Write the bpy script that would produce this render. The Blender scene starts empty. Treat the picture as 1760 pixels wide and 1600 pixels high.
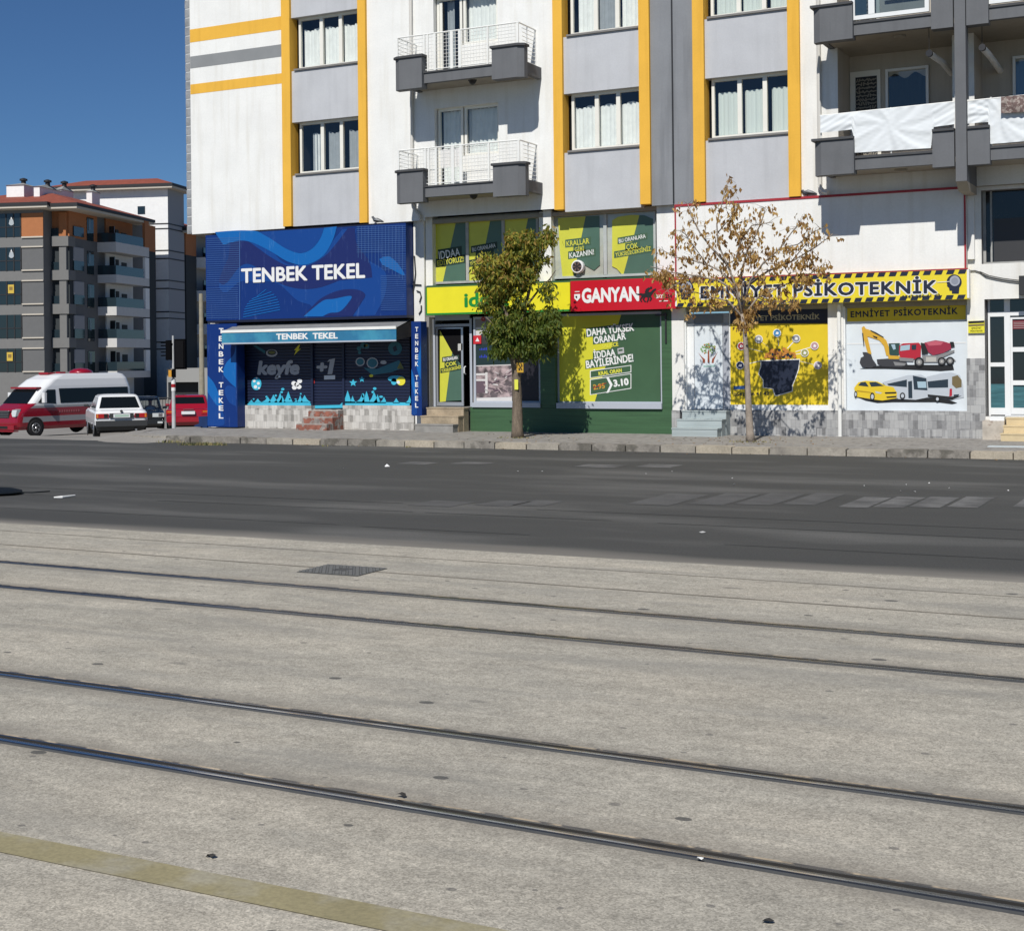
import bpy, math, random
from mathutils import Vector, Matrix
random.seed(11)
R = math.radians
S = bpy.context.scene
COL = S.collection

# ---------------------------------------------------------------- camera
FPX, PX, PY, ROLL, BETA, H = 2440.0, 880.0, 622.0, .0105, R(27.1), 1.95
fw = Vector((-math.sin(BETA), math.cos(BETA), 0))
rt0 = Vector((math.cos(BETA), math.sin(BETA), 0))
up0 = Vector((0, 0, 1))
upv = up0*math.cos(ROLL) + rt0*math.sin(ROLL)
rtv = rt0*math.cos(ROLL) - up0*math.sin(ROLL)
CAM = Vector((0, 0, H))
cd = bpy.data.cameras.new('camera'); cam = bpy.data.objects.new('camera', cd); COL.objects.link(cam)
m = Matrix((( rtv.x, upv.x, -fw.x, 0), (rtv.y, upv.y, -fw.y, 0), (rtv.z, upv.z, -fw.z, H), (0, 0, 0, 1)))
cam.matrix_world = m
cd.sensor_fit = 'HORIZONTAL'; cd.sensor_width = 36; cd.lens = FPX/1760*36
cd.shift_y = (PY-800)/1760; cd.clip_end = 3000; cd.clip_start = .05
S.camera = cam

# ---------------------------------------------------------------- world and sun
SUN_EL, SUN_AZ = R(45), R(-169.5)       # direction towards the sun: mostly -Y, slightly +X
sdir = Vector((.155, -1, 0)).normalized()*math.cos(SUN_EL) + Vector((0, 0, math.sin(SUN_EL)))
w = bpy.data.worlds.new('World'); S.world = w; w.use_nodes = True
nt = w.node_tree
sky = nt.nodes.new('ShaderNodeTexSky'); sky.sky_type = 'NISHITA'; sky.sun_disc = False
sky.sun_elevation = SUN_EL; sky.sun_rotation = math.atan2(sdir.x, sdir.y)
sky.altitude = 1500; sky.air_density = 1.0; sky.dust_density = .1; sky.ozone_density = 4
tint = nt.nodes.new('ShaderNodeMix'); tint.data_type = 'RGBA'; tint.blend_type = 'MULTIPLY'; tint.inputs[0].default_value = 1; tint.inputs[7].default_value = (.76, 1.06, 1.36, 1)
bg = nt.nodes['Background']; nt.links.new(sky.outputs[0], tint.inputs[6]); nt.links.new(tint.outputs[2], bg.inputs[0]); bg.inputs[1].default_value = .052
sd = bpy.data.lights.new('sun', 'SUN'); sd.energy = 4.9; sd.angle = R(.55); sd.color = (1, .965, .91)
so = bpy.data.objects.new('sun', sd); COL.objects.link(so); so.rotation_euler = sdir.to_track_quat('Z', 'Y').to_euler()
so.location = (20, -40, 60)
S.view_settings.view_transform = 'Standard'; S.view_settings.look = 'None'
S.view_settings.exposure = -.17; S.view_settings.gamma = 1
S.cycles.max_bounces = 8; S.cycles.transparent_max_bounces = 12; S.cycles.caustics_reflective = False
S.cycles.use_denoising = True

# ---------------------------------------------------------------- measuring helpers (where a line of sight meets a real plane)
def ray(x, y): return fw + rtv*((x-PX)/FPX) + upv*(-(y-PY)/FPX)
def onY(x, y, Y): r = ray(x, y); return CAM + r*(Y/r.y)
def onZ(x, y, z=0.): r = ray(x, y); return CAM + r*((z-H)/r.z)
def at(x, y, d): return CAM + ray(x, y)*d
YF, YU, YP = 32.65, 32.45, 32.36       # shop wall, upper wall, pilaster front
def P(x, y, Y=YF): p = onY(x, y, Y); return (p.x, p.z)
def XX(x, y, Y=YF): return onY(x, y, Y).x
def ZZ(x, y, Y=YF): return onY(x, y, Y).z

# ---------------------------------------------------------------- materials
def lin(c): return c/12.92 if c <= .04045 else ((c+.055)/1.055)**2.4
def sr(r, g, b): return (lin(r/255), lin(g/255), lin(b/255))
MATS = {}
def mat(name, col, rough=.7, metal=0, var=0, vs=3., stretch=None, bump=0, bs=40, spec=.5, coat=0, col2=None, c2s=1., c2lo=.5, c2hi=.6, emit=0, fine=0, fs=120., alpha=1):
    if name in MATS: return MATS[name]
    M = bpy.data.materials.new(name); M.use_nodes = True; t = M.node_tree; N = t.nodes; L = t.links
    b = N['Principled BSDF']; b.inputs['Roughness'].default_value = rough; b.inputs['Metallic'].default_value = metal
    b.inputs['Specular IOR Level'].default_value = spec; b.inputs['Coat Weight'].default_value = coat
    b.inputs['Base Color'].default_value = (*col, 1)
    geo = N.new('ShaderNodeNewGeometry'); vec = geo.outputs['Position']
    if stretch:
        mp = N.new('ShaderNodeMapping'); mp.inputs['Scale'].default_value = stretch; L.new(vec, mp.inputs[0]); svec = mp.outputs[0]
    else: svec = vec
    cur = None
    def rgb(c):
        n = N.new('ShaderNodeRGB'); n.outputs[0].default_value = (*c, 1); return n.outputs[0]
    def noise(scale, detail=4, v=svec, r=.55):
        n = N.new('ShaderNodeTexNoise'); n.inputs['Scale'].default_value = scale; n.inputs['Detail'].default_value = detail
        n.inputs['Roughness'].default_value = r; L.new(v, n.inputs[0]); return n.outputs[0]
    def ramp(v, lo, hi, a=0., bb=1.):
        n = N.new('ShaderNodeMapRange'); n.inputs[1].default_value = lo; n.inputs[2].default_value = hi
        n.inputs[3].default_value = a; n.inputs[4].default_value = bb; L.new(v, n.inputs[0]); return n.outputs[0]
    def mix(f, a, bb, mode='MIX'):
        n = N.new('ShaderNodeMix'); n.data_type = 'RGBA'; n.blend_type = mode
        if hasattr(f, 'links'): L.new(f, n.inputs[0])
        else: n.inputs[0].default_value = f
        L.new(a, n.inputs[6]); L.new(bb, n.inputs[7]); return n.outputs[2]
    cur = rgb(col)
    if col2: cur = mix(ramp(noise(c2s), c2lo, c2hi), cur, rgb(col2))
    if var:
        f = ramp(noise(vs, 6), .3, .7, 1-var, 1+var)
        c = N.new('ShaderNodeCombineColor'); [L.new(f, c.inputs[i]) for i in range(3)]
        cur = mix(1., cur, c.outputs[0], 'MULTIPLY')
    if fine:
        f = ramp(noise(fs, 2, vec, .7), .3, .7, 1-fine, 1+fine)
        c = N.new('ShaderNodeCombineColor'); [L.new(f, c.inputs[i]) for i in range(3)]
        cur = mix(1., cur, c.outputs[0], 'MULTIPLY')
    if col2 or var or fine: L.new(cur, b.inputs['Base Color'])
    if bump:
        bn = N.new('ShaderNodeBump'); bn.inputs['Strength'].default_value = bump; bn.inputs['Distance'].default_value = .02
        L.new(noise(bs, 5, vec), bn.inputs['Height']); L.new(bn.outputs[0], b.inputs['Normal'])
    MATS[name] = M; M['_'] = 1
    return M
def tools(M):
    t = M.node_tree; return t, t.nodes, t.links, t.nodes['Principled BSDF']

# plaster with faint vertical weather streaks
def plaster(name, col, var=.05, streak=.1, warm=(.55, .5, .42)):
    M = mat(name, col, rough=.9, var=var, vs=1.3, bump=.12, bs=35, spec=.2, fine=.03, fs=25)
    t, N, L, b = tools(M)
    src = b.inputs['Base Color'].links[0].from_socket
    geo = N.new('ShaderNodeNewGeometry'); mp = N.new('ShaderNodeMapping'); mp.inputs['Scale'].default_value = (5, 5, .35)
    L.new(geo.outputs['Position'], mp.inputs[0])
    n = N.new('ShaderNodeTexNoise'); n.inputs['Scale'].default_value = 1.2; n.inputs['Detail'].default_value = 6; L.new(mp.outputs[0], n.inputs[0])
    r = N.new('ShaderNodeMapRange'); r.inputs[1].default_value = .50; r.inputs[2].default_value = .76; r.inputs[3].default_value = 0; r.inputs[4].default_value = streak*4.5; L.new(n.outputs[0], r.inputs[0])
    mx = N.new('ShaderNodeMix'); mx.data_type = 'RGBA'; L.new(r.outputs[0], mx.inputs[0]); L.new(src, mx.inputs[6])
    mx.inputs[7].default_value = (*[c*w_ for c, w_ in zip(col, warm)], 1); L.new(mx.outputs[2], b.inputs['Base Color'])
    return M
M_white = plaster('white_plaster', (.80, .80, .77), .04, .07, (.72, .68, .6))
M_whiteB = plaster('cream_white_plaster', (.78, .77, .73), .05, .08, (.7, .66, .58))
M_orange = plaster('orange_plaster', (.78, .44, .065), .05, .06)
M_lgrey = plaster('light_grey_plaster', (.50, .51, .53), .05, .10, (.8, .8, .8))
M_dgrey = plaster('dark_grey_plaster', (.145, .15, .158), .08, .10, (.7, .7, .7))
M_mgrey = plaster('mid_grey_plaster', (.235, .245, .26), .07, .12, (.6, .6, .6))
M_logg = plaster('loggia_plaster', (.50, .46, .40), .05, .06)
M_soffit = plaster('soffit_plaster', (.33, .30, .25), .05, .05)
M_redline = mat('red_trim', (.35, .02, .03), .5)
M_upvc = mat('window_plastic', (.80, .78, .70), .35, var=.03)
M_upvcw = mat('white_plastic', (.80, .81, .80), .3, var=.03)
M_alu = mat('aluminium', (.5, .52, .55), .35, metal=.6)
M_aluw = mat('grey_painted_metal', (.42, .45, .50), .4)
M_black = mat('black_void', (.008, .008, .009), .9, spec=.1)
M_dark = mat('dark_interior', (.03, .032, .035), .8)
M_curt = mat('curtain_cloth', (.87, .87, .84), .9, var=.06, vs=6)
M_curtg = mat('curtain_grey', (.34, .36, .38), .9, var=.08, vs=6)
M_pipe = mat('downpipe_plastic', (.62, .60, .55), .5)
M_blackm = mat('black_metal', (.02, .02, .022), .45)
M_rail = mat('white_rail_paint', (.80, .80, .76), .45, var=.05)
M_steel = mat('galvanised_steel', (.45, .47, .49), .4, metal=.7, var=.1, vs=12)
M_cable = mat('cable_rubber', (.03, .03, .03), .6)

def glassmat(name, tint=(.75, .85, .85), ior=1.5, refl=1.0, rough=0.):
    M = bpy.data.materials.new(name); M.use_nodes = True; t = M.node_tree; N = t.nodes; L = t.links
    N.remove(N['Principled BSDF']); out = N['Material Output']
    tr = N.new('ShaderNodeBsdfTransparent'); tr.inputs[0].default_value = (*tint, 1)
    gl = N.new('ShaderNodeBsdfGlossy'); gl.inputs['Roughness'].default_value = rough; gl.inputs[0].default_value = (refl, refl, refl, 1)
    lw = N.new('ShaderNodeLayerWeight'); lw.inputs[0].default_value = .5      # same from both sides, so sunlight passes inwards
    pw = N.new('ShaderNodeMath'); pw.operation = 'POWER'; pw.inputs[1].default_value = 4; L.new(lw.outputs['Facing'], pw.inputs[0])
    fr = N.new('ShaderNodeMath'); fr.operation = 'MULTIPLY_ADD'; f0 = 2*((ior-1)/(ior+1))**2; fr.inputs[1].default_value = 1-f0; fr.inputs[2].default_value = f0; L.new(pw.outputs[0], fr.inputs[0])
    mx = N.new('ShaderNodeMixShader'); L.new(fr.outputs[0], mx.inputs[0]); L.new(tr.outputs[0], mx.inputs[1]); L.new(gl.outputs[0], mx.inputs[2])
    L.new(mx.outputs[0], out.inputs[0]); MATS[name] = M; return M
M_glass = glassmat('window_glass', (.92, .95, .94), 1.45)
M_glassd = glassmat('tinted_glass', (.30, .38, .41), 1.6)
M_carglass = mat('car_glass', (.006, .008, .009), .10, spec=.35)

# stone-pattern tile plinth (position based: x and z)
def stonemat(name, c1, c2, c3, sc=2.2, horizontal=False):
    M = mat(name, c1, rough=.8, spec=.3)
    t, N, L, b = tools(M)
    geo = N.new('ShaderNodeNewGeometry'); sp = N.new('ShaderNodeSeparateXYZ'); L.new(geo.outputs['Position'], sp.inputs[0])
    cb = N.new('ShaderNodeCombineXYZ')
    if horizontal: L.new(sp.outputs[0], cb.inputs[0]); L.new(sp.outputs[1], cb.inputs[1])
    else:
        ad = N.new('ShaderNodeMath'); L.new(sp.outputs[0], ad.inputs[0]); L.new(sp.outputs[1], ad.inputs[1])
        L.new(ad.outputs[0], cb.inputs[0]); L.new(sp.outputs[2], cb.inputs[1])
    def bricks(wd, ht, off):
        v = N.new('ShaderNodeTexBrick'); v.inputs['Scale'].default_value = 1; v.inputs['Brick Width'].default_value = wd; v.inputs['Row Height'].default_value = ht; v.offset = off; v.offset_frequency = 2; v.squash = .62; v.squash_frequency = 3
        v.inputs['Mortar Size'].default_value = .004; v.inputs['Mortar Smooth'].default_value = .3; v.inputs['Color1'].default_value = (0, 0, 0, 1); v.inputs['Color2'].default_value = (1, 1, 1, 1); v.inputs['Mortar'].default_value = (.12, .12, .12, 1)
        L.new(cb.outputs[0], v.inputs[0]); return v
    v = bricks(.62/sc, .46/sc, .5); v2 = bricks(.27/sc, .86/sc, .35)
    n = N.new('ShaderNodeTexNoise'); n.inputs['Scale'].default_value = 14; n.inputs['Detail'].default_value = 5; L.new(cb.outputs[0], n.inputs[0])
    s1 = N.new('ShaderNodeSeparateColor'); L.new(v.outputs['Color'], s1.inputs[0])
    s2 = N.new('ShaderNodeSeparateColor'); L.new(v2.outputs['Color'], s2.inputs[0])
    mm = N.new('ShaderNodeMath'); mm.operation = 'MULTIPLY_ADD'; L.new(s1.outputs[0], mm.inputs[0]); mm.inputs[1].default_value = .62; 
    m2 = N.new('ShaderNodeMath'); m2.operation = 'MULTIPLY'; L.new(s2.outputs[0], m2.inputs[0]); m2.inputs[1].default_value = .45; L.new(m2.outputs[0], mm.inputs[2])
    m3 = N.new('ShaderNodeMath'); m3.operation = 'MULTIPLY_ADD'; L.new(n.outputs[0], m3.inputs[0]); m3.inputs[1].default_value = .30; L.new(mm.outputs[0], m3.inputs[2])
    cr = N.new('ShaderNodeValToRGB'); e = cr.color_ramp.elements; e[0].position = .22; e[0].color = (*c3, 1); e[1].position = .9; e[1].color = (*c2, 1)
    x = e.new(.5); x.color = (*c1, 1); L.new(m3.outputs[0], cr.inputs[0]); L.new(cr.outputs[0], b.inputs['Base Color'])
    bn = N.new('ShaderNodeBump'); bn.inputs['Strength'].default_value = .3; bn.inputs['Distance'].default_value = .02; L.new(m3.outputs[0], bn.inputs['Height']); L.new(bn.outputs[0], b.inputs['Normal'])
    return M
M_stone1 = stonemat('pale_stone_tile', (.42, .40, .37), (.58, .56, .52), (.24, .23, .21), 2.6)
M_stone2 = stonemat('grey_stone_tile', (.27, .27, .27), (.42, .42, .41), (.15, .15, .15), 2.6)

# ---------------------------------------------------------------- mesh builder
class MB:
    def __init__(s): s.v = []; s.f = []; s.m = []; s.mats = []
    def mi(s, M):
        if M not in s.mats: s.mats.append(M)
        return s.mats.index(M)
    def poly(s, pts, M):
        i = len(s.v); s.v += [tuple(p) for p in pts]; s.f.append(tuple(range(i, i+len(pts)))); s.m.append(s.mi(M))
    def mesh(s, vs, fs, M):
        i = len(s.v); s.v += [tuple(p) for p in vs]; k = s.mi(M)
        for f in fs: s.f.append(tuple(a+i for a in f)); s.m.append(k)
    def box(s, x0, x1, y0, y1, z0, z1, M, ch=0):
        x0, x1 = sorted((x0, x1)); y0, y1 = sorted((y0, y1)); z0, z1 = sorted((z0, z1))
        if ch:
            c = min(ch, (x1-x0)/2.5, (z1-z0)/2.5)
            pts = [(x0+c, z0), (x1-c, z0), (x1, z0+c), (x1, z1-c), (x1-c, z1), (x0+c, z1), (x0, z1-c), (x0, z0+c)]
            s.prism(pts, y0, y1, M); return
        s.mesh([(x0, y0, z0), (x1, y0, z0), (x1, y1, z0), (x0, y1, z0), (x0, y0, z1), (x1, y0, z1), (x1, y1, z1), (x0, y1, z1)],
               [(3, 2, 1, 0), (4, 5, 6, 7), (0, 1, 5, 4), (1, 2, 6, 5), (2, 3, 7, 6), (3, 0, 4, 7)], M)
    def prism(s, pts, y0, y1, M):        # outline in (x, z), pushed along y
        y0, y1 = sorted((y0, y1)); n = len(pts)
        a = sum(pts[i][0]*pts[(i+1) % n][1]-pts[(i+1) % n][0]*pts[i][1] for i in range(n))
        if a < 0: pts = pts[::-1]
        v = [(x, y0, z) for x, z in pts]+[(x, y1, z) for x, z in pts]
        s.mesh(v, [tuple(range(n)), tuple(range(2*n-1, n-1, -1))]+[(i, i+n, (i+1) % n+n, (i+1) % n) for i in range(n)], M)
    def slab(s, pts, z0, z1, M):         # outline in (x, y), pushed along z
        n = len(pts); a = sum(pts[i][0]*pts[(i+1) % n][1]-pts[(i+1) % n][0]*pts[i][1] for i in range(n))
        if a < 0: pts = pts[::-1]
        v = [(x, y, z0) for x, y in pts]+[(x, y, z1) for x, y in pts]
        s.mesh(v, [tuple(range(n-1, -1, -1)), tuple(range(n, 2*n))]+[(i, (i+1) % n, (i+1) % n+n, i+n) for i in range(n)], M)
    def tube(s, pts, rs, M, n=8, cap=True):
        pts = [Vector(p) for p in pts]
        if not hasattr(rs, '__len__'): rs = [rs]*len(pts)
        rings = []; up = None
        for i, p in enumerate(pts):
            d = (pts[min(i+1, len(pts)-1)]-pts[max(i-1, 0)]).normalized()
            if up is None: up = Vector((0, 0, 1)) if abs(d.z) < .9 else Vector((1, 0, 0))
            a = d.cross(up); a = a.normalized() if a.length > 1e-6 else d.orthogonal().normalized(); b = a.cross(d).normalized(); up = b
            rings.append([p+(a*math.cos(2*math.pi*k/n)+b*math.sin(2*math.pi*k/n))*rs[i] for k in range(n)])
        v = [q for r in rings for q in r]; f = []
        for i in range(len(pts)-1):
            for k in range(n): f.append((i*n+k, i*n+(k+1) % n, (i+1)*n+(k+1) % n, (i+1)*n+k))
        if cap: f.append(tuple(range(n-1, -1, -1))); f.append(tuple(range(len(v)-n, len(v))))
        s.mesh(v, f, M)
    def lathe(s, prof, c, axis, M, n=16):
        # prof: (r, h) pairs; axis unit vector
        ax = Vector(axis).normalized(); a = ax.orthogonal().normalized(); b = ax.cross(a); c = Vector(c)
        v = [c+ax*h+(a*math.cos(2*math.pi*k/n)+b*math.sin(2*math.pi*k/n))*r for r, h in prof for k in range(n)]; f = []
        for i in range(len(prof)-1):
            for k in range(n): f.append((i*n+k, i*n+(k+1) % n, (i+1)*n+(k+1) % n, (i+1)*n+k))
        f.append(tuple(range(n-1, -1, -1))); f.append(tuple(range(len(v)-n, len(v)))); s.mesh(v, f, M)
    # flat artwork on a wall plane given by picture measurements
    def art(s, pts, Y, M): s.poly([(onY(x, y, Y).x, Y, onY(x, y, Y).z) for x, y in pts], M)
    def disc(s, x, y, rx, ry, Y, M, n=20, a0=0, a1=360):
        s.art([(x+rx*math.cos(R(a0+(a1-a0)*k/n)), y+ry*math.sin(R(a0+(a1-a0)*k/n))) for k in range(n+(a1-a0 != 360))], Y, M)
    def text(s, body, x0, y0, x1, y1, hpx, Y, M, bold=.02, shear=0, gap=1.):
        vs, fs, bb = textmesh(body, 0, shear, gap); bb = (bb[0]-bold, bb[1]+bold)
        p0 = onY(x0, y0, Y); p1 = onY(x1, y1, Y); d = Vector((p1.x-p0.x, p1.z-p0.z)); L_ = d.length; d /= L_
        dep = (p0-CAM).dot(fw); hw = hpx*dep/FPX; sx = L_/(bb[1]-bb[0]); sz = hw/.73; nrm = Vector((-d.y, d.x))
        # heavier strokes: the same letters repeated a hair apart, each copy a fraction of a millimetre behind the last
        offs = [(0, 0)]+([(bold*math.cos(k*math.pi/4), bold*math.sin(k*math.pi/4)) for k in range(8)] if bold > .005 else [])
        for i, (ox, oz) in enumerate(offs):
            s.mesh([(p0.x+d.x*(x+ox-bb[0])*sx+nrm.x*(z+oz)*sz, Y+.00025*i, p0.z+d.y*(x+ox-bb[0])*sx+nrm.y*(z+oz)*sz) for x, z in vs], fs, M)
    def build(s, name, parent=None, smooth=False, origin=None):
        me = bpy.data.meshes.new(name); me.from_pydata(s.v, [], s.f); me.update()
        for M in s.mats: me.materials.append(M)
        me.polygons.foreach_set('material_index', s.m)
        if smooth: me.polygons.foreach_set('use_smooth', [True]*len(s.f))
        o = bpy.data.objects.new(name, me); COL.objects.link(o)
        if parent is not None:
            o.parent = parent
            off = Vector(parent.get('_o', (0, 0, 0)))
            if parent.get('_w', 0) and off.length: me.transform(Matrix.Translation(-off))
            if parent.get('_w', 0): o['_w'] = 1; o['_o'] = tuple(off)
        elif origin is not None:
            me.transform(Matrix.Translation(-Vector(origin))); o.location = origin; o['_w'] = 1; o['_o'] = tuple(origin)
        return o
TC = {}
def textmesh(body, bold, shear, gap):
    k = (body, bold, shear, gap)
    if k in TC: return TC[k]
    c = bpy.data.curves.new('lettering', 'FONT'); c.body = body; c.offset = bold; c.shear = shear; c.space_character = gap; c.resolution_u = 3
    o = bpy.data.objects.new('lettering', c); COL.objects.link(o); bpy.context.view_layer.update()
    me = bpy.data.meshes.new_from_object(o.evaluated_get(bpy.context.evaluated_depsgraph_get()))
    vs = [(v.co.x, v.co.y) for v in me.vertices]; fs = [tuple(p.vertices) for p in me.polygons]
    bpy.data.objects.remove(o); bpy.data.curves.remove(c); bpy.data.meshes.remove(me)
    xs = [a for a, b in vs]; TC[k] = (vs, fs, (min(xs), max(xs))); return TC[k]
def tag(o, label=None, cat=None, group=None, kind=None):
    if label: o['label'] = label
    if cat: o['category'] = cat
    if group: o['group'] = group
    if kind: o['kind'] = kind
    return o
def root(name, loc, label, cat, group=None, rz=0, world=True):
    o = bpy.data.objects.new(name, None); COL.objects.link(o); o.location = loc; o.rotation_euler = (0, 0, rz); o.empty_display_size = .2
    if world: o['_w'] = 1; o['_o'] = tuple(loc)
    return tag(o, label, cat, group)

# ================================================================= GROUND
# the side street west of the corner shop falls away gently from the junction
def gz(X, Y):
    u = min(1, max(0, (Y-29.6)/4.)); u = u*u*(3-2*u)
    return -u*min(1.35, max(0, .037*(-X-21.6)+.0097*(Y-31)))
M_dust = mat('dusty_ground', (.27, .255, .23), .95, var=.15, vs=.6, fine=.12, fs=30, bump=.3, bs=12, spec=.2)
M_asph = mat('asphalt', (.068, .068, .064), .85, var=.10, vs=.6, stretch=(.28, 1.0, 1), fine=.22, fs=45, bump=.15, bs=90, spec=.25, col2=(.125, .123, .115), c2s=.6, c2lo=.50, c2hi=.74)
def _l2(y0, y1):
    a, b_ = onZ(0, y0), onZ(1760, y1); k = (b_.y-a.y)/(b_.x-a.x); return a.y-k*a.x, k
yr_all = [_l2(1268, 1560), _l2(1157, 1392), _l2(1007, 1169), _l2(965, 1109)]
M_conc = mat('track_concrete', (.385, .358, .297), .9, var=.08, vs=.9, stretch=(.6, 1, 1), fine=.10, fs=14, spec=.25, col2=(.42, .385, .315), c2s=.7, c2lo=.42, c2hi=.62)
t, N, L, b = tools(M_conc)      # coarse aggregate speckle and small dark spots of old gum and oil
src = b.inputs['Base Color'].links[0].from_socket
geo = N.new('ShaderNodeNewGeometry')
def spots(scale, thr, amt, colr, src, stretch=(1, 1, 1), soft=.02):
    mp = N.new('ShaderNodeMapping'); mp.inputs['Scale'].default_value = stretch; L.new(geo.outputs['Position'], mp.inputs[0])
    v = N.new('ShaderNodeTexVoronoi'); v.inputs['Scale'].default_value = scale; L.new(mp.outputs[0], v.inputs[0])
    s_ = N.new('ShaderNodeSeparateColor'); L.new(v.outputs['Color'], s_.inputs[0])
    a = N.new('ShaderNodeMapRange'); a.inputs[1].default_value = .72; a.inputs[2].default_value = 1; a.inputs[4].default_value = thr; L.new(s_.outputs[0], a.inputs[0])
    sb = N.new('ShaderNodeMath'); sb.operation = 'SUBTRACT'; L.new(a.outputs[0], sb.inputs[0]); L.new(v.outputs['Distance'], sb.inputs[1])
    r = N.new('ShaderNodeMapRange'); r.inputs[1].default_value = 0; r.inputs[2].default_value = soft; r.inputs[4].default_value = amt; L.new(sb.outputs[0], r.inputs[0])
    mx = N.new('ShaderNodeMix'); mx.data_type = 'RGBA'; L.new(r.outputs[0], mx.inputs[0]); L.new(src, mx.inputs[6]); mx.inputs[7].default_value = (*colr, 1)
    return mx.outputs[2]
# aggregate: crisp light and dark stone chips of about a centimetre
def chips(scale, lo, hi, src):
    v = N.new('ShaderNodeTexVoronoi'); v.inputs['Scale'].default_value = scale; L.new(geo.outputs['Position'], v.inputs[0])
    s_ = N.new('ShaderNodeSeparateColor'); L.new(v.outputs['Color'], s_.inputs[0])
    mr = N.new('ShaderNodeMapRange'); mr.inputs[3].default_value = lo; mr.inputs[4].default_value = hi; L.new(s_.outputs[0], mr.inputs[0])
    cc = N.new('ShaderNodeCombineColor'); [L.new(mr.outputs[0], cc.inputs[i]) for i in range(3)]
    mx = N.new('ShaderNodeMix'); mx.data_type = 'RGBA'; mx.blend_type = 'MULTIPLY'; mx.inputs[0].default_value = 1; L.new(src, mx.inputs[6]); L.new(cc.outputs[0], mx.inputs[7]); return mx.outputs[2]
src = chips(130, .72, 1.29, src); src = chips(48, .91, 1.09, src)
mpM = N.new('ShaderNodeMapping'); mpM.inputs['Scale'].default_value = (.7, 1.6, 1); mpM.inputs['Rotation'].default_value = (0, 0, -.3); L.new(geo.outputs['Position'], mpM.inputs[0])
nM = N.new('ShaderNodeTexNoise'); nM.inputs['Scale'].default_value = 3.2; nM.inputs['Detail'].default_value = 9; nM.inputs['Roughness'].default_value = .72; L.new(mpM.outputs[0], nM.inputs[0])
rM = N.new('ShaderNodeMapRange'); rM.inputs[1].default_value = .36; rM.inputs[2].default_value = .64; rM.inputs[3].default_value = .86; rM.inputs[4].default_value = 1.13; L.new(nM.outputs[0], rM.inputs[0])
cM = N.new('ShaderNodeCombineColor'); [L.new(rM.outputs[0], cM.inputs[i]) for i in range(3)]
mM = N.new('ShaderNodeMix'); mM.data_type = 'RGBA'; mM.blend_type = 'MULTIPLY'; mM.inputs[0].default_value = 1; L.new(src, mM.inputs[6]); L.new(cM.outputs[0], mM.inputs[7]); src = mM.outputs[2]
# broad tyre-dust streaks and greyer worn patches
mpS = N.new('ShaderNodeMapping'); mpS.inputs['Scale'].default_value = (.22, 1.1, 1); mpS.inputs['Rotation'].default_value = (0, 0, .35); L.new(geo.outputs['Position'], mpS.inputs[0])
nS = N.new('ShaderNodeTexNoise'); nS.inputs['Scale'].default_value = 1.5; nS.inputs['Detail'].default_value = 8; nS.inputs['Roughness'].default_value = .65; nS.inputs['Distortion'].default_value = .6; L.new(mpS.outputs[0], nS.inputs[0])
rS = N.new('ShaderNodeMapRange'); rS.inputs[1].default_value = .50; rS.inputs[2].default_value = .68; rS.inputs[4].default_value = .55; L.new(nS.outputs[0], rS.inputs[0])
mS = N.new('ShaderNodeMix'); mS.data_type = 'RGBA'; L.new(rS.outputs[0], mS.inputs[0]); L.new(src, mS.inputs[6]); mS.inputs[7].default_value = (.25, .242, .215, 1); src = mS.outputs[2]
# grime along the rails
sy = N.new('ShaderNodeSeparateXYZ'); L.new(geo.outputs['Position'], sy.inputs[0])
for y_, k_ in yr_all:
    ak = N.new('ShaderNodeMath'); ak.operation = 'MULTIPLY_ADD'; ak.inputs[1].default_value = -k_; L.new(sy.outputs[0], ak.inputs[0]); L.new(sy.outputs[1], ak.inputs[2])
    a_ = N.new('ShaderNodeMath'); a_.operation = 'SUBTRACT'; a_.inputs[1].default_value = y_; L.new(ak.outputs[0], a_.inputs[0])
    b2_ = N.new('ShaderNodeMath'); b2_.operation = 'ABSOLUTE'; L.new(a_.outputs[0], b2_.inputs[0])
    c2_ = N.new('ShaderNodeMath'); c2_.operation = 'MULTIPLY_ADD'; c2_.inputs[1].default_value = -.28; L.new(nS.outputs[0], c2_.inputs[0]); L.new(b2_.outputs[0], c2_.inputs[2])
    r2_ = N.new('ShaderNodeMapRange'); r2_.inputs[1].default_value = -.05; r2_.inputs[2].default_value = .10; r2_.inputs[3].default_value = .5; r2_.inputs[4].default_value = 0; L.new(c2_.outputs[0], r2_.inputs[0])
    mS = N.new('ShaderNodeMix'); mS.data_type = 'RGBA'; L.new(r2_.outputs[0], mS.inputs[0]); L.new(src, mS.inputs[6]); mS.inputs[7].default_value = (.20, .18, .15, 1); src = mS.outputs[2]
src = spots(2.4, .14, .8, (.07, .07, .068), src, (1, 1.5, 1), .01)
src = spots(6.5, .20, .6, (.11, .105, .1), src, (1, 1.3, 1), .03)
src = spots(1.3, .16, .5, (.15, .145, .13), src, (1, 2.2, 1), .05)
L.new(src, b.inputs['Base Color'])
yr = [onZ(880, y).y for y in (1416, 1272, 1085.5, 1033)]       # the four rails
YEDGE = onZ(880, 950).y; YK0 = onZ(880, 772).y
XG0, XG1 = -260., 120.
XT0, XT1 = -70., 45.          # extent of the tram slab
def line2(y0, y1, z=0.):      # a straight ground line seen from (0, y0) to (1760, y1): its y at both ends of the slab
    a, b_ = onZ(0, y0, z), onZ(1760, y1, z); k = (b_.y-a.y)/(b_.x-a.x); return (a.y+k*(XT0-a.x), a.y+k*(XT1-a.x))
RL = [line2(1268, 1560), line2(1157, 1392), line2(1007, 1169), line2(965, 1109)]
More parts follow.
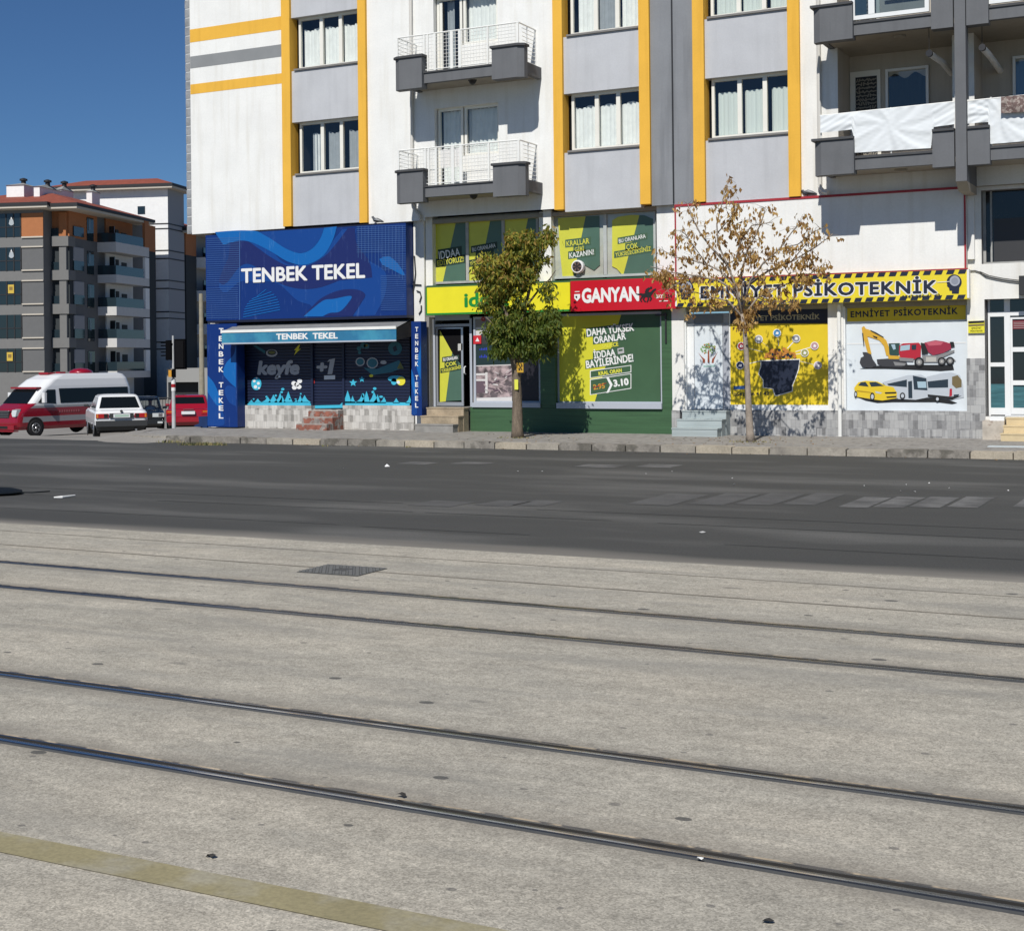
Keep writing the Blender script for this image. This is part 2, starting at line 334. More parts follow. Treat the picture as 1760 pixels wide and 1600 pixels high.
# ground sheet
g = MB()
gx = [-500, -200]+[-120+4*i for i in range(28)]+[0, 60, 400]; gy = [12.0, 28.5, 29.6, 30.4, 31.2, 32, 33, 34, 36]+[40+6*i for i in range(18)]+[200, 900]
v = [(x, y, gz(x, y)-.012) for x in gx for y in gy]; n = len(gy)
g.mesh(v, [(i*n+j, (i+1)*n+j, (i+1)*n+j+1, i*n+j+1) for i in range(len(gx)-1) for j in range(n-1)], M_dust)
g.poly([(-500, 12.0, -.06), (-500, -60, -.06), (400, -60, -.06), (400, 12.0, -.06)], M_dust)      # under the tram slab
tag(g.build('ground'), 'pale dusty ground under the streets', kind='structure')
# concrete track slab in strips between the rails
c = MB(); RW = .075
ys = [(-30., -30.)]+[q for y in RL for q in ((y[0]-RW, y[1]-RW), (y[0]+RW, y[1]+RW))]+[(YEDGE, YEDGE)]
for i in range(0, len(ys), 2): c.poly([(XT0, ys[i][0], 0), (XT1, ys[i][1], 0), (XT1, ys[i+1][1], 0), (XT0, ys[i+1][0], 0)], M_conc)
c.poly([(XG0, -30, -.002), (XT0, -30, -.002), (XT0, YEDGE, -.002), (XG0, YEDGE, -.002)], M_conc); c.poly([(XT1, -30, -.002), (XG1, -30, -.002), (XG1, YEDGE, -.002), (XT1, YEDGE, -.002)], M_conc)
tag(c.build('tram_track_pavement'), 'pale concrete paving around the tram rails', kind='structure')
M_head = mat('rail_steel', (.13, .135, .14), .26, metal=.85, var=.12, vs=8, stretch=(.3, 8, 1))
M_rust = mat('rail_groove', (.022, .020, .018), .8, var=.3, vs=10)
M_sand = mat('rail_joint_sand', (.34, .28, .20), .95, var=.3, vs=6, col2=(.08, .075, .07), c2s=5, c2lo=.46, c2hi=.54); M_bright = mat('polished_rail_steel', (.55, .56, .57), .16, metal=1, var=.1, vs=8, stretch=(.3, 8, 1))
M_rub = mat('rail_rubber', (.055, .057, .057), .7, var=.2, vs=6)
rl = ['nearest tram rail, dark steel with a dirty flangeway, set in pale concrete', 'polished bright tram rail, second from the camera', 'third tram rail from the camera, dull brown steel in concrete', 'farthest tram rail, thin dark line just in front of the manhole cover']
for i, y in enumerate(RL):
    r = MB(); yy_ = lambda x: y[0]+(y[1]-y[0])*(x-XT0)/(XT1-XT0); prof = [(-.075, 0, M_sand), (-.062, -.004, M_rub), (-.05, .003, M_head), (-.036, .005, M_bright if i < 2 else M_head), (-.022, .005, M_head), (0, .003, M_head), (.004, -.035, M_rust), (.034, -.035, M_rust), (.038, .001, M_head), (.054, .001, M_rub), (.064, -.004, M_sand), (.075, 0, None)]
    for (a, za, M), (bb, zb, _) in zip(prof[:-1], prof[1:]):
        n = 12
        for k in range(n):
            xa = XT0+(XT1-XT0)*k/n; xb = XT0+(XT1-XT0)*(k+1)/n
            r.poly([(xa, yy_(xa)+a, za), (xb, yy_(xb)+a, za), (xb, yy_(xb)+bb, zb), (xa, yy_(xa)+bb, zb)], M)
    r.build('tram_rail', origin=(0, yy_(0), 0)); o = COL.objects[-1]
    tag(o, rl[i], 'tram rail', 'four parallel tram rails in the concrete')
# yellow line painted in front of the nearest rail
M_yline = mat('worn_yellow_paint', (.30, .262, .145), .9, var=.12, vs=2, fine=.14, fs=50, col2=(.35, .32, .23), c2s=3, c2lo=.45, c2hi=.6)
ya, yb = onZ(200, 1506).y, onZ(200, 1469).y
o = MB(); o.poly([(XG0, ya, .004), (XG1, ya, .004), (XG1, yb, .004), (XG0, yb, .004)], M_yline)
tag(o.build('yellow_line_marking'), 'faded olive yellow line painted on the concrete', kind='structure')
M_jt = mat('slab_joint', (.23, .205, .165), .95, var=.3, vs=3)
o = MB()
for (ja, jb), wd in ((line2(936, 1065), .035), (line2(912, 1027), .018)):
    o.poly([(XT0, ja, .003), (XT1, jb, .003), (XT1, jb+wd, .003), (XT0, ja+wd, .003)], M_jt)
tag(o.build('concrete_joint'), 'thin sandy joints running along the concrete', kind='structure')
# asphalt road: dusty margin along the concrete edge
t, N, L, b = tools(M_asph); src = b.inputs['Base Color'].links[0].from_socket
geo = N.new('ShaderNodeNewGeometry'); sp = N.new('ShaderNodeSeparateXYZ'); L.new(geo.outputs['Position'], sp.inputs[0])
nz = N.new('ShaderNodeTexNoise'); nz.inputs['Scale'].default_value = .8; nz.inputs['Detail'].default_value = 5
mp = N.new('ShaderNodeMapping'); mp.inputs['Scale'].default_value = (.35, 2, 1); L.new(geo.outputs['Position'], mp.inputs[0]); L.new(mp.outputs[0], nz.inputs[0])
ad = N.new('ShaderNodeMath'); ad.operation = 'MULTIPLY_ADD'; L.new(nz.outputs[0], ad.inputs[0]); ad.inputs[1].default_value = -.9; L.new(sp.outputs[1], ad.inputs[2])
mr = N.new('ShaderNodeMapRange'); mr.inputs[1].default_value = YEDGE-.50; mr.inputs[2].default_value = YEDGE+.12; mr.inputs[3].default_value = .85; mr.inputs[4].default_value = 0; L.new(ad.outputs[0], mr.inputs[0])
mx = N.new('ShaderNodeMix'); mx.data_type = 'RGBA'; L.new(mr.outputs[0], mx.inputs[0]); L.new(src, mx.inputs[6]); mx.inputs[7].default_value = (.27, .25, .215, 1); L.new(mx.outputs[2], b.inputs['Base Color'])
o = MB(); o.poly([(XG0, YEDGE, 0), (XG1, YEDGE, 0), (XG1, YK0+.02, 0), (XG0, YK0+.02, 0)], M_asph)
tag(o.build('road'), 'dark grey asphalt road in front of the shops', kind='structure')
# worn paint on the asphalt
M_worn = mat('worn_white_paint', (.142, .141, .135), .9, var=.25, vs=2.5, fine=.15, fs=40, col2=(.085, .084, .081), c2s=2.2, c2lo=.42, c2hi=.62)
M_worn2 = mat('very_worn_paint', (.092, .091, .087), .9, var=.2, vs=2.5, fine=.12, fs=40, col2=(.08, .079, .076), c2s=1.6, c2lo=.4, c2hi=.6)
def groundquad(o, x0, y0, x1, y1, M, z=.004):     # near-left and far-left corners measured, edges along the street axes
    a = onZ(x0, y1, z); bb = onZ(x1, y1, z); f = onZ(x0, y0, z)
    o.poly([(a.x, a.y, z), (bb.x, a.y, z), (bb.x, f.y, z), (a.x, f.y, z)], M)
o = MB()
for x0, wd in ((1440, 54), (1500, 56), (1562, 56), (1627, 56), (1740, 60), (1810, 60)): groundquad(o, x0, 852, x0+wd, 871, M_worn)
for x0, wd in ((1075, 85), (1180, 70), (1262, 70), (1345, 60)): groundquad(o, x0, 845, x0+wd, 866, M_worn2)
for x0, wd in ((985, 80), (1092, 68), (680, 60), (772, 66)): groundquad(o, x0, 793 if x0 < 900 else 797, x0+wd, 797 if x0 < 900 else 802, M_worn)
for x0, wd in ((700, 90), (815, 70), (880, 60)): groundquad(o, x0, 858, x0+wd, 868, M_worn2)
tag(o.build('crosswalk_marking'), 'worn white crossing marks on the asphalt', kind='structure')
# asphalt seams and cracks
o = MB(); M_crack = mat('asphalt_seam', (.035, .035, .034), .9)
for yy, wd in ((onZ(880, 874).y, .03), (onZ(880, 888).y, .025), (onZ(880, 918).y, .02)):
    x = -90
    while x < 30:
        ln = random.uniform(2, 9); j = random.uniform(-.03, .03)
        o.poly([(x, yy+j, .003), (x+ln, yy+j+.02, .003), (x+ln, yy+j+wd+.02, .003), (x, yy+j+wd, .003)], M_crack); x += ln+random.uniform(0, 2.5)
tag(o.build('road_seam'), 'dark tar seams along the asphalt', kind='structure')

# pavement with kerb
M_pave = stonemat('pavement_blocks', (.26, .245, .225), (.31, .295, .27), (.20, .19, .175), 3.2, True)
M_kerb = mat('kerb_stone', (.33, .30, .25), .9, var=.18, vs=3, fine=.12, fs=25, bump=.3, bs=20, col2=(.22, .20, .17), c2s=2, c2lo=.5, c2hi=.7)
XK = onZ(285, 766, 0).x; KT = .15
o = MB()
XK = onY(285, 760, YK0).x; RC = 3.1
arc = lambda r_: [(XK+r_*math.cos(R(-90-i*9)), YK0+RC+r_*math.sin(R(-90-i*9))) for i in range(11)]
o.slab([(60, YK0+.28), (60, YF+.3), (XX(357, 733), YF+.3), (XX(357, 733), 47), (XK-RC+.28, 47)]+arc(RC-.28)[::-1], -1.6, KT-.004, M_pave)
tag(o.build('pavement'), 'grey block pavement in front of the shops', kind='structure')
M_kerbs = [M_kerb, M_kerb, mat('kerb_stone_pale', (.40, .35, .27), .9, var=.15, vs=3, fine=.15, fs=25, bump=.3, bs=20), mat('kerb_stone_dirty', (.24, .22, .19), .9, var=.25, vs=4, fine=.15, fs=25, bump=.3, bs=20, col2=(.13, .12, .10), c2s=3, c2lo=.5, c2hi=.6)]
o = MB(); x = XK; k = 0
while x < 40:
    dz = random.uniform(-.02, .010); dy = random.uniform(-.012, .012); wd = .78
    o.prism([(x+.008, -.05), (x+wd-.008, -.05), (x+wd-.008, KT+dz-.02), (x+wd-.03, KT+dz), (x+.03, KT+dz), (x+.008, KT+dz-.02)], YK0+dy, YK0+.3, random.choice(M_kerbs))
    x += wd+.012; k += 1
# rounded corner of worn kerb to the side street
for i in range(8):
    a0 = R(-90-i*9); a1 = R(-90-(i+1)*9+.6); r1, r0 = RC, RC-.3; cx, cy = XK, YK0+RC
    pts = [(cx+r1*math.cos(a0), cy+r1*math.sin(a0)), (cx+r1*math.cos(a1), cy+r1*math.sin(a1)), (cx+r0*math.cos(a1), cy+r0*math.sin(a1)), (cx+r0*math.cos(a0), cy+r0*math.sin(a0))]
    o.slab(pts, -.6, KT-.012, M_kerb)
tag(o.build('kerb'), 'worn concrete kerb stones along the pavement', kind='structure')
# low bank of dust and rubble heaped against the kerb corner
o = MB(); nn = 26
v = []
for i in range(nn+1):
    a = R(-62-i*4.6)
    for j, (dr, h) in enumerate(((-.5, .155), (-.1, .15), (.15, .09), (.5, .04), (1.0, -.03))): r_ = RC+dr+random.uniform(-.06, .06)*(j > 1); x = XK+r_*math.cos(a); y = YK0+RC+r_*math.sin(a)*1.0; h = h if dr < 0 else h*min(1, max(0, (i-6)/5.)); v.append((x, y, h+random.uniform(-.008, .008)*(i > 6)-(.02 if i == 6 and dr > 0 else 0) if j < 4 else gz(x, y)-.03))
o.mesh(v, [(i*5+j, (i+1)*5+j, (i+1)*5+j+1, i*5+j+1) for i in range(6, nn) for j in range(4)], M_dust)
tag(o.build('dirt_bank', smooth=True), kind='structure')
# grass and weeds along the kerb corner and the tree feet
M_grass = mat('dry_grass', (.10, .115, .035), .8, var=.3, vs=3)
M_grass2 = mat('straw_grass', (.26, .22, .10), .8, var=.3, vs=3)
o = MB()
def tuft(cx, cy, cz, n, rad, h):
    for _ in range(n):
        a = random.uniform(0, 6.28); r = rad*random.random()**.5; x = cx+r*math.cos(a); y = cy+r*math.sin(a)*.5
        hh = h*random.uniform(.4, 1); a2 = random.uniform(0, 6.28); dx, dy = math.cos(a2)*.012, math.sin(a2)*.012; lx, ly = random.uniform(-.05, .05), random.uniform(-.05, .05)
        o.poly([(x-dx, y-dy, cz), (x+dx, y+dy, cz), (x+lx, y+ly, cz+hh)], M_grass if random.random() < .4 else M_grass2)
for _ in range(17):
    px = random.uniform(266, 385); q = onZ(px, 765 if px > 320 else 757+random.uniform(-2, 4), 0)
    tuft(q.x, q.y-.03, 0, 34, .25, .10)
for px, py in ((890, 753), (1290, 760)):
    q = onZ(px, py, KT); tuft(q.x, q.y, KT, 60, .5, .05)
for px in (1440, 1180, 560, 700, 960, 1240, 1530): q = onZ(px, 769+(px-700)*.012, 0); tuft(q.x, q.y, 0, 14, .12, .06)
tag(o.build('kerb_grass'), 'dry grass and weeds growing along the kerb', 'grass', kind='stuff')
# fallen leaves and grit on the pavement and in the gutter
M_fl = [mat('fallen_leaf_tan', (.28, .17, .07), .8), mat('fallen_leaf_dark', (.10, .065, .03), .8), mat('pale_grit', (.42, .40, .36), .9)]
o = MB()
for i in range(330):
    if i < 120: q = onZ(random.gauss(1285, 90), random.uniform(752, 765), KT); z = KT+.004
    elif i < 170: q = onZ(random.gauss(890, 60), random.uniform(746, 760), KT); z = KT+.004
    else: q = onZ(random.uniform(300, 1750), 0, 0) if False else Vector((random.uniform(-23, 2), YK0-abs(random.gauss(0, .16))-.02, 0)); z = .004
    if q.y > YF-.1: continue
    a = random.uniform(0, 6.28); r = random.uniform(.015, .045); M = M_fl[random.choice((0, 0, 1))] if i < 200 else M_fl[random.choice((1, 2, 2))]; r = r if i < 200 else r*.55
    o.mesh([(q.x+r*math.cos(a), q.y+r*math.sin(a), z), (q.x+r*.5*math.cos(a+1.6), q.y+r*.5*math.sin(a+1.6), z+.012), (q.x-r*math.cos(a), q.y-r*math.sin(a), z), (q.x-r*.5*math.cos(a+1.6), q.y-r*.5*math.sin(a+1.6), z+.006)], [(0, 1, 2, 3)], M)
tag(o.build('fallen_leaves'), 'fallen leaves and grit along the kerb and under the trees', 'leaves', kind='stuff')
# manhole cover
M_iron = mat('cast_iron', (.085, .085, .08), .6, metal=.3, var=.25, vs=10)
q0 = onZ(510, 983.5); q1 = onZ(620, 991.5); q2 = onZ(562, 970.5)
o = MB(); x0, x1, y0, y1 = q0.x, onZ(617, 990).x, (q0.y+onZ(617, 991).y)/2, (onZ(556, 970.5).y+onZ(665, 977.5).y)/2
o.box(x0, x1, y0, y1, -.02, .006, M_iron)
o2 = MB(); n = 18
for i in range(n):
    for j in range(9):
        cx = x0+(x1-x0)*(i+.5)/n; cy = y0+(y1-y0)*(j+.5)/9; s_ = (x1-x0)/n*.36
        if abs(i-n/2+.5) < 2.5 and abs(j-4) < 1.5: continue
        a = .7 if (i+j) % 2 else -.7
        dx, dy = math.cos(a)*s_*1.2, math.sin(a)*s_*1.2; ex, ey = -math.sin(a)*s_*.4, math.cos(a)*s_*.4
        o2.slab([(cx-dx-ex, cy-dy-ey), (cx+dx-ex, cy+dy-ey), (cx+dx+ex, cy+dy+ey), (cx-dx+ex, cy-dy+ey)], .006, .014, mat('worn_iron_tread', (.23, .23, .22), .5, metal=.4))
rt_ = root('manhole_cover', ((x0+x1)/2, (y0+y1)/2, 0), 'rectangular cast iron manhole cover with tread pattern in the concrete', 'manhole cover')
o.build('cover_plate', rt_); o2.build('tread', rt_)
# litter
M_litter = mat('white_litter', (.75, .75, .73), .8); M_dleaf = mat('dark_leaf_litter', (.035, .032, .028), .9)
def scrap(px, py, rad, M, label, z=0.02, cat='litter', grp=None, name='litter_scrap'):
    q = onZ(px, py, 0); o = MB(); n = 7; pts = []
    for k in range(n): a = 2*math.pi*k/n; r = rad*random.uniform(.6, 1.1); pts.append((q.x+r*math.cos(a), q.y+r*math.sin(a)*.8))
    v = [(x, y, random.uniform(0.004, .02)) for x, y in pts]+[(q.x, q.y, rad*.45+z)]
    o.mesh(v, [(i, (i+1) % n, n) for i in range(n)]+[tuple(range(n-1, -1, -1))], M)
    ob = o.build(name, origin=(q.x, q.y, 0)); tag(ob, label, cat, grp)
scrap(665, 803, .075, M_litter, 'crumpled white plastic scrap on the far lane of the asphalt', .03)
scrap(1208, 916, .05, mat('grey_litter', (.4, .4, .39), .8), 'small pale flattened scrap on the asphalt beside the concrete edge', 0)
scrap(691, 1370, .028, M_dleaf, 'small black clump beside the nearest rail', .012)
scrap(1322, 1586, .028, M_dleaf, 'dark flat leaf at the bottom of the concrete', -.004)
scrap(1203, 1480, .018, M_litter, 'tiny white chip against the nearest rail', .01)
scrap(362, 1474, .024, M_dleaf, 'dark leaf scrap between nearest rail and yellow line', -.004)
for px, py in ((890, 811), (932, 811), (1110, 815), (1155, 811), (1258, 823), (1262, 833), (1538, 831), (1548, 845), (1557, 834), (1572, 846), (1597, 831), (1632, 840), (1485, 836), (1733, 844), (257, 808), (590, 806)):
    scrap(px, py, random.uniform(.010, .019), M_litter, 'tiny white paper fleck scattered on the asphalt', .01, grp='white flecks scattered on the asphalt')
q = onZ(105, 857); o = MB()
o.tube([(q.x-.09, q.y-.05, .02), (q.x+.02, q.y, .025), (q.x+.03, q.y+.25, .03)], [.012, .02, .01], M_litter, 6)
tag(o.build('litter_scrap', origin=(q.x, q.y, 0)), 'bent white plastic strip lying on the asphalt', 'litter')
# unidentified dark object at the left edge of the road
q = onZ(8, 848); o = MB(); M_navy = mat('navy_gloss', (.004, .007, .010), .7, spec=.15)
v = []; n = 14
prof = [(-1.1, .18), (-.8, .25), (-.3, .24), (.0, .18), (.22, .10), (.36, .03)]
qq = [onZ(8, 849)+Vector((h, (h*.02), 0)) for h, r in prof]
o.tube([(p.x, p.y+.0, .07) for p in qq], [r for h, r in prof], M_navy, 14)
o.v = [(x, q.y+(y-q.y)*2.6, max(.002, .035+(z-.07)*.18)) for x, y, z in o.v]
e = qq[-1]; o.tube([(e.x-.03, e.y, .035), (e.x+.12, e.y+.1, .03), (e.x+.22, e.y+.35, .03)], .010, M_navy, 6)
tag(o.build('dark_object', origin=(q.x, q.y, 0), smooth=True), 'dark glossy flattened bag with a thin strap at the road\'s left edge', 'bag')

# ================================================================= APARTMENT BUILDINGS (shared helpers)
def wallgrid(o, X0, X1, Z0, Z1, holes, Y, M, rev=.25, Mrev=None):
    xs = sorted({X0, X1, *[min(max(h[k], X0), X1) for h in holes for k in (0, 1)]}); zs = sorted({Z0, Z1, *[min(max(h[k], Z0), Z1) for h in holes for k in (2, 3)]})
    for a, b_ in zip(xs[:-1], xs[1:]):
        for c_, d in zip(zs[:-1], zs[1:]):
            if any(h[0]-1e-4 <= a and b_ <= h[1]+1e-4 and h[2]-1e-4 <= c_ and d <= h[3]+1e-4 for h in holes): continue
            o.poly([(a, Y, c_), (b_, Y, c_), (b_, Y, d), (a, Y, d)], M)
    Mrev = Mrev or M
    for a, b_, c_, d in holes:
        a, b_, c_, d = max(a, X0), min(b_, X1), max(c_, Z0), min(d, Z1)
        o.poly([(a, Y, c_), (a, Y, d), (a, Y+rev, d), (a, Y+rev, c_)], Mrev); o.poly([(b_, Y, c_), (b_, Y+rev, c_), (b_, Y+rev, d), (b_, Y, d)], Mrev)
        o.poly([(a, Y, d), (b_, Y, d), (b_, Y+rev, d), (a, Y+rev, d)], Mrev); o.poly([(a, Y, c_), (a, Y+rev, c_), (b_, Y+rev, c_), (b_, Y, c_)], Mrev)
def curtain(par, X0, X1, Z0, Z1, Y, M, fold=.12, amp=.02, drop=0):
    o = MB(); n = max(8, int((X1-X0)/fold*4)); v = []; ph = random.random()*6
    for k in range(n+1):
        x = X0+(X1-X0)*k/n; y = Y+amp*math.sin((x-X0)/fold*6.28+ph)+amp*.5*math.sin((x-X0)/fold*2.7+ph*2)
        z1 = Z1-drop*(.5+.5*math.sin((x-X0)/fold*1.6+ph))
        v += [(x, y, Z0), (x, y, z1)]
    o.mesh(v, [(2*i, 2*i+2, 2*i+3, 2*i+1) for i in range(n)], M); return o.build('curtain', par, smooth=True)
def window(par, X0, X1, Z0, Z1, Y, divs, Mf=None, curt=None, glass=None, fw_=.07, sill=True, top=0, name='window', inner=True, cgap=(0, 0), drop=.0):
    Mf = Mf or M_upvc; glass = glass or M_glass
    o = MB()
    o.box(X0, X1, Y, Y+.07, Z1-fw_, Z1, Mf); o.box(X0, X1, Y, Y+.07, Z0, Z0+fw_, Mf)
    xs = [X0]+[X0+(X1-X0)*d for d in divs]+[X1]
    o.box(X0, X0+fw_, Y, Y+.07, Z0+fw_, Z1-fw_, Mf); o.box(X1-fw_, X1, Y, Y+.07, Z0+fw_, Z1-fw_, Mf)
    for x in xs[1:-1]: o.box(x-fw_*.75, x+fw_*.75, Y-.005, Y+.07, Z0+fw_, Z1-fw_, Mf)
    wn = o.build(name, par)
    for a, b_ in zip(xs[:-1], xs[1:]):
        g = MB(); g.poly([(a+fw_*.7, Y+.04, Z0+fw_*.9), (b_-fw_*.7, Y+.04, Z0+fw_*.9), (b_-fw_*.7, Y+.04, Z1-fw_*.9), (a+fw_*.7, Y+.04, Z1-fw_*.9)], glass); g.build('pane', wn)
    if sill:
        s_ = MB(); s_.box(X0-.03, X1+.03, Y-.22, Y+.02, Z0-.05, Z0-.002, mat('stone_sill', (.20, .19, .18), .7, var=.1)); s_.build('sill', wn)
    if inner:
        k = MB(); k.box(X0-.1, X1+.1, Y+.75, Y+.8, Z0-.1, Z1+.1, M_dark)
        k.poly([(X0-.1, Y+.1, Z0-.1), (X0-.1, Y+.8, Z0-.1), (X0-.1, Y+.8, Z1+.1), (X0-.1, Y+.1, Z1+.1)], M_dark); k.poly([(X1+.1, Y+.1, Z0-.1), (X1+.1, Y+.8, Z0-.1), (X1+.1, Y+.8, Z1+.1), (X1+.1, Y+.1, Z1+.1)], M_dark)
        k.poly([(X0-.1, Y+.1, Z0-.1), (X1+.1, Y+.1, Z0-.1), (X1+.1, Y+.8, Z0-.1), (X0-.1, Y+.8, Z0-.1)], M_dark); k.poly([(X0-.1, Y+.1, Z1+.1), (X1+.1, Y+.1, Z1+.1), (X1+.1, Y+.8, Z1+.1), (X0-.1, Y+.8, Z1+.1)], M_dark)
        k.build('room_lining', wn)
    if curt is not None:
        for (a, b_, M) in curt: curtain(wn, X0+(X1-X0)*a, X0+(X1-X0)*b_, Z0+.03, Z1-.06-top, Y+(.16 if inner else .052), M, drop=drop, amp=.02 if inner else .006)
    return wn
def vtube(par, pts, r, M, name, n=8): o = MB(); o.tube(pts, r, M, n); return o.build(name, par)

XJ = XX(1158, 350, YU)
# ----------------------------------------------------------------- building A
XA0 = XX(329, 300, YU); ZTOP = 14.6
A = root('apartment_building', ((XA0+XJ)/2, YF, 0), 'white apartment building with orange pilasters and small railed balconies, left of the dark joint', 'building')
ZB = ZZ(331, 403, YU)                       # underside of the upper storeys
x_p1 = (XX(482.5, 0, YP), XX(496.8, 0, YP)); x_p2 = (XX(613.6, 0, YP), XX(627, 0, YP)); x_p3 = (XX(948.9, 0, YP), XX(965, 0, YP)); x_p4 = (XX(1096.5, 0, YP), XX(1114.5, 0, YP))
zs1 = ZZ(1097.5, 249.4, YU); zs2 = ZZ(1096.5, 45.4, YU)      # sills
zt1 = ZZ(1097.5, 149, YU); zt2 = zs2+(zt1-zs1)
# balcony door openings
dxa, dxb = XX(747, 230, YU), XX(857, 230, YU); dzt = ZZ(857, 176, YU); FL = zs2-zs1
zA_low = ZZ(740, 371, YU)                    # wall stops here over the shops
o = MB()
holes = []
for k in range(2):
    holes.append((dxa, dxb, dzt-2.15+FL*k, dzt+FL*k))
ZSA = ZZ(700, 381, YU)
wallgrid(o, XA0, x_p1[0], ZB, ZTOP, [], YU, M_white)
wallgrid(o, x_p2[1], XX(731, 380, YU), ZSA, ZTOP, [], YU, M_white)
wallgrid(o, XX(731, 380, YU), x_p3[0], ZZ(850, 366, YU), ZTOP, holes, YU, M_white)
wallgrid(o, x_p4[1], XJ-.01, ZZ(1140, 353, YU), ZTOP, [], YU, M_mgrey)
# grey/light spandrels and window bands
def band(o, xa, xb, zlow, ztop_lo, k2=True):
    segs = [(zlow, zs1-.05), (zt1, zs2-.05), (zt2, ZTOP)]
    for a, b_ in segs: o.box(xa, xb, YU, YF+.1, a, b_, M_lgrey)
ZSp1 = ZZ(560, 386, YU); ZSp2 = ZZ(1030, 361, YU)
band(o, x_p1[1], x_p2[0], ZSp1, 0); band(o, x_p3[1], x_p4[0], ZSp2, 0)
# undersides, shell
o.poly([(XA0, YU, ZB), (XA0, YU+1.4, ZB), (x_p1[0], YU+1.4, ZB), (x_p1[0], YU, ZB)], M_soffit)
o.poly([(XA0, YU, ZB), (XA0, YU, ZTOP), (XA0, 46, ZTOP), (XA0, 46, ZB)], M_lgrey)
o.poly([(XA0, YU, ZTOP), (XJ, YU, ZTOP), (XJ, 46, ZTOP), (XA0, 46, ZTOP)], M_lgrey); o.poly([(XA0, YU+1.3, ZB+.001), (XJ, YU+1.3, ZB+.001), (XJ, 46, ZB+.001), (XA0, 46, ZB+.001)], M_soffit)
o.poly([(XA0, 46, ZB), (XJ, 46, ZB), (XJ, 46, ZTOP), (XA0, 46, ZTOP)], M_lgrey)
o.build('wall', A)
# stripes on the left field
for (ya_, yb_, M) in ((51.5, 74, M_orange), (98, 118.5, mat('stripe_grey_paint', (.24, .25, .255), .9, var=.05)), (146, 163, M_orange)):
    s_ = MB(); zt_, zb_ = ZZ(327, ya_, YU), ZZ(327, yb_, YU); s_.box(XA0+.0, x_p1[0], YU-.004, YU-.001, zb_, zt_, M); s_.build('stripe', A)
# corner of grey split-stone blocks at the left end
s_ = MB(); xl = XX(318, 0, YU+.03); M_blk = mat('grey_block', (.27, .28, .29), .9, var=.25, vs=5, bump=.5, bs=20); M_mort = mat('pale_mortar', (.55, .55, .54), .9)
s_.box(xl+.01, XA0-.002, YU+.021, YU+.4, ZB+.05, ZTOP, M_mort); z = ZB+.02
while z < ZTOP: s_.box(xl, XA0-.03, YU+.012, YU+.42, z, z+.225, M_blk); z += .262
s_.build('corner_blockwork', A)
for a, b_, yb_ in ((*x_p1, 389.5), (*x_p2, 383), (*x_p3, 360.5), (*x_p4, 351)):
    s_ = MB(); s_.box(a, b_, YP, YF+.08, ZZ({389.5: 491, 383: 624, 360.5: 960, 351: 1108}[yb_], yb_, YP), ZTOP, M_orange); s_.build('pilaster', A)
# windows of the columns
for ci, (xa, xb) in enumerate(((x_p1[1], x_p2[0]), (x_p3[1], x_p4[0]))):
    for k, (z0, z1) in enumerate(((zs1, zt1), (zs2, zt2))):
        cur = [[(.03, .35, M_curt), (.365, .655, M_curt), (.67, .99, M_curt)], [(.05, .35, M_curt), (.37, .655, M_curt), (.68, .99, M_curt)]][k]
        if ci == 1 and k == 1: cur = [(.08, .345, M_curt), (.38, .6, M_curtg), (.70, .98, M_curt)]
        if ci == 0 and k == 0: cur = [(.16, .33, M_curtg), (.20, .32, M_curt), (.42, .66, M_curtg), (.74, .98, M_curtg)]
        window(A, xa+.13, xb-.005, z0, z1, YU+.17, (.36, .66), curt=cur, top=.22 if k == 0 or ci == 0 else .1, drop=.06)
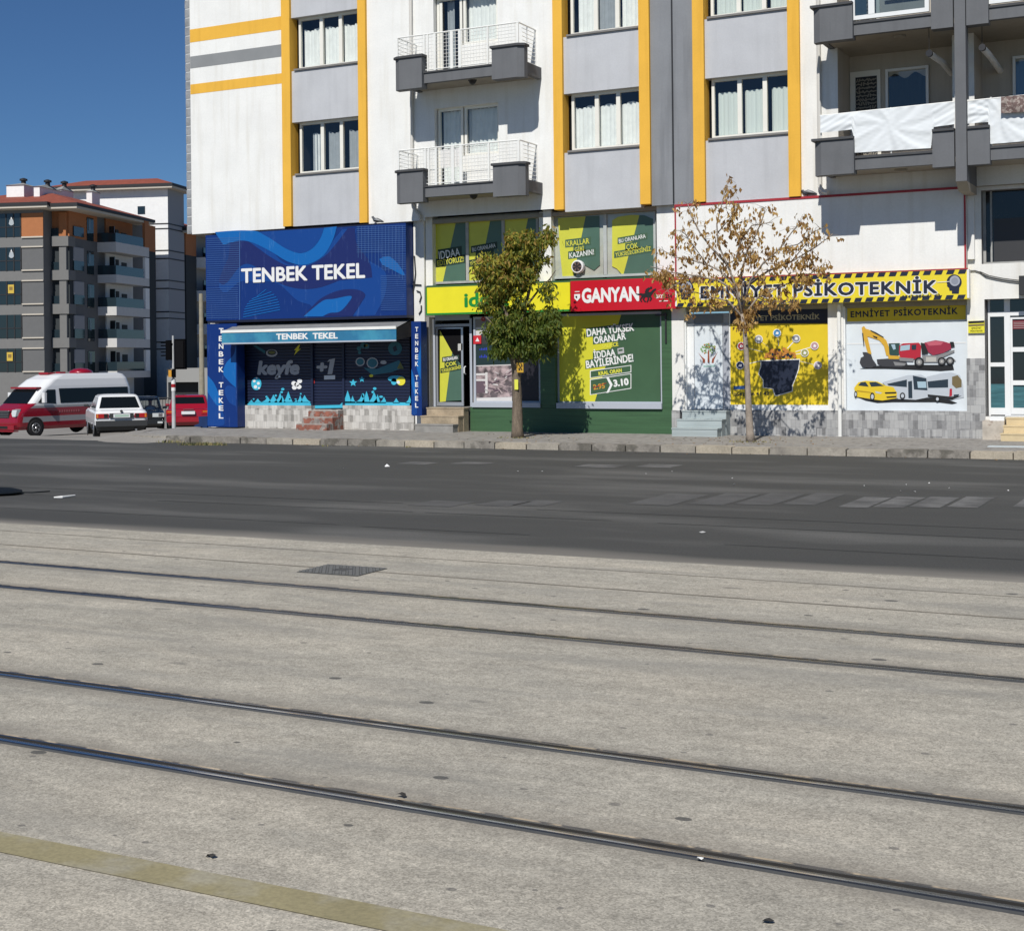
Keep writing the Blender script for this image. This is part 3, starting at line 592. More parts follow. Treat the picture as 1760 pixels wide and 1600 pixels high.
# balconies of building A
M_cap = mat('dark_capping', (.06, .062, .066), .8, var=.1)
DB = 1.05
def meshpanel(o, p0, p1, z0, z1, M, step=.085, r=.006, hstep=None):
    p0 = Vector(p0); p1 = Vector(p1); L_ = (p1-p0).length; n = max(2, int(L_/step)); hstep = hstep or step; mm_ = max(2, int((z1-z0)/hstep))
    for k in range(1, n): q = p0+(p1-p0)*k/n; o.tube([(q.x, q.y, z0), (q.x, q.y, z1)], r, M, 4, False)
    for k in range(1, mm_): z = z0+(z1-z0)*k/mm_; o.tube([(p0.x, p0.y, z), (p1.x, p1.y, z)], r, M, 4, False)
def balcA(dz, idx):
    Yb = YU-DB; Yc = Yb-.12
    xa, xb, xc_, xd = XX(677, 156, Yc), XX(725, 150, Yc), XX(845, 100, Yc), XX(898, 100, Yc)
    zlt, zlb = ZZ(677, 99, Yc), ZZ(677, 156, Yc)            # left box top and bottom
    zmt, zmb = ZZ(726, 124.5, Yb), ZZ(726, 144, Yb)
    zrt, zrb = ZZ(893, 74, Yc), ZZ(893, 132, Yc)
    o = MB()
    def ch_box(x0, x1, zb_, zt_, ch0, ch1):
        pts = [(x0+(.16 if ch0 else 0), Yc), (x1-(.16 if ch1 else 0), Yc), (x1, Yc+(.1 if ch1 else 0)), (x1, Yb+.16), (x0, Yb+.16), (x0, Yc+(.1 if ch0 else 0))]
        o.slab(pts, zb_+dz, zt_+dz, M_dgrey)
        cp = [(a+(-.04 if a < (x0+x1)/2 else .04), b_-(.04 if b_ < Yb else -.03)) for a, b_ in pts]
        o.slab(cp, zt_+dz+.001, zt_+dz+.06, M_cap)
    ch_box(xa, xb, zlb, zlt-.06, True, False); ch_box(xc_, xd, zrb, zrt-.06, False, True)
    o.box(xb, xc_, Yb, Yb+.14, zmb+dz, zmt+dz-.04, M_dgrey); o.box(xb, xc_, Yb-.03, Yb+.17, zmt+dz-.039, zmt+dz, M_cap)
    # side walls back to the facade
    o.box(xa+.05, xa+.17, Yb+.161, YU-.002, zmb+dz, zmt+dz, M_dgrey); o.box(xd-.17, xd-.05, Yb+.161, YU-.002, zmb+dz, zmt+dz, M_dgrey)
    bo = o.build('balcony', A); tag(bo)
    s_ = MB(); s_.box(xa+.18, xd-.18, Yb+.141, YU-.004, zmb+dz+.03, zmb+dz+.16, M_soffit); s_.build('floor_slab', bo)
    # soffit lamp
    s_ = MB(); s_.lathe([(.02, -.12), (.07, -.09), (.12, 0)], (XX(812, 140, Yb+.4), Yb+.4, zmb+dz+.03), (0, 0, 1), M_blackm, 10); s_.build('soffit_lamp', bo)
    # white railing
    r = MB(); Yr = Yb+.08; zr = ZZ(890.7, 38.7, Yr)+dz; xr0, xr1 = XX(683, 66, Yr), XX(890.7, 38.7, Yr)
    def bar(a, b_, rr=.02): r.tube([a, b_], rr, M_rail, 6)
    bar((xr0, Yr, zr), (xr1, Yr, zr)); bar((xr0, Yr, zr), (xr0, YU, zr)); bar((xr1, Yr, zr), (xr1, YU, zr))
    for px_, wd in ((683, .018), (729, .025), (735, .02), (747, .03), (776, .04), (790, .04), (838, .02), (889.5, .03)):
        x = XX(px_, 60, Yr); zb_ = zmt+dz if 726 < px_ < 843 else (zlt+dz if px_ < 726 else zrt+dz); r.box(x-wd, x+wd, Yr-.015, Yr+.015, zb_, zr, M_rail)
    z_l, z_m, z_r = zlt+dz+.05, zmt+dz+.06, zrt+dz+.05
    meshpanel(r, (xr0, Yr, 0), (xb, Yr, 0), z_l, zr, M_rail); meshpanel(r, (xb, Yr, 0), (xc_, Yr, 0), z_m, zr, M_rail); meshpanel(r, (xc_, Yr, 0), (xr1, Yr, 0), z_r, zr, M_rail)
    bar((xb, Yr, z_m), (xc_, Yr, z_m), .015)
    for xx in (xr0, xr1):
        for k in range(9): z = zmt+dz+.08+(zr-zmt-dz-.08)*k/9; bar((xx, Yr+.2 if xx == xr1 else Yr, z), (xx, YU-.01, z), .008)
        bar((xx, YU-.03, zmt+dz), (xx, YU-.03, zr), .015); bar((xx, (Yr+YU)/2, zmt+dz), (xx, (Yr+YU)/2, zr), .015)
    r.build('railing', bo)
    return bo
balcA(0, 0); zd = ZZ(677, 293.5, YU-DB-.12)-ZZ(677, 99, YU-DB-.12); balcA(zd, 1)
# balcony doors: glazed door beside a window with a white panel under it
for k in range(2):
    z0, z1 = dzt-2.15+FL*k, dzt+FL*k; xm = XX(793, 230, YU)
    wn = window(A, dxa+.03, xm-.02, z0, z1, YU+.14, (), sill=False, curt=[(.12, .97, M_curt)] if k == 0 else [(.3, .6, M_curtg)], name='balcony_door')
    if k: 
        b2 = MB(); b2.box(dxa+.12, dxa+.2, YU+.12, YU+.16, z0, z1-.1, M_upvc); b2.build('door_leaf', wn)
    wn2 = window(A, xm+.02, dxb-.03, z0+.85, z1, YU+.14, (), sill=False, curt=[(.03, .98, M_curt)], glass=M_glass)
    pnl = MB(); pnl.box(xm-.019, dxb, YU+.1, YU+.2, z0, z0+.849, M_white); pnl.build('door_side_panel', A)
# laundry on the lower balcony railing
o = MB(); Yl = YU-.45; lx0, lx1 = XX(757, 290, Yl), XX(790, 290, Yl); lz1, lz0 = ZZ(770, 256, Yl), ZZ(770, 287, Yl); n = 14; v = []
for k in range(n+1):
    x = lx0+(lx1-lx0)*k/n; y = Yl+.02*math.sin(k*1.3); v += [(x, y, lz0-(.02 if k % 3 else -.02)), (x, y, lz1)]
o.mesh(v, [(2*i, 2*i+2, 2*i+3, 2*i+1) for i in range(n)], mat('white_laundry', (.72, .71, .69), .9, var=.06)); o.tube([(lx0-.5, Yl, lz1+.005), (lx1+.8, Yl, lz1+.005)], .006, M_cable, 5)
tag(o.build('laundry', origin=(lx0, Yl, lz0)), 'white laundry hanging behind the railing of the lower small balcony', 'laundry')
# downpipe beside the balconies
xp = XX(707.5, 200, YU-.06); zpt, zpb = ZTOP-.3, ZZ(708, 357, YU-.06)
vtube(A, [(xp, YU-.06, zpt), (xp, YU-.06, zpb+.1), (xp+.02, YU-.06, zpb), (xp+.22, YU-.08, zpb-.22), (xp+.26, YU-.08, zpb-.35)], .045, M_pipe, 'downpipe')
# pillar position where the balcony's shadow falls; no part built
xp2 = XX(722, 420, YF-.2)
# shop storey of A: pillars, dark back, plinths
o = MB(); Z_ = lambda x, y, Y=YF: ZZ(x, y, Y)
xa = XX(413, 700); 
o.box(XX(357, 600)+.02, XX(700, 600), YF+.9, YF+1.0, -.5, ZB, M_black)        # dark back of the corner shop
o.box(XX(357, 600)+.02, XX(357, 600)+.2, YF+.1, 46, -1.3, ZB-.02, M_whiteB)
o.box(XX(713.6, 500), XX(731.4, 500), YF-.06, YF+.5, KT-.1, Z_(722, 352), M_whiteB)    # pillar between the shops
o.box(XX(925, 420), XX(934.4, 420), YF+.05, YF+.3, Z_(930, 488), Z_(930, 364), M_whiteB); o.box(XX(934.5, 420), XX(948, 420), YF-.02, YF+.3, Z_(940, 486), Z_(940, 362), M_white)
o.box(XX(1129.5, 420), XJ-.01, YF-.02, YF+.3, Z_(1150, 482), Z_(1150, 353), M_white)
o.box(XX(731.6, 420), XX(743, 420), YF-.0, YF+.3, Z_(740, 492), Z_(740, 368), M_whiteB)
o.box(XX(1156, 600), XX(1177, 600), YF-.05, YF+.4, Z_(1160, 705), Z_(1160, 530), M_whiteB)
o.box(XX(731.6, 380), XJ-.01, YF+.02, YF+.4, Z_(1000, 369)+.0, ZB, M_soffit)
o.build('shop_pillar', A)
for u0, u1, u2 in ((413, 537, 480), (591, 713, 650)): o = MB(); o.box(XX(u0, 715), XX(u1, 715), YF-.05, YF+.3, KT-.3, Z_(u2, 697), M_stone1); o.build('stone_plinth', A)
o = MB()
o.box(XX(537, 715), XX(591, 715), YF+.05, YF+.3, KT-.3, Z_(565, 704), M_stone1)
o.box(XX(1156, 720), XX(1170, 720), YF-.06, YF+.3, KT-.3, Z_(1160, 705), M_stone2); o.build('stone_plinth', A)
# roller shutters of the corner shop
M_shut = mat('navy_shutter', (.010, .016, .045), .45, spec=.5); M_cy = mat('cyan_print', (.045, .44, .62), .6); M_prw = mat('white_print', (.75, .76, .76), .6); M_prg = mat('grey_print', (.42, .42, .43), .6); M_pry = mat('yellow_print', (.75, .68, .04), .6); M_teal = mat('teal_print', (.03, .15, .20), .6)
def shutter(px0, px1, pyt, pyb, Y, arts, name='roller_shutter'):
    o = MB(); x0, x1, z1, z0 = XX(px0, 640, Y), XX(px1, 640, Y), ZZ(px0, pyt, Y), ZZ(px0, pyb, Y); z = z0; h = .085; v = []; f = []; k = 0; o.mesh([], [], M_shut)
    while z < z1-.01:
        o.mesh([(x0, Y, z), (x1, Y, z), (x1, Y-.016, z+h*.3), (x0, Y-.016, z+h*.3), (x1, Y-.016, z+h*.85), (x0, Y-.016, z+h*.85), (x1, Y, z+h), (x0, Y, z+h)], [(0, 1, 2, 3), (3, 2, 4, 5), (5, 4, 6, 7)], M_shut); z += h
    s_ = o.build(name, A); a = MB(); arts(a, Y-.022); a.build('print', s_); return s_
YS = YF+.12
def splash(a, Y, pts_base, bumps, yb):
    for x0, x1, top, lean in bumps:
        x0 -= 1.5; x1 += 1.5; top -= 1; a.art([(x0, yb), (x1, yb), ((x0+x1)/2+lean+(x1-x0)*.24, (top+yb)/2+1), ((x0+x1)/2+lean, top), ((x0+x1)/2+lean-(x1-x0)*.24, (top+yb)/2+1)], Y, M_cy)
def art_left(a, Y):
    a.art([(424, 695), (430, 691.5), (530, 691), (537, 696), (537, 698), (424, 696.3)], Y, M_cy)
    splash(a, Y, 0, [(428, 436, 688, 0), (438, 450, 686, -1), (450, 464, 682.5, 3), (462, 476, 679, 1), (472, 483, 676, 4), (480, 490, 681, 0), (489, 502, 673.5, 0), (511, 519, 680, 1), (518, 533, 680, -2), (503, 511, 688, 2)], 692)
    for x, y, rx, ry in ((436, 686, 1.6, 1.4), (458, 682, 2, 1.6), (486, 669, 3, 2.2), (484, 674, 2.4, 2), (474, 680, 2, 2), (517, 677, 1.5, 1.6), (498, 686, 1.6, 1.2), (508, 686, 2, 1)): a.disc(x, y, rx, ry, Y, M_cy, 10)
    a.disc(440.6, 659.6, 8.6, 11, Y, M_cy)
    for x, y, r in ((437, 655, 2.4), (444, 659, 2.6), (439, 665, 3), (445, 667, 1.8), (441, 650, 1.7)): a.disc(x, y, r, r, Y-.003, M_prw, 10)
    for x, y in ((505, 659), (515, 655), (514, 665), (506, 666), (510, 661)): a.disc(x, y, 4.3, 3.9, Y, M_prw, 10)
    a.disc(467, 607, 10, 6.5, Y, M_prg, 14); a.disc(467, 606, 7.5, 4.6, Y-.003, M_shut, 12); a.disc(467, 606, 6, 2.6, Y-.005, mat('olive_print', (.16, .16, .04), .6), 10)
    a.art([(434, 594), (441, 594), (456, 603), (455, 608)], Y-.002, M_teal)
    a.art([(513.5, 593), (516, 592), (513, 600), (517, 599.5), (505, 611), (509, 602.5), (505.5, 602)], Y, M_pry)
    a.text('keyfe', 442, 643, 515, 642.5, 23, Y, M_prg, .05, .15)
    a.art([(475, 646), (482, 646), (482, 649), (475, 649)], Y, M_prw)
def art_mid(a, Y):
    a.text('+', 544, 641, 563, 640.5, 20, Y, M_prg, .055, .1); a.art([(566, 618), (576, 616), (571, 643), (563, 643.5), (567, 621), (562, 622)], Y, M_prg)
    a.art([(557, 645.5), (576, 645), (576, 652), (557, 652.5)], Y-.001, M_prw)
    a.art([(538, 697), (584, 696), (590, 690), (591, 701), (538, 702)], Y, M_cy); a.art([(539, 651), (541, 651), (541, 659), (539, 659)], Y, mat('red_print', (.4, .02, .02), .6))
def art_right(a, Y):
    a.art([(592, 690), (704, 692), (704, 697), (592, 697)], Y, M_cy)
    splash(a, Y, 0, [(590, 603, 672, 1), (602, 610, 681, 0), (612, 625, 677, 4), (622, 634, 673, 2), (634, 648, 674, 2), (642, 652, 679, 2), (652, 662, 683, 3), (676, 686, 685, 0), (698, 704, 681, 3)], 693)
    for x, y, rx, ry in ((644, 668, 3.2, 2.4), (641, 674, 2.6, 2.4), (655, 682, 3.5, 2), (624, 680, 2.4, 4)): a.disc(x, y, rx, ry, Y, M_cy, 10)
    for cx, cy, r in ((607, 658, 7), (622, 652, 5.5)): a.art([(cx+(r if k % 2 == 0 else r*.45)*math.cos(R(36*k-90)), cy+(r if k % 2 == 0 else r*.45)*math.sin(R(36*k-90))) for k in range(10)], Y, M_cy)
    a.disc(681, 651, 15, 5.5, Y, M_cy, 14); a.disc(677, 656, 5, 6, Y, M_cy, 10); a.disc(689, 655, 7.6, 7.6, Y-.003, M_pry, 14); a.disc(684.5, 657, 3, 3, Y-.005, mat('white_print', (0,)*3), 8)
    a.disc(679, 599, 12, 12, Y, M_teal, 18); a.art([(675, 597), (680, 594), (683, 602), (677, 605)], Y-.003, M_shut)
    for x, y, r in ((617, 599, 4), (624, 594, 5), (630, 595, 5), (618, 606, 3)): a.disc(x, y, r, r, Y, M_teal, 10)
    a.disc(630, 594, 2.2, 2.2, Y-.003, mat('olive_print', (0,)*3), 8)
    # mask and snorkel like shapes
    for cx, cy, r in ((619, 622, 8), (640, 624, 10)): a.disc(cx, cy, r, r*.95, Y, M_prg, 16); a.disc(cx, cy, r-1.8, r*.95-1.8, Y-.003, M_teal, 14)
    a.art([(625, 632), (640, 645), (672, 640), (694, 632), (686, 619), (668, 626), (648, 634)], Y-.001, M_teal); a.art([(682, 634), (688, 622), (694, 634)], Y-.004, mat('olive_print', (0,)*3))
    a.disc(659, 623, 5.5, 3.4, Y-.003, M_prg, 10); a.disc(638, 646, 3.6, 2.4, Y-.003, M_pry, 10)
shutter(421.5, 537, 560, 698, YS, art_left); shutter(538, 591, 560, 702.5, YS+.03, art_mid, 'door_shutter'); shutter(592, 705, 560, 697, YS, art_right)
o = MB()
for px_ in (419, 537.5, 591.5): o = MB(); x = XX(px_, 640, YS); o.box(x-.035, x+.035, YS-.05, YS+.05, ZZ(px_, 698, YS), ZZ(px_, 560, YS), M_shut); o.build('shutter_guide', A)
# upper shop windows with green and yellow film
M_gy = mat('film_yellow', (.58, .58, .055), .45, var=.05, vs=3, spec=.6); M_gg = mat('film_green', (.07, .14, .10), .4, var=.08, vs=2, spec=.6); M_gg2 = mat('poster_green', (.045, .105, .05), .5, var=.08, vs=2); M_py = mat('poster_yellow', (.60, .58, .03), .5)
M_txw = mat('text_white', (.78, .78, .76), .6); M_txd = mat('text_dark_outline', (.015, .04, .025), .6); M_txy = mat('text_yellow', (.66, .64, .06), .6); M_gsign = mat('signboard_green', (.03, .09, .04), .5)
M_fr = mat('old_grey_frame', (.38, .38, .36), .6, var=.15, vs=5)
def film(par, px0, px1, Y, tl, tr, bl, br, diag, lines, name='window_film'):
    f = MB(); a, b_ = tl; 
    f.art([(px0, tl), (px1, tr), (px1, br), (px0, bl)], Y, M_gg); dt, db = diag
    f.art([(px0, tl), (dt, tl+(tr-tl)*(dt-px0)/(px1-px0)), (db, bl+(br-bl)*(db-px0)/(px1-px0)), (px0+.0, bl)], Y-.003, M_gy)
    for (txt, x0, y0, x1, y1, h, M) in lines:
        f.text(txt, x0, y0, x1, y1, h, Y-.006, M_txd, .075); f.text(txt, x0, y0, x1, y1, h, Y-.009, M, .03)
    return f.build(name, par)
def film2(par, px0, px1, Y, tl, tr, bl, br, diag, lines, name='window_film', deco=None):
    f = MB(); f.art([(px0, tl), (px1, tr), (px1, br), (px0, bl)], Y, M_gg); dt, db = diag
    f.art([(px0, tl), (dt, tl+(tr-tl)*(dt-px0)/(px1-px0)), (db, bl+(br-bl)*(db-px0)/(px1-px0)), (px0, bl)], Y-.003, M_gy)
    for (txt, x0, y0, x1, y1, h, M) in lines:
        s_ = 1.5; f.art([(x0-2.5, y0+s_+1), (x1+2.5, y1+s_+1), (x1+2.5, y1-h-s_-1), (x0-2.5, y0-h-s_-1)], Y-.006, M_txd if M is not M_txw else mat('text_dark_outline', (0,)*3)); f.text(txt, x0, y0, x1, y1, h, Y-.009, M, .012)
    if deco: deco(f)
    return f.build(name, par)
YW = YF+.16
wz1, wz0 = ZZ(741, 371, YW), ZZ(741, 492, YW)
def shopwin(px0, px1, pyt0, pyb0, divs, films, name='shop_window', par=A, Mf=None, Y=YW, fwid=.06, glass=None):
    x0, x1 = XX(px0, 420, Y), XX(px1, 420, Y); z1, z0 = ZZ(px0, pyt0, Y), ZZ(px0, pyb0, Y)
    wn = window(par, x0, x1, z0, z1, Y, [(XX(d, 420, Y)-x0)/(x1-x0) for d in divs], Mf or M_fr, sill=False, name=name, fw_=fwid, glass=glass)
    return wn
wA = shopwin(741, 925, 376, 489, (803, 865), 0)
film2(wA, 743.5, 800, YW+.028, 378, 374.5, 485.5, 484, (785, 761), [('IDDAA', 755, 446, 791, 439.5, 14, M_txw), ('EDİYORUZ!', 752, 457.5, 797, 449.5, 9.5, M_txy)])
film2(wA, 805.5, 862, YW+.028, 374.5, 371, 484, 482, (844, 822), [('BU ORANLARA', 812, 433, 852, 425, 7, M_txw), ('ÇOK', 820, 446, 846, 441, 10, M_txy), ('YÜKSELECEKSİNİZ', 808, 457, 856, 448, 7, M_txy)])
film2(wA, 867.5, 922, YW+.028, 371, 367.5, 482, 480.5, (909, 886), [('KRALLAR', 878, 433, 915, 426, 10, M_txy), ('KAZANIN!', 880, 446, 917, 439, 9, M_txw)])
wB = shopwin(949, 1127, 369, 480, (1040,), 0, Mf=mat('pale_window_frame', (.45, .48, .46), .5, var=.1))
M_pale = mat('pale_window_lining', (.55, .54, .47), .8, var=.15, vs=3)
f = MB(); f.art([(952, 370), (1037, 366), (1037, 478), (952, 480)], YW+.05, M_pale); f.art([(1043, 365), (1124, 361), (1124, 477), (1043, 478)], YW+.05, M_pale); f.build('window_lining', wB)
def film3(px, Yq, outline, diag, lines, top):
    f = MB(); f.art(outline, Yq, M_gg); f.art(diag, Yq-.003, M_gy)
    for (txt, x0, y0, x1, y1, h, M) in lines:
        f.art([(x0-2.5, y0+2), (x1+2.5, y1+2), (x1+2.5, y1-h-2), (x0-2.5, y0-h-2)], Yq-.006, mat('film_text_box', (.05, .11, .06), .6)); f.text(txt, x0, y0, x1, y1, h, Yq-.009, M, .012)
    return f.build('window_film', wB)
film3(0, YW+.028, [(959, 375), (1030, 371), (1031, 456), (1021, 465), (1003, 455), (985, 478), (967, 478), (962, 430)], [(959, 375), (1006.5, 372), (985, 478), (967, 478), (962, 430)],
      [('KRALLAR', 974, 424, 1013, 418.5, 9.5, M_txy), ('GİBİ', 988, 432.5, 1004, 430.5, 7, M_txy), ('KAZANIN!', 979, 444, 1021, 437.5, 9.5, M_txw)], 0)
film3(0, YW+.028, [(1052, 379), (1062, 373), (1085, 369.5), (1108, 370.5), (1123, 377), (1124, 470), (1069, 474), (1060, 462), (1052, 458)], [(1052, 379), (1062, 373), (1085, 369.5), (1099, 370), (1071, 474), (1060, 462), (1052, 458)],
      [('BU ORANLARA', 1064, 418, 1110, 409, 7, M_txw), ('ÇOK', 1077, 430, 1097, 426, 9.5, M_txy), ('YÜKSELECEKSİNİZ', 1058, 442, 1119, 431, 7.5, M_txy)], 0)
f = MB(); q = onY(995, 459, YW); f.lathe([(.155, -.12), (.17, -.1), (.17, .0)], (q.x, YW, q.z), (0, 1, 0), M_upvcw, 20); f.lathe([(.13, -.125), (.13, -.121)], (q.x, YW, q.z), (0, 1, 0), M_blackm, 18)
for k in range(6):
    a = k*math.pi/3; f.poly([(q.x+.02*math.cos(a), YW-.13, q.z+.02*math.sin(a)), (q.x+.12*math.cos(a-.22), YW-.13, q.z+.12*math.sin(a-.22)), (q.x+.12*math.cos(a+.22), YW-.13, q.z+.12*math.sin(a+.22))], mat('fan_blade', (.16, .10, .08), .6))
f.build('extractor_fan', wB)
# green cladding around the betting shop
M_gclad = mat('green_cladding', (.042, .105, .045), .55, var=.18, vs=3, stretch=(.3, 1, 7), fine=.05, fs=20)
o = MB(); Yg = YF-.05
o.box(XX(808.5, 720, Yg), XX(1156, 720, Yg), Yg, YF+.2, KT-.2, ZZ(900, 701, Yg), M_gclad)
o.box(XX(1137, 600, Yg), XX(1156, 600, Yg), Yg+.002, YF+.2, ZZ(1137, 703, Yg)+.001, ZZ(1137, 533, Yg), M_gclad)
o.box(XX(928, 600, Yg), XX(954, 600, Yg), Yg+.002, YF+.2, ZZ(940, 701, Yg)+.001, ZZ(940, 536, Yg), M_gclad)
o.box(XX(732, 490, Yg), XX(979, 490, Yg), Yg+.03, YF+.2, ZZ(740, 497, Yg), ZZ(740, 491, Yg), M_gsign); o.box(XX(979, 490, Yg), XX(1156, 490, Yg), Yg+.03, YF+.2, ZZ(1000, 486, Yg), ZZ(1000, 480, Yg), M_gsign)
o.build('green_cladding', A)
# shop door
YD = YF+.22
dx0, dx1 = XX(748, 620, YD), XX(808, 620, YD); dz0, dz1 = ZZ(778, 699, YD), ZZ(778, 548, YD)
o = MB(); 
o.box(dx0-.06, dx0, YD, YD+.08, dz0, dz1, M_aluw); o.box(dx1, dx1+.07, YD-.02, YD+.08, dz0, dz1, M_aluw)
zt_ = ZZ(778, 557, YD); o.box(dx0, dx1, YD-.01, YD+.08, zt_-.07, zt_, M_aluw); o.box(dx0, dx1, YD, YD+.08, dz1-.04, dz1+.1, M_aluw); dr = o.build('shop_door', A)
l = MB(); l.box(dx0+.02, dx0+.07, YD+.02, YD+.06, dz0+.02, zt_-.09, M_alu); l.box(dx1-.28, dx1-.22, YD+.02, YD+.06, dz0+.02, zt_-.09, M_alu); l.box(dx0+.07, dx1-.28, YD+.02, YD+.06, dz0+.02, dz0+.12, M_alu); l.box(dx0+.07, dx1-.28, YD+.02, YD+.06, zt_-.13, zt_-.09, M_alu)
lf = l.build('door_leaf', dr)
f = MB(); f.art([(756, 567), (797, 566), (797, 688), (756, 690)], YD+.03, M_gg); f.art([(756, 567), (785, 566.5), (776, 612), (766, 690), (756, 691)], YD+.027, M_gy)
f.art([(755, 566), (797, 565), (797, 632), (781, 613)], YD+.024, M_black)
for txt, x0, y0, x1, y1, h, M in (('BU ORANLARA', 762, 621, 787, 617, 5.5, M_txw), ('ÇOK', 766, 630, 785, 627, 6.5, M_txy), ('YÜKSELECEKSİNİZ', 759, 640, 793, 633, 5, M_txy)):
    f.art([(x0-2, y0+1.5), (x1+2, y1+1.5), (x1+2, y1-h-1.5), (x0-2, y0-h-1.5)], YD+.021, M_txd); f.text(txt, x0, y0, x1, y1, h, YD+.018, M, .03)
f.art([(787, 591), (795, 590.5), (795, 602), (787, 603)], YD+.02, mat('paper_notice', (.5, .5, .47), .8)); f.build('door_poster', lf)
h = MB(); x = XX(798.5, 640, YD-.03); h.tube([(x, YD+.02, ZZ(798, 643, YD)), (x, YD-.05, ZZ(798, 641, YD)), (x, YD-.05, ZZ(798, 632, YD)), (x, YD+.02, ZZ(798, 630, YD))], .018, M_upvcw, 6); h.build('handle', lf)
o = MB(); o.box(dx0-.4, XX(930, 600), YF+.75, YF+.8, 0, ZZ(740, 540), M_black); o.box(XX(731.6, 600), dx0-.06, YF+.02, YF+.8, KT-.1, ZZ(740, 545), mat('grey_reveal', (.24, .23, .22), .8)); o.build('shop_interior', A)
# poster window beside the door
wC = shopwin(812, 927, 545, 693, (), 0, Mf=M_aluw, Y=YF+.1, name='shop_window')
Yq = YF+.128; f = MB(); M_pw = mat('poster_paper', (.62, .60, .58), .7, var=.05); M_pp = mat('poster_mauve', (.36, .28, .28), .7, var=.5, vs=5, col2=(.10, .08, .085), c2s=4, c2lo=.45, c2hi=.55)
f.art([(814, 548), (925, 543), (925, 690), (814, 692)], Yq, M_pw); f.art([(814, 548), (925, 543), (925, 560), (814, 563)], Yq-.003, mat('grey_reveal', (0,)*3))
f.art([(827, 574), (925, 568), (925, 594), (815, 594)], Yq-.003, mat('poster_black_wash', (.03, .035, .035), .6)); 
f.art([(817, 592), (878, 591), (878, 626), (817, 628)], Yq-.006, mat('screen_dark_green', (.018, .035, .035), .3)); f.art([(880, 591), (925, 590), (925, 690), (880, 691)], Yq-.005, mat('poster_night', (.012, .010, .016), .5))
for y in (602, 615): 
    for x0, x1 in ((824, 838), (861, 872)):
        for k in range(5): xx = x0+(x1-x0)*k/5; hh = random.uniform(2, 5.5); f.art([(xx, y), (xx+1.7, y), (xx+1.7, y-hh), (xx, y-hh)], Yq-.009, mat('blue_digits', (.03, .05, .45), .5))
f.art([(815, 630), (884, 628), (884, 682), (815, 684)], Yq-.003, M_pp)
for k in range(26):
    x0 = random.uniform(832, 876); y0 = random.uniform(636, 676); a = random.uniform(-.9, .9); ln = random.uniform(5, 14); wd = random.uniform(.8, 2.4)
    f.art([(x0, y0), (x0+ln*math.cos(a), y0+ln*math.sin(a)), (x0+ln*math.cos(a)-wd*math.sin(a), y0+ln*math.sin(a)+wd*math.cos(a)), (x0-wd*math.sin(a), y0+wd*math.cos(a))], Yq-.006-.0005*k, random.choice([M_pw, mat('poster_plum', (.12, .08, .10), .7), mat('poster_rose', (.42, .33, .33), .7)]))
for y in (642, 652): f.art([(815, y), (835, y-.5), (835, y+3), (815, y+3.5)], Yq-.006, M_pw)
f.art([(834, 640), (838, 640), (838, 676), (834, 676)], Yq-.0065, M_pw); f.art([(815, 655), (834, 655), (834, 675), (815, 676)], Yq-.006, mat('poster_plum', (0,)*3))
f.build('poster', wC)
f = MB(); f.art([(813.5, 577), (827, 576.5), (827, 591), (813.5, 591.5)], YF+.09, mat('red_plastic', (.55, .02, .03), .5)); f.art([(817, 587), (820.5, 580), (824, 587)], YF+.086, M_txw); f.text('0', 827, 552, 834, 551.5, 7, YF+.09, mat('red_print', (0,)*3), .05); f.build('red_sticker', wC)
s_ = MB(); s_.box(XX(811, 695, YF-.1), XX(928, 695, YF-.1), YF-.1, YF+.12, ZZ(812, 700, YF-.1), ZZ(812, 692, YF-.1), M_aluw); s_.build('window_sill', wC)
# large green poster
wD = shopwin(955, 1137, 540, 694, (), 0, Mf=M_aluw, Y=YF+.08, name='shop_window')
Yq = YF+.1; f = MB(); f.art([(957, 541), (1135, 533), (1135, 691), (957, 692)], Yq, M_gg2); f.art([(957, 541), (1069, 536.5), (1022, 691.5), (957, 692)], Yq-.003, M_py)
for txt, x0, y0, x1, y1, hh, M in (('DAHA YÜKSEK', 1009, 578.5, 1090, 568, 13, M_txw), ('ORANLAR', 1021, 591, 1076, 583, 12, M_txw), ('İDDAA', 1021, 616.5, 1058, 611, 12, M_txw), ('BAYİLERİNDE!', 1008, 633, 1089, 621, 13, M_txw)):
    f.art([(x0-2, y0+1.5), (x1+2, y1+1.5), (x1+2, y1-hh-1), (x0-2, y0-hh-1)], Yq-.006, mat('poster_green_box', (.04, .10, .055), .6)); f.text(txt, x0, y0, x1, y1, hh, Yq-.009, M, .028)
f.text('SADECE', 1035, 599, 1063, 594.5, 7, Yq-.009, M_txy, .04)
f.art([(1061, 599), (1072, 597), (1073, 607), (1062, 609)], Yq-.006, M_prg); f.art([(1063, 601), (1070, 600), (1070, 603), (1063, 604)], Yq-.009, M_gg2)
def frame_(x0, y0, x1, y1, x2, y2, x3, y3):       # outlined box: outer pale, inner green
    f.art([(x0, y0), (x1, y1), (x2, y2), (x3, y3)], Yq-.006, M_txw); f.art([(x0+1.3, y0+1.2), (x1-1.3, y1+1.2), (x2-1.3, y2-1.2), (x3+1.3, y3-1.2)], Yq-.009, M_gg2)
frame_(1014, 637, 1085, 627.5, 1085, 640, 1014, 650); frame_(1014, 652, 1085, 642, 1085, 668, 1014, 679)
f.text('KRAL ORAN', 1029, 645.5, 1069, 639.5, 6.5, Yq-.012, M_txy, .045); f.text('2.95', 1020, 670, 1040, 667, 9, Yq-.012, mat('orange_print', (.55, .30, .03), .6), .03); f.art([(1019, 666), (1042, 658), (1042, 659), (1019, 667.5)], Yq-.015, mat('red_print', (0,)*3))
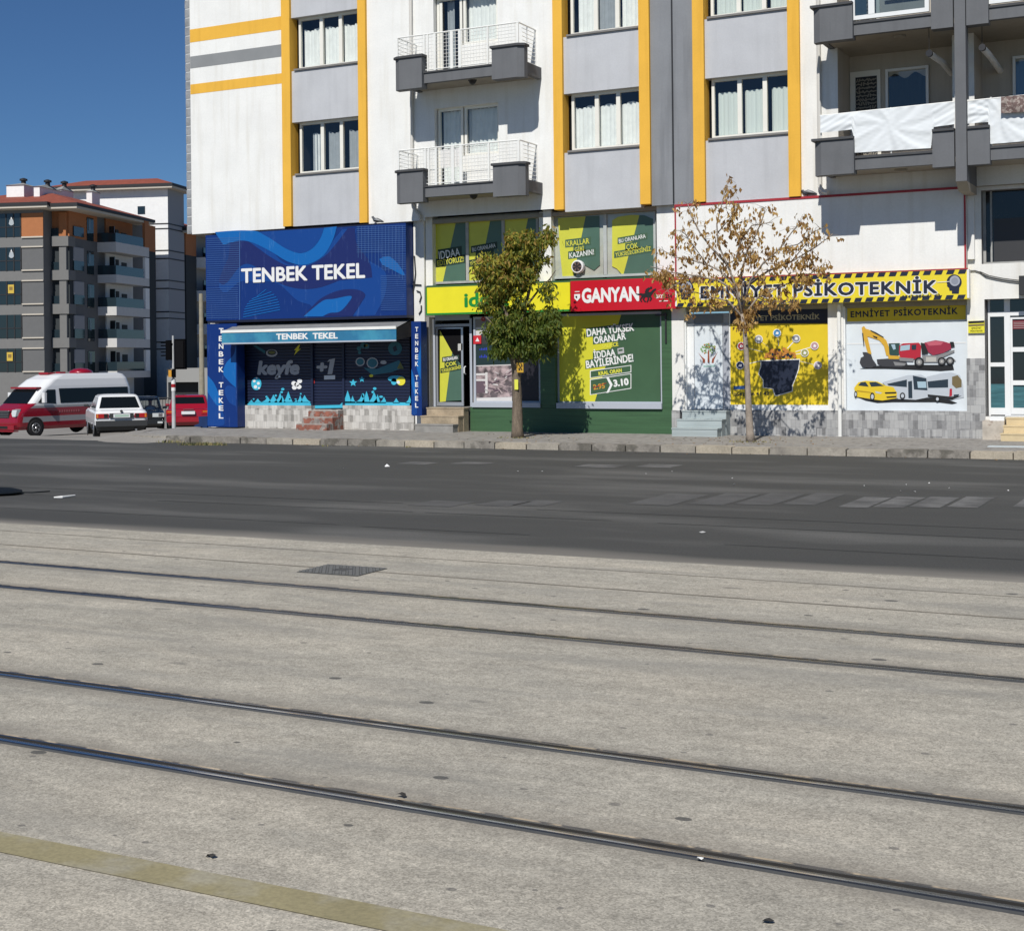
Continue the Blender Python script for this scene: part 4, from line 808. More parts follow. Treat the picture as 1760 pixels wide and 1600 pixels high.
f.text('3.10', 1055, 664.5, 1081, 661, 11.5, Yq-.012, M_txw, .05); f.art([(1042, 649), (1046, 648.5), (1053, 661), (1046, 675), (1042, 675.5), (1048.5, 662)], Yq-.012, M_txw)
f.art([(1128, 540), (1145, 539), (1145, 542), (1128, 543)], Yq-.004, mat('blue_digits', (0,)*3)); f.build('poster', wD)
s_ = MB(); s_.box(XX(956, 695, YF-.12), XX(1137, 695, YF-.12), YF-.12, YF+.1, ZZ(957, 702, YF-.12), ZZ(957, 692.5, YF-.12), M_aluw); s_.build('window_sill', wD)
s_ = MB(); x = XX(1144, 560, Yg-.03); s_.box(x-.02, x+.02, Yg-.03, Yg-.003, ZZ(1144, 590, Yg), ZZ(1144, 538, Yg), M_blackm); s_.box(XX(1126, 540, Yg-.03), XX(1146, 540, Yg-.03), Yg-.05, Yg-.003, ZZ(1137, 543, Yg), ZZ(1137, 540, Yg), M_cable); s_.build('cable_bracket', A)
# cables and bits on the white pillar
s_ = MB(); Yc_ = YF-.09
for pts in ([(700, 540), (707, 515), (712, 490), (714, 470), (712, 440)], [(716, 500), (722, 502), (724, 510), (721, 520)], [(720, 540), (724, 534), (724, 525)], [(704, 489), (724, 490)]): s_.tube([onY(x, y, Yc_) for x, y in pts], .018, M_cable, 5)
s_.build('cable', A)
# dark bracing behind the big blue sign
s_ = MB(); M_brk = mat('dark_plywood', (.018, .015, .014), .9, var=.3, vs=4); s_.box(XX(699, 450, YF-.05), XX(713, 450, YF-.05), YF-.05, YF+.3, ZZ(700, 556, YF), ZZ(700, 384, YF), M_brk)
s_.build('sign_backing', A)

# ----------------------------------------------------------------- signs of the corner shop
M_blue = mat('sign_blue', (.006, .035, .20), .45, spec=.3); M_blueL = mat('sign_light_blue', (.006, .14, .46), .35); M_blueM = mat('sign_mid_blue', (.006, .07, .32), .35); M_blueV = mat('sign_violet_blue', (.012, .022, .15), .4); M_bluegrid = mat('sign_grid_blue', (.07, .16, .38), .5)
t, N, L, b = tools(M_blue)
def streaky(M, base, col, amt=.55):
    t, N, L, b = tools(M); geo = N.new('ShaderNodeNewGeometry'); mp = N.new('ShaderNodeMapping'); mp.inputs['Scale'].default_value = (9, 1, .9); L.new(geo.outputs['Position'], mp.inputs[0])
    n = N.new('ShaderNodeTexNoise'); n.inputs['Scale'].default_value = 1.6; n.inputs['Detail'].default_value = 5; n.inputs['Roughness'].default_value = .7; L.new(mp.outputs[0], n.inputs[0])
    r = N.new('ShaderNodeMapRange'); r.inputs[1].default_value = .60; r.inputs[2].default_value = .76; r.inputs[4].default_value = amt; L.new(n.outputs[0], r.inputs[0])
    mx = N.new('ShaderNodeMix'); mx.data_type = 'RGBA'; L.new(r.outputs[0], mx.inputs[0]); mx.inputs[6].default_value = (*base, 1); mx.inputs[7].default_value = (*col, 1); L.new(mx.outputs[2], b.inputs['Base Color'])
streaky(M_blue, (.005, .030, .165), (.09, .15, .34), .7); streaky(M_blueL, (.005, .12, .40), (.12, .28, .55), .5); streaky(M_blueM, (.005, .05, .24), (.09, .18, .42), .7); streaky(M_blueV, (.009, .018, .115), (.08, .13, .30), .7)
YB_ = YF-.42
o = MB(); x0, x1, z0, z1 = XX(354, 480, YB_), XX(698.3, 480, YB_), ZZ(354, 551.5, YB_), ZZ(354, 405, YB_); o.box(x0, x1, YB_, YF-.06, z0, z1, M_blue)
sg = root('shop_sign', ((x0+x1)/2, YF-.1, z0), 'large blue TENBEK TEKEL signboard with swirling wave print above the corner shop', 'shop sign'); o.build('board', sg)
def Q(x, y): return (340+x/4.1025, 370+y/4.1025)
def curve(pts, n=8):        # smooth closed/open outline through points
    out = []; m_ = len(pts)
    for i in range(m_-1):
        p0, p1, p2, p3 = pts[max(i-1, 0)], pts[i], pts[i+1], pts[min(i+2, m_-1)]
        for k in range(n):
            t_ = k/n; out.append(tuple(.5*((2*p1[j])+(-p0[j]+p2[j])*t_+(2*p0[j]-5*p1[j]+4*p2[j]-p3[j])*t_*t_+(-p0[j]+3*p1[j]-3*p2[j]+p3[j])*t_**3) for j in (0, 1)))
    out.append(pts[-1]); return out
f = MB()
f.art([Q(x, y) for x, y in curve([(235, 210), (300, 180), (400, 190), (500, 230), (600, 330), (700, 350), (850, 300), (960, 170), (1020, 100)])+curve([(1120, 95), (1110, 180), (1160, 290), (1290, 370), (1330, 430), (1320, 560), (1250, 705)])+curve([(760, 710), (800, 640), (700, 600), (560, 480), (420, 470), (300, 470), (200, 545), (150, 500), (180, 400), (235, 300)])], YB_-.003, M_blueM)
f.art([Q(x, y) for x, y in curve([(230, 190), (330, 175), (420, 230), (520, 300), (640, 360), (760, 360), (880, 300), (960, 220), (1060, 90)])+curve([(1110, 90), (1120, 200), (1210, 330), (1230, 440)])+curve([(1000, 460), (860, 510), (730, 520), (600, 490), (480, 420), (380, 350), (300, 360), (200, 480), (150, 470), (170, 400), (215, 300)])], YB_-.006, M_blueV)
f.art([Q(x, y) for x, y in curve([(120, 120), (220, 112), (330, 108), (430, 118), (520, 170), (620, 235), (720, 268), (800, 240), (860, 170), (890, 90)])+curve([(980, 80), (950, 180), (880, 290), (760, 350), (640, 330), (520, 260), (400, 200), (300, 180), (180, 210)])], YB_-.009, M_blueL)
f.art([Q(x, y) for x, y in curve([(430, 118), (520, 170), (620, 235), (720, 268), (800, 240), (860, 170), (890, 90)])], YB_-.012, M_blueM)
f.art([Q(x, y) for x, y in curve([(740, 712), (800, 650), (880, 580), (1000, 530), (1120, 525), (1180, 560), (1150, 620), (1090, 712)])], YB_-.009, M_blueV)
f.art([Q(x, y) for x, y in curve([(745, 715), (820, 650), (890, 600), (960, 590), (1080, 570), (1060, 620), (1000, 680), (930, 690), (880, 714)])], YB_-.012, M_blueL)
f.art([Q(x, y) for x, y in curve([(1280, 310), (1340, 290), (1400, 330), (1450, 400), (1450, 425), (1380, 390), (1300, 350)])], YB_-.009, M_blueL)
for k in range(11):            # striped disc
    y = 545+k*18; hw_ = 130*math.sqrt(max(0, 1-((y-690)/150)**2)); sk = (y-690)*.0
    x0_, x1_ = 450-hw_, 450+hw_
    f.art([Q(x0_, y+26), Q(x1_, y-26), Q(x1_, y-20), Q(x0_, y+32)], YB_-.010-.0002*k, M_blueL) if y+32 < 722 else None
def grid(x0, x1, y0, y1):
    nx = int((x1-x0)/14); ny = int((y1-y0)/15)
    for j in range(ny+1): yy = y0+j*15; f.art([Q(x0, yy+.045*(700-x0)*.5), Q(x1, yy+.045*(700-x1)*.5), Q(x1, yy+.045*(700-x1)*.5+2.4), Q(x0, yy+.045*(700-x0)*.5+2.4)], YB_-.015, M_bluegrid)
grid(62, 290, 150, 480); grid(62, 285, 500, 710); grid(1120, 1466, 90, 270); grid(1300, 1466, 290, 400); grid(1290, 1466, 440, 690)
for k in range(14): xx = 1130+k*24; f.art([Q(xx, 78), Q(xx+2, 78), Q(xx+2, 300+k*12), Q(xx, 300+k*12)], YB_-.016, M_bluegrid)
f.art([Q(293, 120), Q(297, 120), Q(297, 738), Q(293, 738)], YB_-.016, M_bluegrid); f.build('printed_waves', sg)
f = MB(); f.text('TENBEK TEKEL', 414.5, 486, 627.5, 477, 24.5, YB_-.02, mat('text_white', (0,)*3), .03); f.build('lettering', sg)
o = MB(); o.box(x0+.05, x1+.02, YB_-.01, YF-.05, z0-.07, z0-.002, mat('navy_frame', (.006, .009, .03), .5)); o.box(XX(411, 400, YB_), x1+.01, YB_-.006, YF-.05, z1+.002, z1+.035, mat('navy_frame', (0,)*3)); o.build('sign_frame', sg)
def pillar_sign(px0, px1, pyt, pyb, dep, label, tx0, tx1, ty0, ty1, Y, seed):
    o = MB(); x0, x1, z1, z0 = XX(px0, pyt, Y), XX(px1, pyt, Y), ZZ(px0, pyt, Y), ZZ(px0, pyb, Y); o.box(x0, x1, Y, Y+dep, z0, z1, M_blue)
    rt = root('pillar_sign', ((x0+x1)/2, Y+dep, z0), label, 'shop sign', 'blue vertical signs beside the corner shop'); o.build('panel', rt)
    f = MB(); w_ = px1-px0; hh = pyb-pyt
    f.art([(px0+u*w_, pyt+v_*hh) for u, v_ in curve([(.98, .20), (.9, .30), (.65, .38), (.55, .48), (.75, .56), (.98, .62)])], Y-.003, M_blueL)
    f.art([(px0+u*w_, pyt+v_*hh) for u, v_ in curve([(.02, .50), (.25, .58), (.45, .72), (.5, .82), (.3, .78), (.02, .66)])], Y-.003, M_blueL)
    f.art([(px0+u*w_, pyt+v_*hh) for u, v_ in curve([(.02, .66), (.3, .78), (.5, .82), (.6, .95), (.5, .99), (.02, .99)])], Y-.005, M_blueM)
    f.art([(px0+u*w_, pyt+v_*hh) for u, v_ in curve([(.98, .62), (.7, .60), (.6, .66), (.75, .76), (.98, .8)])], Y-.005, M_blueM)
    f.build('printed_waves', rt)
    f = MB(); seq = 'TENBEK TEKEL'; n = len(seq); st = (ty1-ty0)/(n-.1)
    gap = 0
    for i, chh in enumerate(seq):
        if chh == ' ': continue
        yb_ = ty0+st*(i+.68); f.text(chh, tx0, yb_, tx1, yb_, st*.68, Y-.012, M_txw, .03)
    f.build('lettering', rt); return rt
pillar_sign(355.5, 406.5, 557, 733.5, .35, 'wide blue vertical sign with white stacked letters at the building corner', 376, 384, 564, 722, YF-.40, 1)
pillar_sign(706.8, 723.5, 552.8, 714.5, .30, 'narrow blue vertical sign with stacked letters between the two shops', 713.5, 718.8, 562, 703, YF-.42, 2)
o = MB(); yy = YF-.38; M_navyb = mat('navy_panel', (.008, .03, .11), .5, var=.15)
o.prism([P(x, y, yy) for x, y in ((334, 731), (342, 728), (341, 716), (356, 715), (356, 735.5), (334, 733))], yy, yy+.06, M_navyb); o.prism([P(x, y, yy) for x, y in ((345, 733), (347, 733), (347, 739), (345, 739))], yy, yy+.05, M_blackm)
q = onY(345, 736, yy); tag(o.build('low_panel', origin=(q.x, yy, KT)), 'low navy blue panel leaning beside the corner sign foot', 'panel')
# awning
M_awtop = mat('awning_grey_canvas', (.20, .205, .21), .9, var=.15, vs=4); M_awbl = mat('awning_blue_valance', (.02, .16, .30), .7, var=.15, vs=2, col2=(.04, .24, .36), c2s=1.2, c2lo=.45, c2hi=.6); M_awd = mat('awning_dark', (.02, .02, .022), .8)
Ya = YF-.88; xf0, xf1 = XX(381.4, 569.4, Ya), XX(681.3, 562.6, Ya); zf1, zf0 = ZZ(681, 562.8, Ya), ZZ(681, 583.3, Ya)-.02; zb1 = ZZ(709, 549, YF-.1)
aw = root('shop_awning', ((xf0+xf1)/2, YF-.1, zb1), 'grey shop awning with blue TENBEK TEKEL valance over the corner shop', 'awning')
o = MB(); Yk = YF-.12
o.mesh([(xf0, Ya, zf1), (xf1, Ya, zf1), (xf1, Yk, zb1), (xf0, Yk, zb1), (xf0, Ya, zf1-.03), (xf1, Ya, zf1-.03), (xf1, Yk, zb1-.03), (xf0, Yk, zb1-.03)], [(0, 1, 2, 3), (7, 6, 5, 4), (0, 3, 7, 4), (1, 5, 6, 2)], M_awtop)
o.build('canopy', aw)
o = MB(); o.poly([(xf1, Ya+.02, zf1), (xf1, Yk, zb1), (xf1, Yk, zf0+.1), (xf1, Ya+.02, zf0)], M_awd); o.poly([(xf0, Ya+.02, zf1), (xf0, Yk, zb1), (xf0, Yk, zf0+.1), (xf0, Ya+.02, zf0)], M_awd); o.build('side_flap', aw)
o = MB(); o.box(xf0, xf1, Ya-.03, Ya, zf1-.04, zf1+.035, M_rail); o.box(xf0, xf1, Ya-.025, Ya+.005, zf0-.03, zf0+.01, M_aluw); o.build('front_bar', aw)
o = MB(); o.box(xf0, xf1, Ya-.012, Ya-.004, zf0+.01, zf1-.04, M_awbl); vl = o.build('valance', aw)
f = MB(); f.text('TENBEK  TEKEL', 474.5, 583.6, 580.5, 581.6, 10, Ya-.018, M_txw, .04); f.build('lettering', vl)
# ----------------------------------------------------------------- iddaa and GANYAN signs
M_iy = mat('sign_yellow', (.78, .70, .02), .4, var=.04, vs=3); M_ig = mat('sign_green_text', (.005, .23, .03), .5); M_red = mat('sign_red', (.52, .008, .02), .35, var=.04, vs=2)
Yi = YF-.28
def board(px0, px1, pyt, pyb, M, name, label, Y=Yi, edge=None):
    x0, x1, z1, z0 = XX(px0, pyt, Y), XX(px1, pyt, Y), ZZ(px0, pyt, Y), ZZ(px0, pyb, Y)
    rt = root(name, ((x0+x1)/2, YF, z0), label, 'shop sign'); o = MB(); o.box(x0, x1, Y, YF-.03, z0, z1, M); o.build('board', rt)
    if edge: e = MB(); e.box(x0, x1+.0, Y-.012, Y-.001, z0-.0, z0+.045, edge); e.box(x0-.001, x0+.03, Y-.012, Y-.001, z0+.046, z1, edge); e.build('edge_trim', rt)
    return rt
s1 = board(732, 979.5, 494.8, 542, M_iy, 'shop_sign', 'bright yellow signboard with green lettering partly hidden by the leafy tree', edge=M_ig)
f = MB(); f.text('iddaa', 798, 527.5, 875, 524.5, 24.5, Yi-.006, M_ig, .035); f.build('lettering', s1)
s2 = board(980.5, 1161, 483.5, 535.5, M_red, 'shop_sign', 'red GANYAN signboard with a black racing horse', Y=Yi-.05)
f = MB(); Yr_ = Yi-.06; f.text('GANYAN', 1000, 520, 1098.5, 516.5, 24, Yr_, M_txw, .045); f.text('BAYİ', 1127, 513, 1142, 512.5, 6.5, Yr_, M_txw, .03); f.text('254', 1143.5, 512.4, 1155, 512, 6.5, Yr_, mat('text_black', (.01, .01, .01), .5), .02); f.art([(1133, 517), (1148, 516.6), (1148, 518), (1133, 518.4)], Yr_, M_txw)
f.art([(987, 506), (997, 505.5), (997, 512), (992, 518), (987, 513)], Yr_, M_txw); f.art([(989, 509), (992, 508.8), (992, 514), (989, 511)], Yr_-.003, mat('text_black', (0,)*3)); f.art([(988, 501), (996, 500.7), (996, 502), (988, 502.3)], Yr_, M_txw); f.build('lettering', s2)
M_blk2 = mat('text_black', (0,)*3)
f = MB()                                      # galloping horse with jockey silhouette
f.art([(1096, 507), (1101, 504), (1106, 505), (1112, 502), (1118, 502), (1122, 498), (1127, 495.5), (1128, 498), (1124.5, 501), (1121, 506), (1117, 511), (1108, 511), (1103, 510), (1101, 507)], Yr_, M_blk2)
for leg in ([(1103, 509), (1106, 510), (1102, 515), (1104, 519), (1101.5, 519), (1099.5, 515)], [(1106, 510), (1109, 511), (1107, 515), (1111, 519), (1108, 519.5), (1104.5, 515)], [(1115, 510), (1118, 508), (1121, 513), (1118, 518), (1116, 517.5), (1118, 513.5)], [(1112, 510), (1115, 510), (1116, 514), (1113, 520), (1111, 519.5), (1113, 514.5)]): f.art(leg, Yr_-.001, M_blk2)
f.art([(1108, 502.5), (1110, 497), (1115, 494), (1119, 496), (1116, 498), (1114, 502)], Yr_-.002, M_blk2); f.disc(1119, 494.6, 2, 2, Yr_-.003, M_blk2, 10); f.art([(1092, 505), (1098, 505), (1101, 507), (1097, 508)], Yr_-.003, M_blk2); f.build('horse_emblem', s2)

# ================================================================= building B (right of the joint)
XB1 = XX(2150, 500, YF); YBb = YU-1.15; YR = YU+1.15
B_ = root('apartment_building', ((XJ+XB1)/2, YF, 0), 'grey and white apartment building with deep dark grey balconies, right of the dark joint', 'building')
x_p5 = (XX(1188.9, 0, YP), XX(1208.4, 0, YP)); x_p6 = (XX(1352.3, 0, YP), XX(1372.7, 0, YP))
zB1s, zB1t = ZZ(1354, 227, YU), ZZ(1353, 121, YU); zB2s = ZZ(1351.8, 13, YU); zB2t = zB2s+(zB1t-zB1s)
zPt, zPb = ZZ(1350, 341, YU), ZZ(1500, 467, YU-.1)
o = MB()
wallgrid(o, XJ+.01, x_p5[0], zPt, ZTOP, [], YU, M_mgrey)
for a, b_ in ((zPt, zB1s-.05), (zB1t, zB2s-.05), (zB2t, ZTOP)): o.box(x_p5[1], x_p6[0], YU, YF+.1, a, b_, M_lgrey)
xl1, xl2, xl3 = XX(1440, 150, YU), XX(1637, 150, YU), XX(1674, 100, YU); xl4 = XX(1880, 100, YU)
# loggia levels
Yk = YBb-.12
bt, bb_, mt, mb = ZZ(1467, 234, Yk), ZZ(1467, 298, Yk), ZZ(1468, 269, YBb), ZZ(1468, 292.5, YBb)
dzB = ZZ(1396, 76.5, Yk)-ZZ(1400, 305, Yk)
lv = [(mb+.12, mb+dzB+.06), (mb+dzB+.12, mb+2*dzB+.06)]
holesB = [(xa_, xb_, a, min(b2, ZTOP-.1)) for a, b2 in lv for xa_, xb_ in ((xl1, xl2), (xl3, xl4))]
wallgrid(o, x_p6[1], XB1, zPt, ZTOP, holesB, YU, M_whiteB, rev=1.15, Mrev=M_logg)
# back walls of the loggias (with opening for door and window)
for li, (a, b2) in enumerate(lv):
    wallgrid(o, xl1-.02, xl4+.02, a-.02, b2+.02, [], YR, M_logg)
o.poly([(XJ, YU, ZTOP), (XB1, YU, ZTOP), (XB1, 46, ZTOP), (XJ, 46, ZTOP)], M_lgrey); o.poly([(XB1, YU, 0), (XB1, 46, 0), (XB1, 46, ZTOP), (XB1, YU, ZTOP)], M_lgrey); o.poly([(XJ, 46, 0), (XB1, 46, 0), (XB1, 46, ZTOP), (XJ, 46, ZTOP)], M_lgrey)
o.poly([(XJ, YU, zPt), (XJ, YF+.3, zPt), (XB1, YF+.3, zPt), (XB1, YU, zPt)], M_soffit)
o.build('wall', B_)
for a, b_ in (x_p5, x_p6): s_ = MB(); s_.box(a, b_, YP, YF+.08, ZZ(1200 if a == x_p5[0] else 1365, 347.5 if a == x_p5[0] else 338, YP), ZTOP, M_orange); s_.build('pilaster', B_)
s_ = MB(); s_.box(XJ-.02, XJ+.02, YU-.008, YU+.2, ZZ(1160, 350, YU), ZTOP, M_blackm); s_.build('expansion_joint', B_)
for k, (z0, z1) in enumerate(((zB1s, zB1t), (zB2s, zB2t))):
    M_cy2 = mat('pale_curtain', (.66, .70, .66), .9)
    window(B_, x_p5[1]+.1, x_p6[0]-.005, z0, z1, YU+.17, (.36, .68), curt=[(.06, .34, M_cy2), (.4, .66, M_cy2), (.74, .99, M_cy2)], top=.25 if k == 0 else .05, drop=.01)
# white fascia panel with red edging above the sign
YFp = YU-.03; xf_a, xf_b = XX(1160, 400, YFp), XX(1660.5, 400, YFp)
o = MB(); o.box(xf_a, xf_b, YFp, YF+.1, zPb, zPt-.002, M_white); fo = o.build('fascia_panel', B_)
o = MB(); o.box(xf_a, xf_b, YFp-.02, YFp-.001, zPt-.045, zPt+.01, M_redline); o.box(xf_a-.0, xf_a+.035, YFp-.02, YFp-.001, zPb, zPt-.046, M_redline); o.box(xf_b-.04, xf_b+.0, YFp-.02, YFp-.001, zPb, zPt-.046, M_redline); o.build('edge_trim', fo)
# balconies
def parapet(o, x0, x1, c0, c1, x_end0, x_end1, dz):
    pass
def balcB(dz, k):
    o = MB(); xa, xb, xc_, xd = XX(1399, 270, Yk), XX(1467.5, 270, Yk), XX(1602.5, 260, Yk), XX(1643, 260, Yk); xe, xf, xg = XX(1660, 250, Yk), XX(1701, 250, Yk), XX(1850, 250, Yk); xh = XX(1900, 250, Yk)
    def slab_(x0, x1, z0, z1, chl=False):
        pts = [(x0+(.16 if chl else 0), Yk), (x1, Yk), (x1, YBb+.16), (x0, YBb+.16), (x0, Yk+(.1 if chl else 0))]; o.slab(pts, z0+dz, z1+dz, M_dgrey)
        o.slab([(x0-(.05 if chl else 0), Yk-.04), (x1, Yk-.04), (x1, YBb+.19), (x0-(.05 if chl else 0), YBb+.19)], z1+dz+.001, z1+dz+.055, M_cap)
    slab_(xa, xb, bb_, bt-.055, True); slab_(xc_, xd-.035, bb_, bt-.055); slab_(xe+.035, xf, bb_, bt-.055); slab_(xg, xh, bb_, bt-.055)
    for p_, q_ in ((xb, xc_), (xf, xg)):
        o.box(p_+.001, q_-.001, YBb, YBb+.14, mb+dz, mt+dz-.055, M_dgrey); o.box(p_+.001, q_-.001, YBb-.03, YBb+.17, mt+dz-.054, mt+dz, M_cap)
    o.box(xa+.05, xa+.17, YBb+.161, YU-.002, mb+dz, mt+dz, M_dgrey)
    bo = o.build('balcony', B_)
    s_ = MB(); s_.box(xa+.06, xh, YBb+.02, YR, mb+dz+.02, mb+dz+.13, M_soffit); s_.build('floor_slab', bo)
    s_ = MB(); s_.lathe([(.13, -.05), (.14, -.02), (.14, 0)], (XX(1546, 63, YBb+.6), YBb+.6, mb+dz+.02), (0, 0, 1), M_soffit, 14); s_.build('soffit_lamp', bo)
    return bo
bl = balcB(0, 0); bu = balcB(dzB, 1)
# front column with its corbel
xcA, xcB = XX(1642, 200, Yk), XX(1661, 200, Yk); zc0 = ZZ(1650, 312, Yk)
o = MB(); o.box(xcA, xcB, Yk-.02, YBb+.2, zc0, ZTOP, M_mgrey if False else M_dgrey)
o.prism([(xcA, zc0-.001), (xcB, zc0-.001), (xcB, zc0-.002), (xcA, zc0-.002)], Yk, YBb+.2, M_dgrey)
v = [(xcA, Yk-.02, zc0-.003), (xcB, Yk-.02, zc0-.003), (xcB, YU-.04, zc0-.003), (xcA, YU-.04, zc0-.003), (xcA, YBb+.2, zc0-.18), (xcB, YBb+.2, zc0-.18), (xcB, YU-.04, zc0-.18), (xcA, YU-.04, zc0-.18)]
o.mesh(v, [(0, 1, 2, 3), (4, 7, 6, 5), (0, 4, 5, 1), (1, 5, 6, 2), (0, 3, 7, 4)], M_soffit); o.box(xcA+.002, xcB-.002, YBb+.201, YU-.001, zc0-.002, mb+.02, M_dgrey); o.build('column', B_)
# door and windows at the back of the loggias
xw0, xw1 = XX(1523, 150, YR), XX(1597, 150, YR); zw1 = ZZ(1597, 113, YR-.02)
M_lat = mat('lattice_cream', (.25, .23, .19), .8)
for li in range(2):
    dz = dzB*li
    window(B_, xw0, xw1, zw1-1.35+dz, zw1+dz, YR-.08, (), Mf=M_upvcw, sill=False, inner=False, curt=[(.05, .98, mat('dark_lace', (.03, .04, .042), .9))], top=.06, drop=.12, fw_=.06)
    o = MB(); xd0, xd1 = XX(1462, 150, YR), XX(1514, 150, YR); o.box(xd0, xd1, YR-.05, YR-.005, mb+.14+dz, zw1+.02+dz, M_upvc); d_ = o.build('balcony_door', B_)
    o = MB(); o.box(xd0+.13, xd1-.08, YR-.06, YR-.051, mb+.4+dz, zw1-.12+dz, M_dark); xx = xd0+.2
    for i in range(9):
        for j in range(22):
            cx, cz = xd0+.17+(xd1-xd0-.3)*i/8, mb+.45+dz+(zw1-mb-.65)*j/21
            a = random.uniform(0, 3.14); o.poly([(cx+.05*math.cos(a+q_), YR-.064-.0002*(i+j % 3), cz+.045*math.sin(a+q_)) for q_ in (0, .6, 3.14, 3.74)], M_lat)
    o.build('door_grille', d_)
    window(B_, XX(1741, 100, YR), XX(1800, 100, YR), zw1-1.35+dz, zw1+dz, YR-.08, (), Mf=M_upvcw, sill=False, inner=False, curt=[(.05, .98, mat('blue_curtain', (.12, .2, .32), .9))], top=.06, fw_=.06)
# glazing closing the upper balcony
for a, b_ in ((1462.5, 1597), (1697, 1840)):
    xg0, xg1 = XX(a, 30, YBb), XX(b_, 20, YBb); zg = ZZ(1463, 37, YBb)+.0
    window(B_, xg0, xg1, mt+dzB+.03, mt+dzB+1.9, YBb-.02, (.5,) if a > 1600 else (.27,), Mf=M_upvcw, sill=False, inner=False, curt=[(.02, .2, M_curtg)] if a < 1600 else None, glass=M_glassd, name='balcony_glazing', fw_=.09)
# flue pipes
for a, b_, c_ in (((1597, 92), (1608, 100), (1620, 108)), ((1688, 82), (1698, 93), (1706, 103))):
    o = MB(); Yv = YBb+.45; p0 = onY(*a, Yv-.25); p1 = onY(*b_, Yv+.2); p2 = onY(*c_, Yv+.75); o.tube([p0, p1, p2, (p2.x, YR, p2.z-.05)], .07, M_upvcw, 10); dd = (p1-p0).normalized(); o.tube([p0-dd*.015, p0+dd*.05], .076, M_blackm, 12)
    o.tube([p0, (p0.x, p0.y, mb+dzB+.02)], .008, M_cable, 4); o.build('flue_pipe', B_)
# downpipe with elbow
xp = XX(1408, 200, YU-.06); zpb = ZZ(1408, 322, YU-.06)
vtube(B_, [(xp, YU-.06, ZTOP-.3), (xp, YU-.06, zpb+.12), (xp-.0, YU-.07, zpb), (xp+.10, YU-.16, zpb-.12), (xp+.22, YU-.2, zpb-.16)], .05, M_pipe, 'downpipe')
# dark upper shop window and right hand wall, entrance
o = MB(); zTopR = zPt
hx0 = XX(1686.5, 400, YU-.0); hW = (XX(1687, 400), XX(1900, 400), ZZ(1720, 453), ZZ(1720, 326)); hE = (XX(1693, 600), XX(1850, 600), ZZ(1720, 716), ZZ(1720, 514))
wallgrid(o, XX(1662, 500), XB1, KT-.2, zPt-.003, [hW, hE], YF-.02, M_whiteB, rev=.38, Mrev=mat('grey_reveal', (0,)*3))
o.box(xf_b+.01, XX(1676, 400), YF-.12, YF-.021, zPb+.2, zPt-.004, M_whiteB)
o.build('shop_wall', B_)
o = MB(); o.box(XX(1662, 700, YF-.05), hE[0]-.003, YF-.05, YF-.021, KT-.2, ZZ(1680, 616), M_stone2); o.build('stone_cladding', B_)
M_dw = mat('dirty_dark_glass', (.012, .012, .012), .12, spec=.5, var=.3, vs=3)
o = MB(); o.box(hW[0]+.06, hW[1], YF+.25, YF+.3, hW[2]+.05, hW[3], M_dw); o.box(hW[0]+.001, hW[0]+.06, YF+.22, YF+.3, hW[2]+.05, hW[3]-.001, M_fr); o.box(hW[0]+.001, hW[1], YF+.22, YF+.3, hW[2]+.001, hW[2]+.05, M_fr); x = XX(1704, 400, YF+.25); o.box(x-.02, x+.02, YF+.23, YF+.249, hW[2]+.051, hW[3], M_fr)
o.box(XX(1708, 440, YF+.2), hW[1], YF+.23, YF+.248, ZZ(1720, 450, YF+.23), ZZ(1720, 376, YF+.23), mat('grey_film', (.035, .035, .037), .5)); o.build('shop_window', B_)
YE = YF+.30
def E_(px): return XX(px, 620, YE)
def ez(py): return ZZ(1730, py, YE)
o = MB(); fr_ = [(1699, 1702.5, 514, 716), (1727, 1737, 514, 716), (1702.5, 1727, 536, 544), (1702.5, 1727, 623, 630), (1702.5, 1727, 701, 713), (1737, 1850, 536, 543), (1737, 1850, 713, 716)]
for a, b_, c_, d in fr_: o.box(E_(a), E_(b_), YE-.03, YE+.04, ez(d), ez(c_), M_upvcw)
en = o.build('entrance_door', B_)
o = MB()
for a, b_, c_, d in ((1737.3, 1741, 546, 712), (1741, 1790, 546, 549), (1741, 1790, 597, 605), (1741, 1790, 654, 662), (1741, 1790, 701, 712), (1790, 1796, 546, 712)): o.box(E_(a), E_(b_), YE-.035, YE+.03, ez(d), ez(c_), M_upvcw)
dl = o.build('door_leaf', en)
M_edg = mat('entrance_glass', (.01, .013, .016), .04, spec=.8); M_edt = mat('entrance_teal_reflection', (.05, .14, .16), .2, spec=.6, var=.3, vs=4, stretch=(.5, 1, 5))  # teal reflection in the lower panes is painted as their colour
o = MB(); o.box(E_(1702), E_(1850), YE+.005, YE+.012, ez(660), ez(515), M_edg); o.box(E_(1702), E_(1850), YE+.005, YE+.012, ez(713), ez(660)-.001, M_edt); o.build('pane', en)
o = MB(); o.art([(1740, 551), (1775, 550), (1775, 565), (1740, 566)], YE-.008, mat('maroon_notice', (.16, .01, .02), .5))
for i in range(4): o.art([(1742, 554+i*3), (1772, 553.6+i*3), (1772, 554.6+i*3), (1742, 555+i*3)], YE-.012, mat('notice_pale', (.4, .3, .3), .6))
o.build('door_notice', dl)
o = MB(); o.box(hE[0]-.2, hE[1]+.2, YF+1.5, YF+1.6, 0, 4, M_dark); o.build('hall_back', B_)
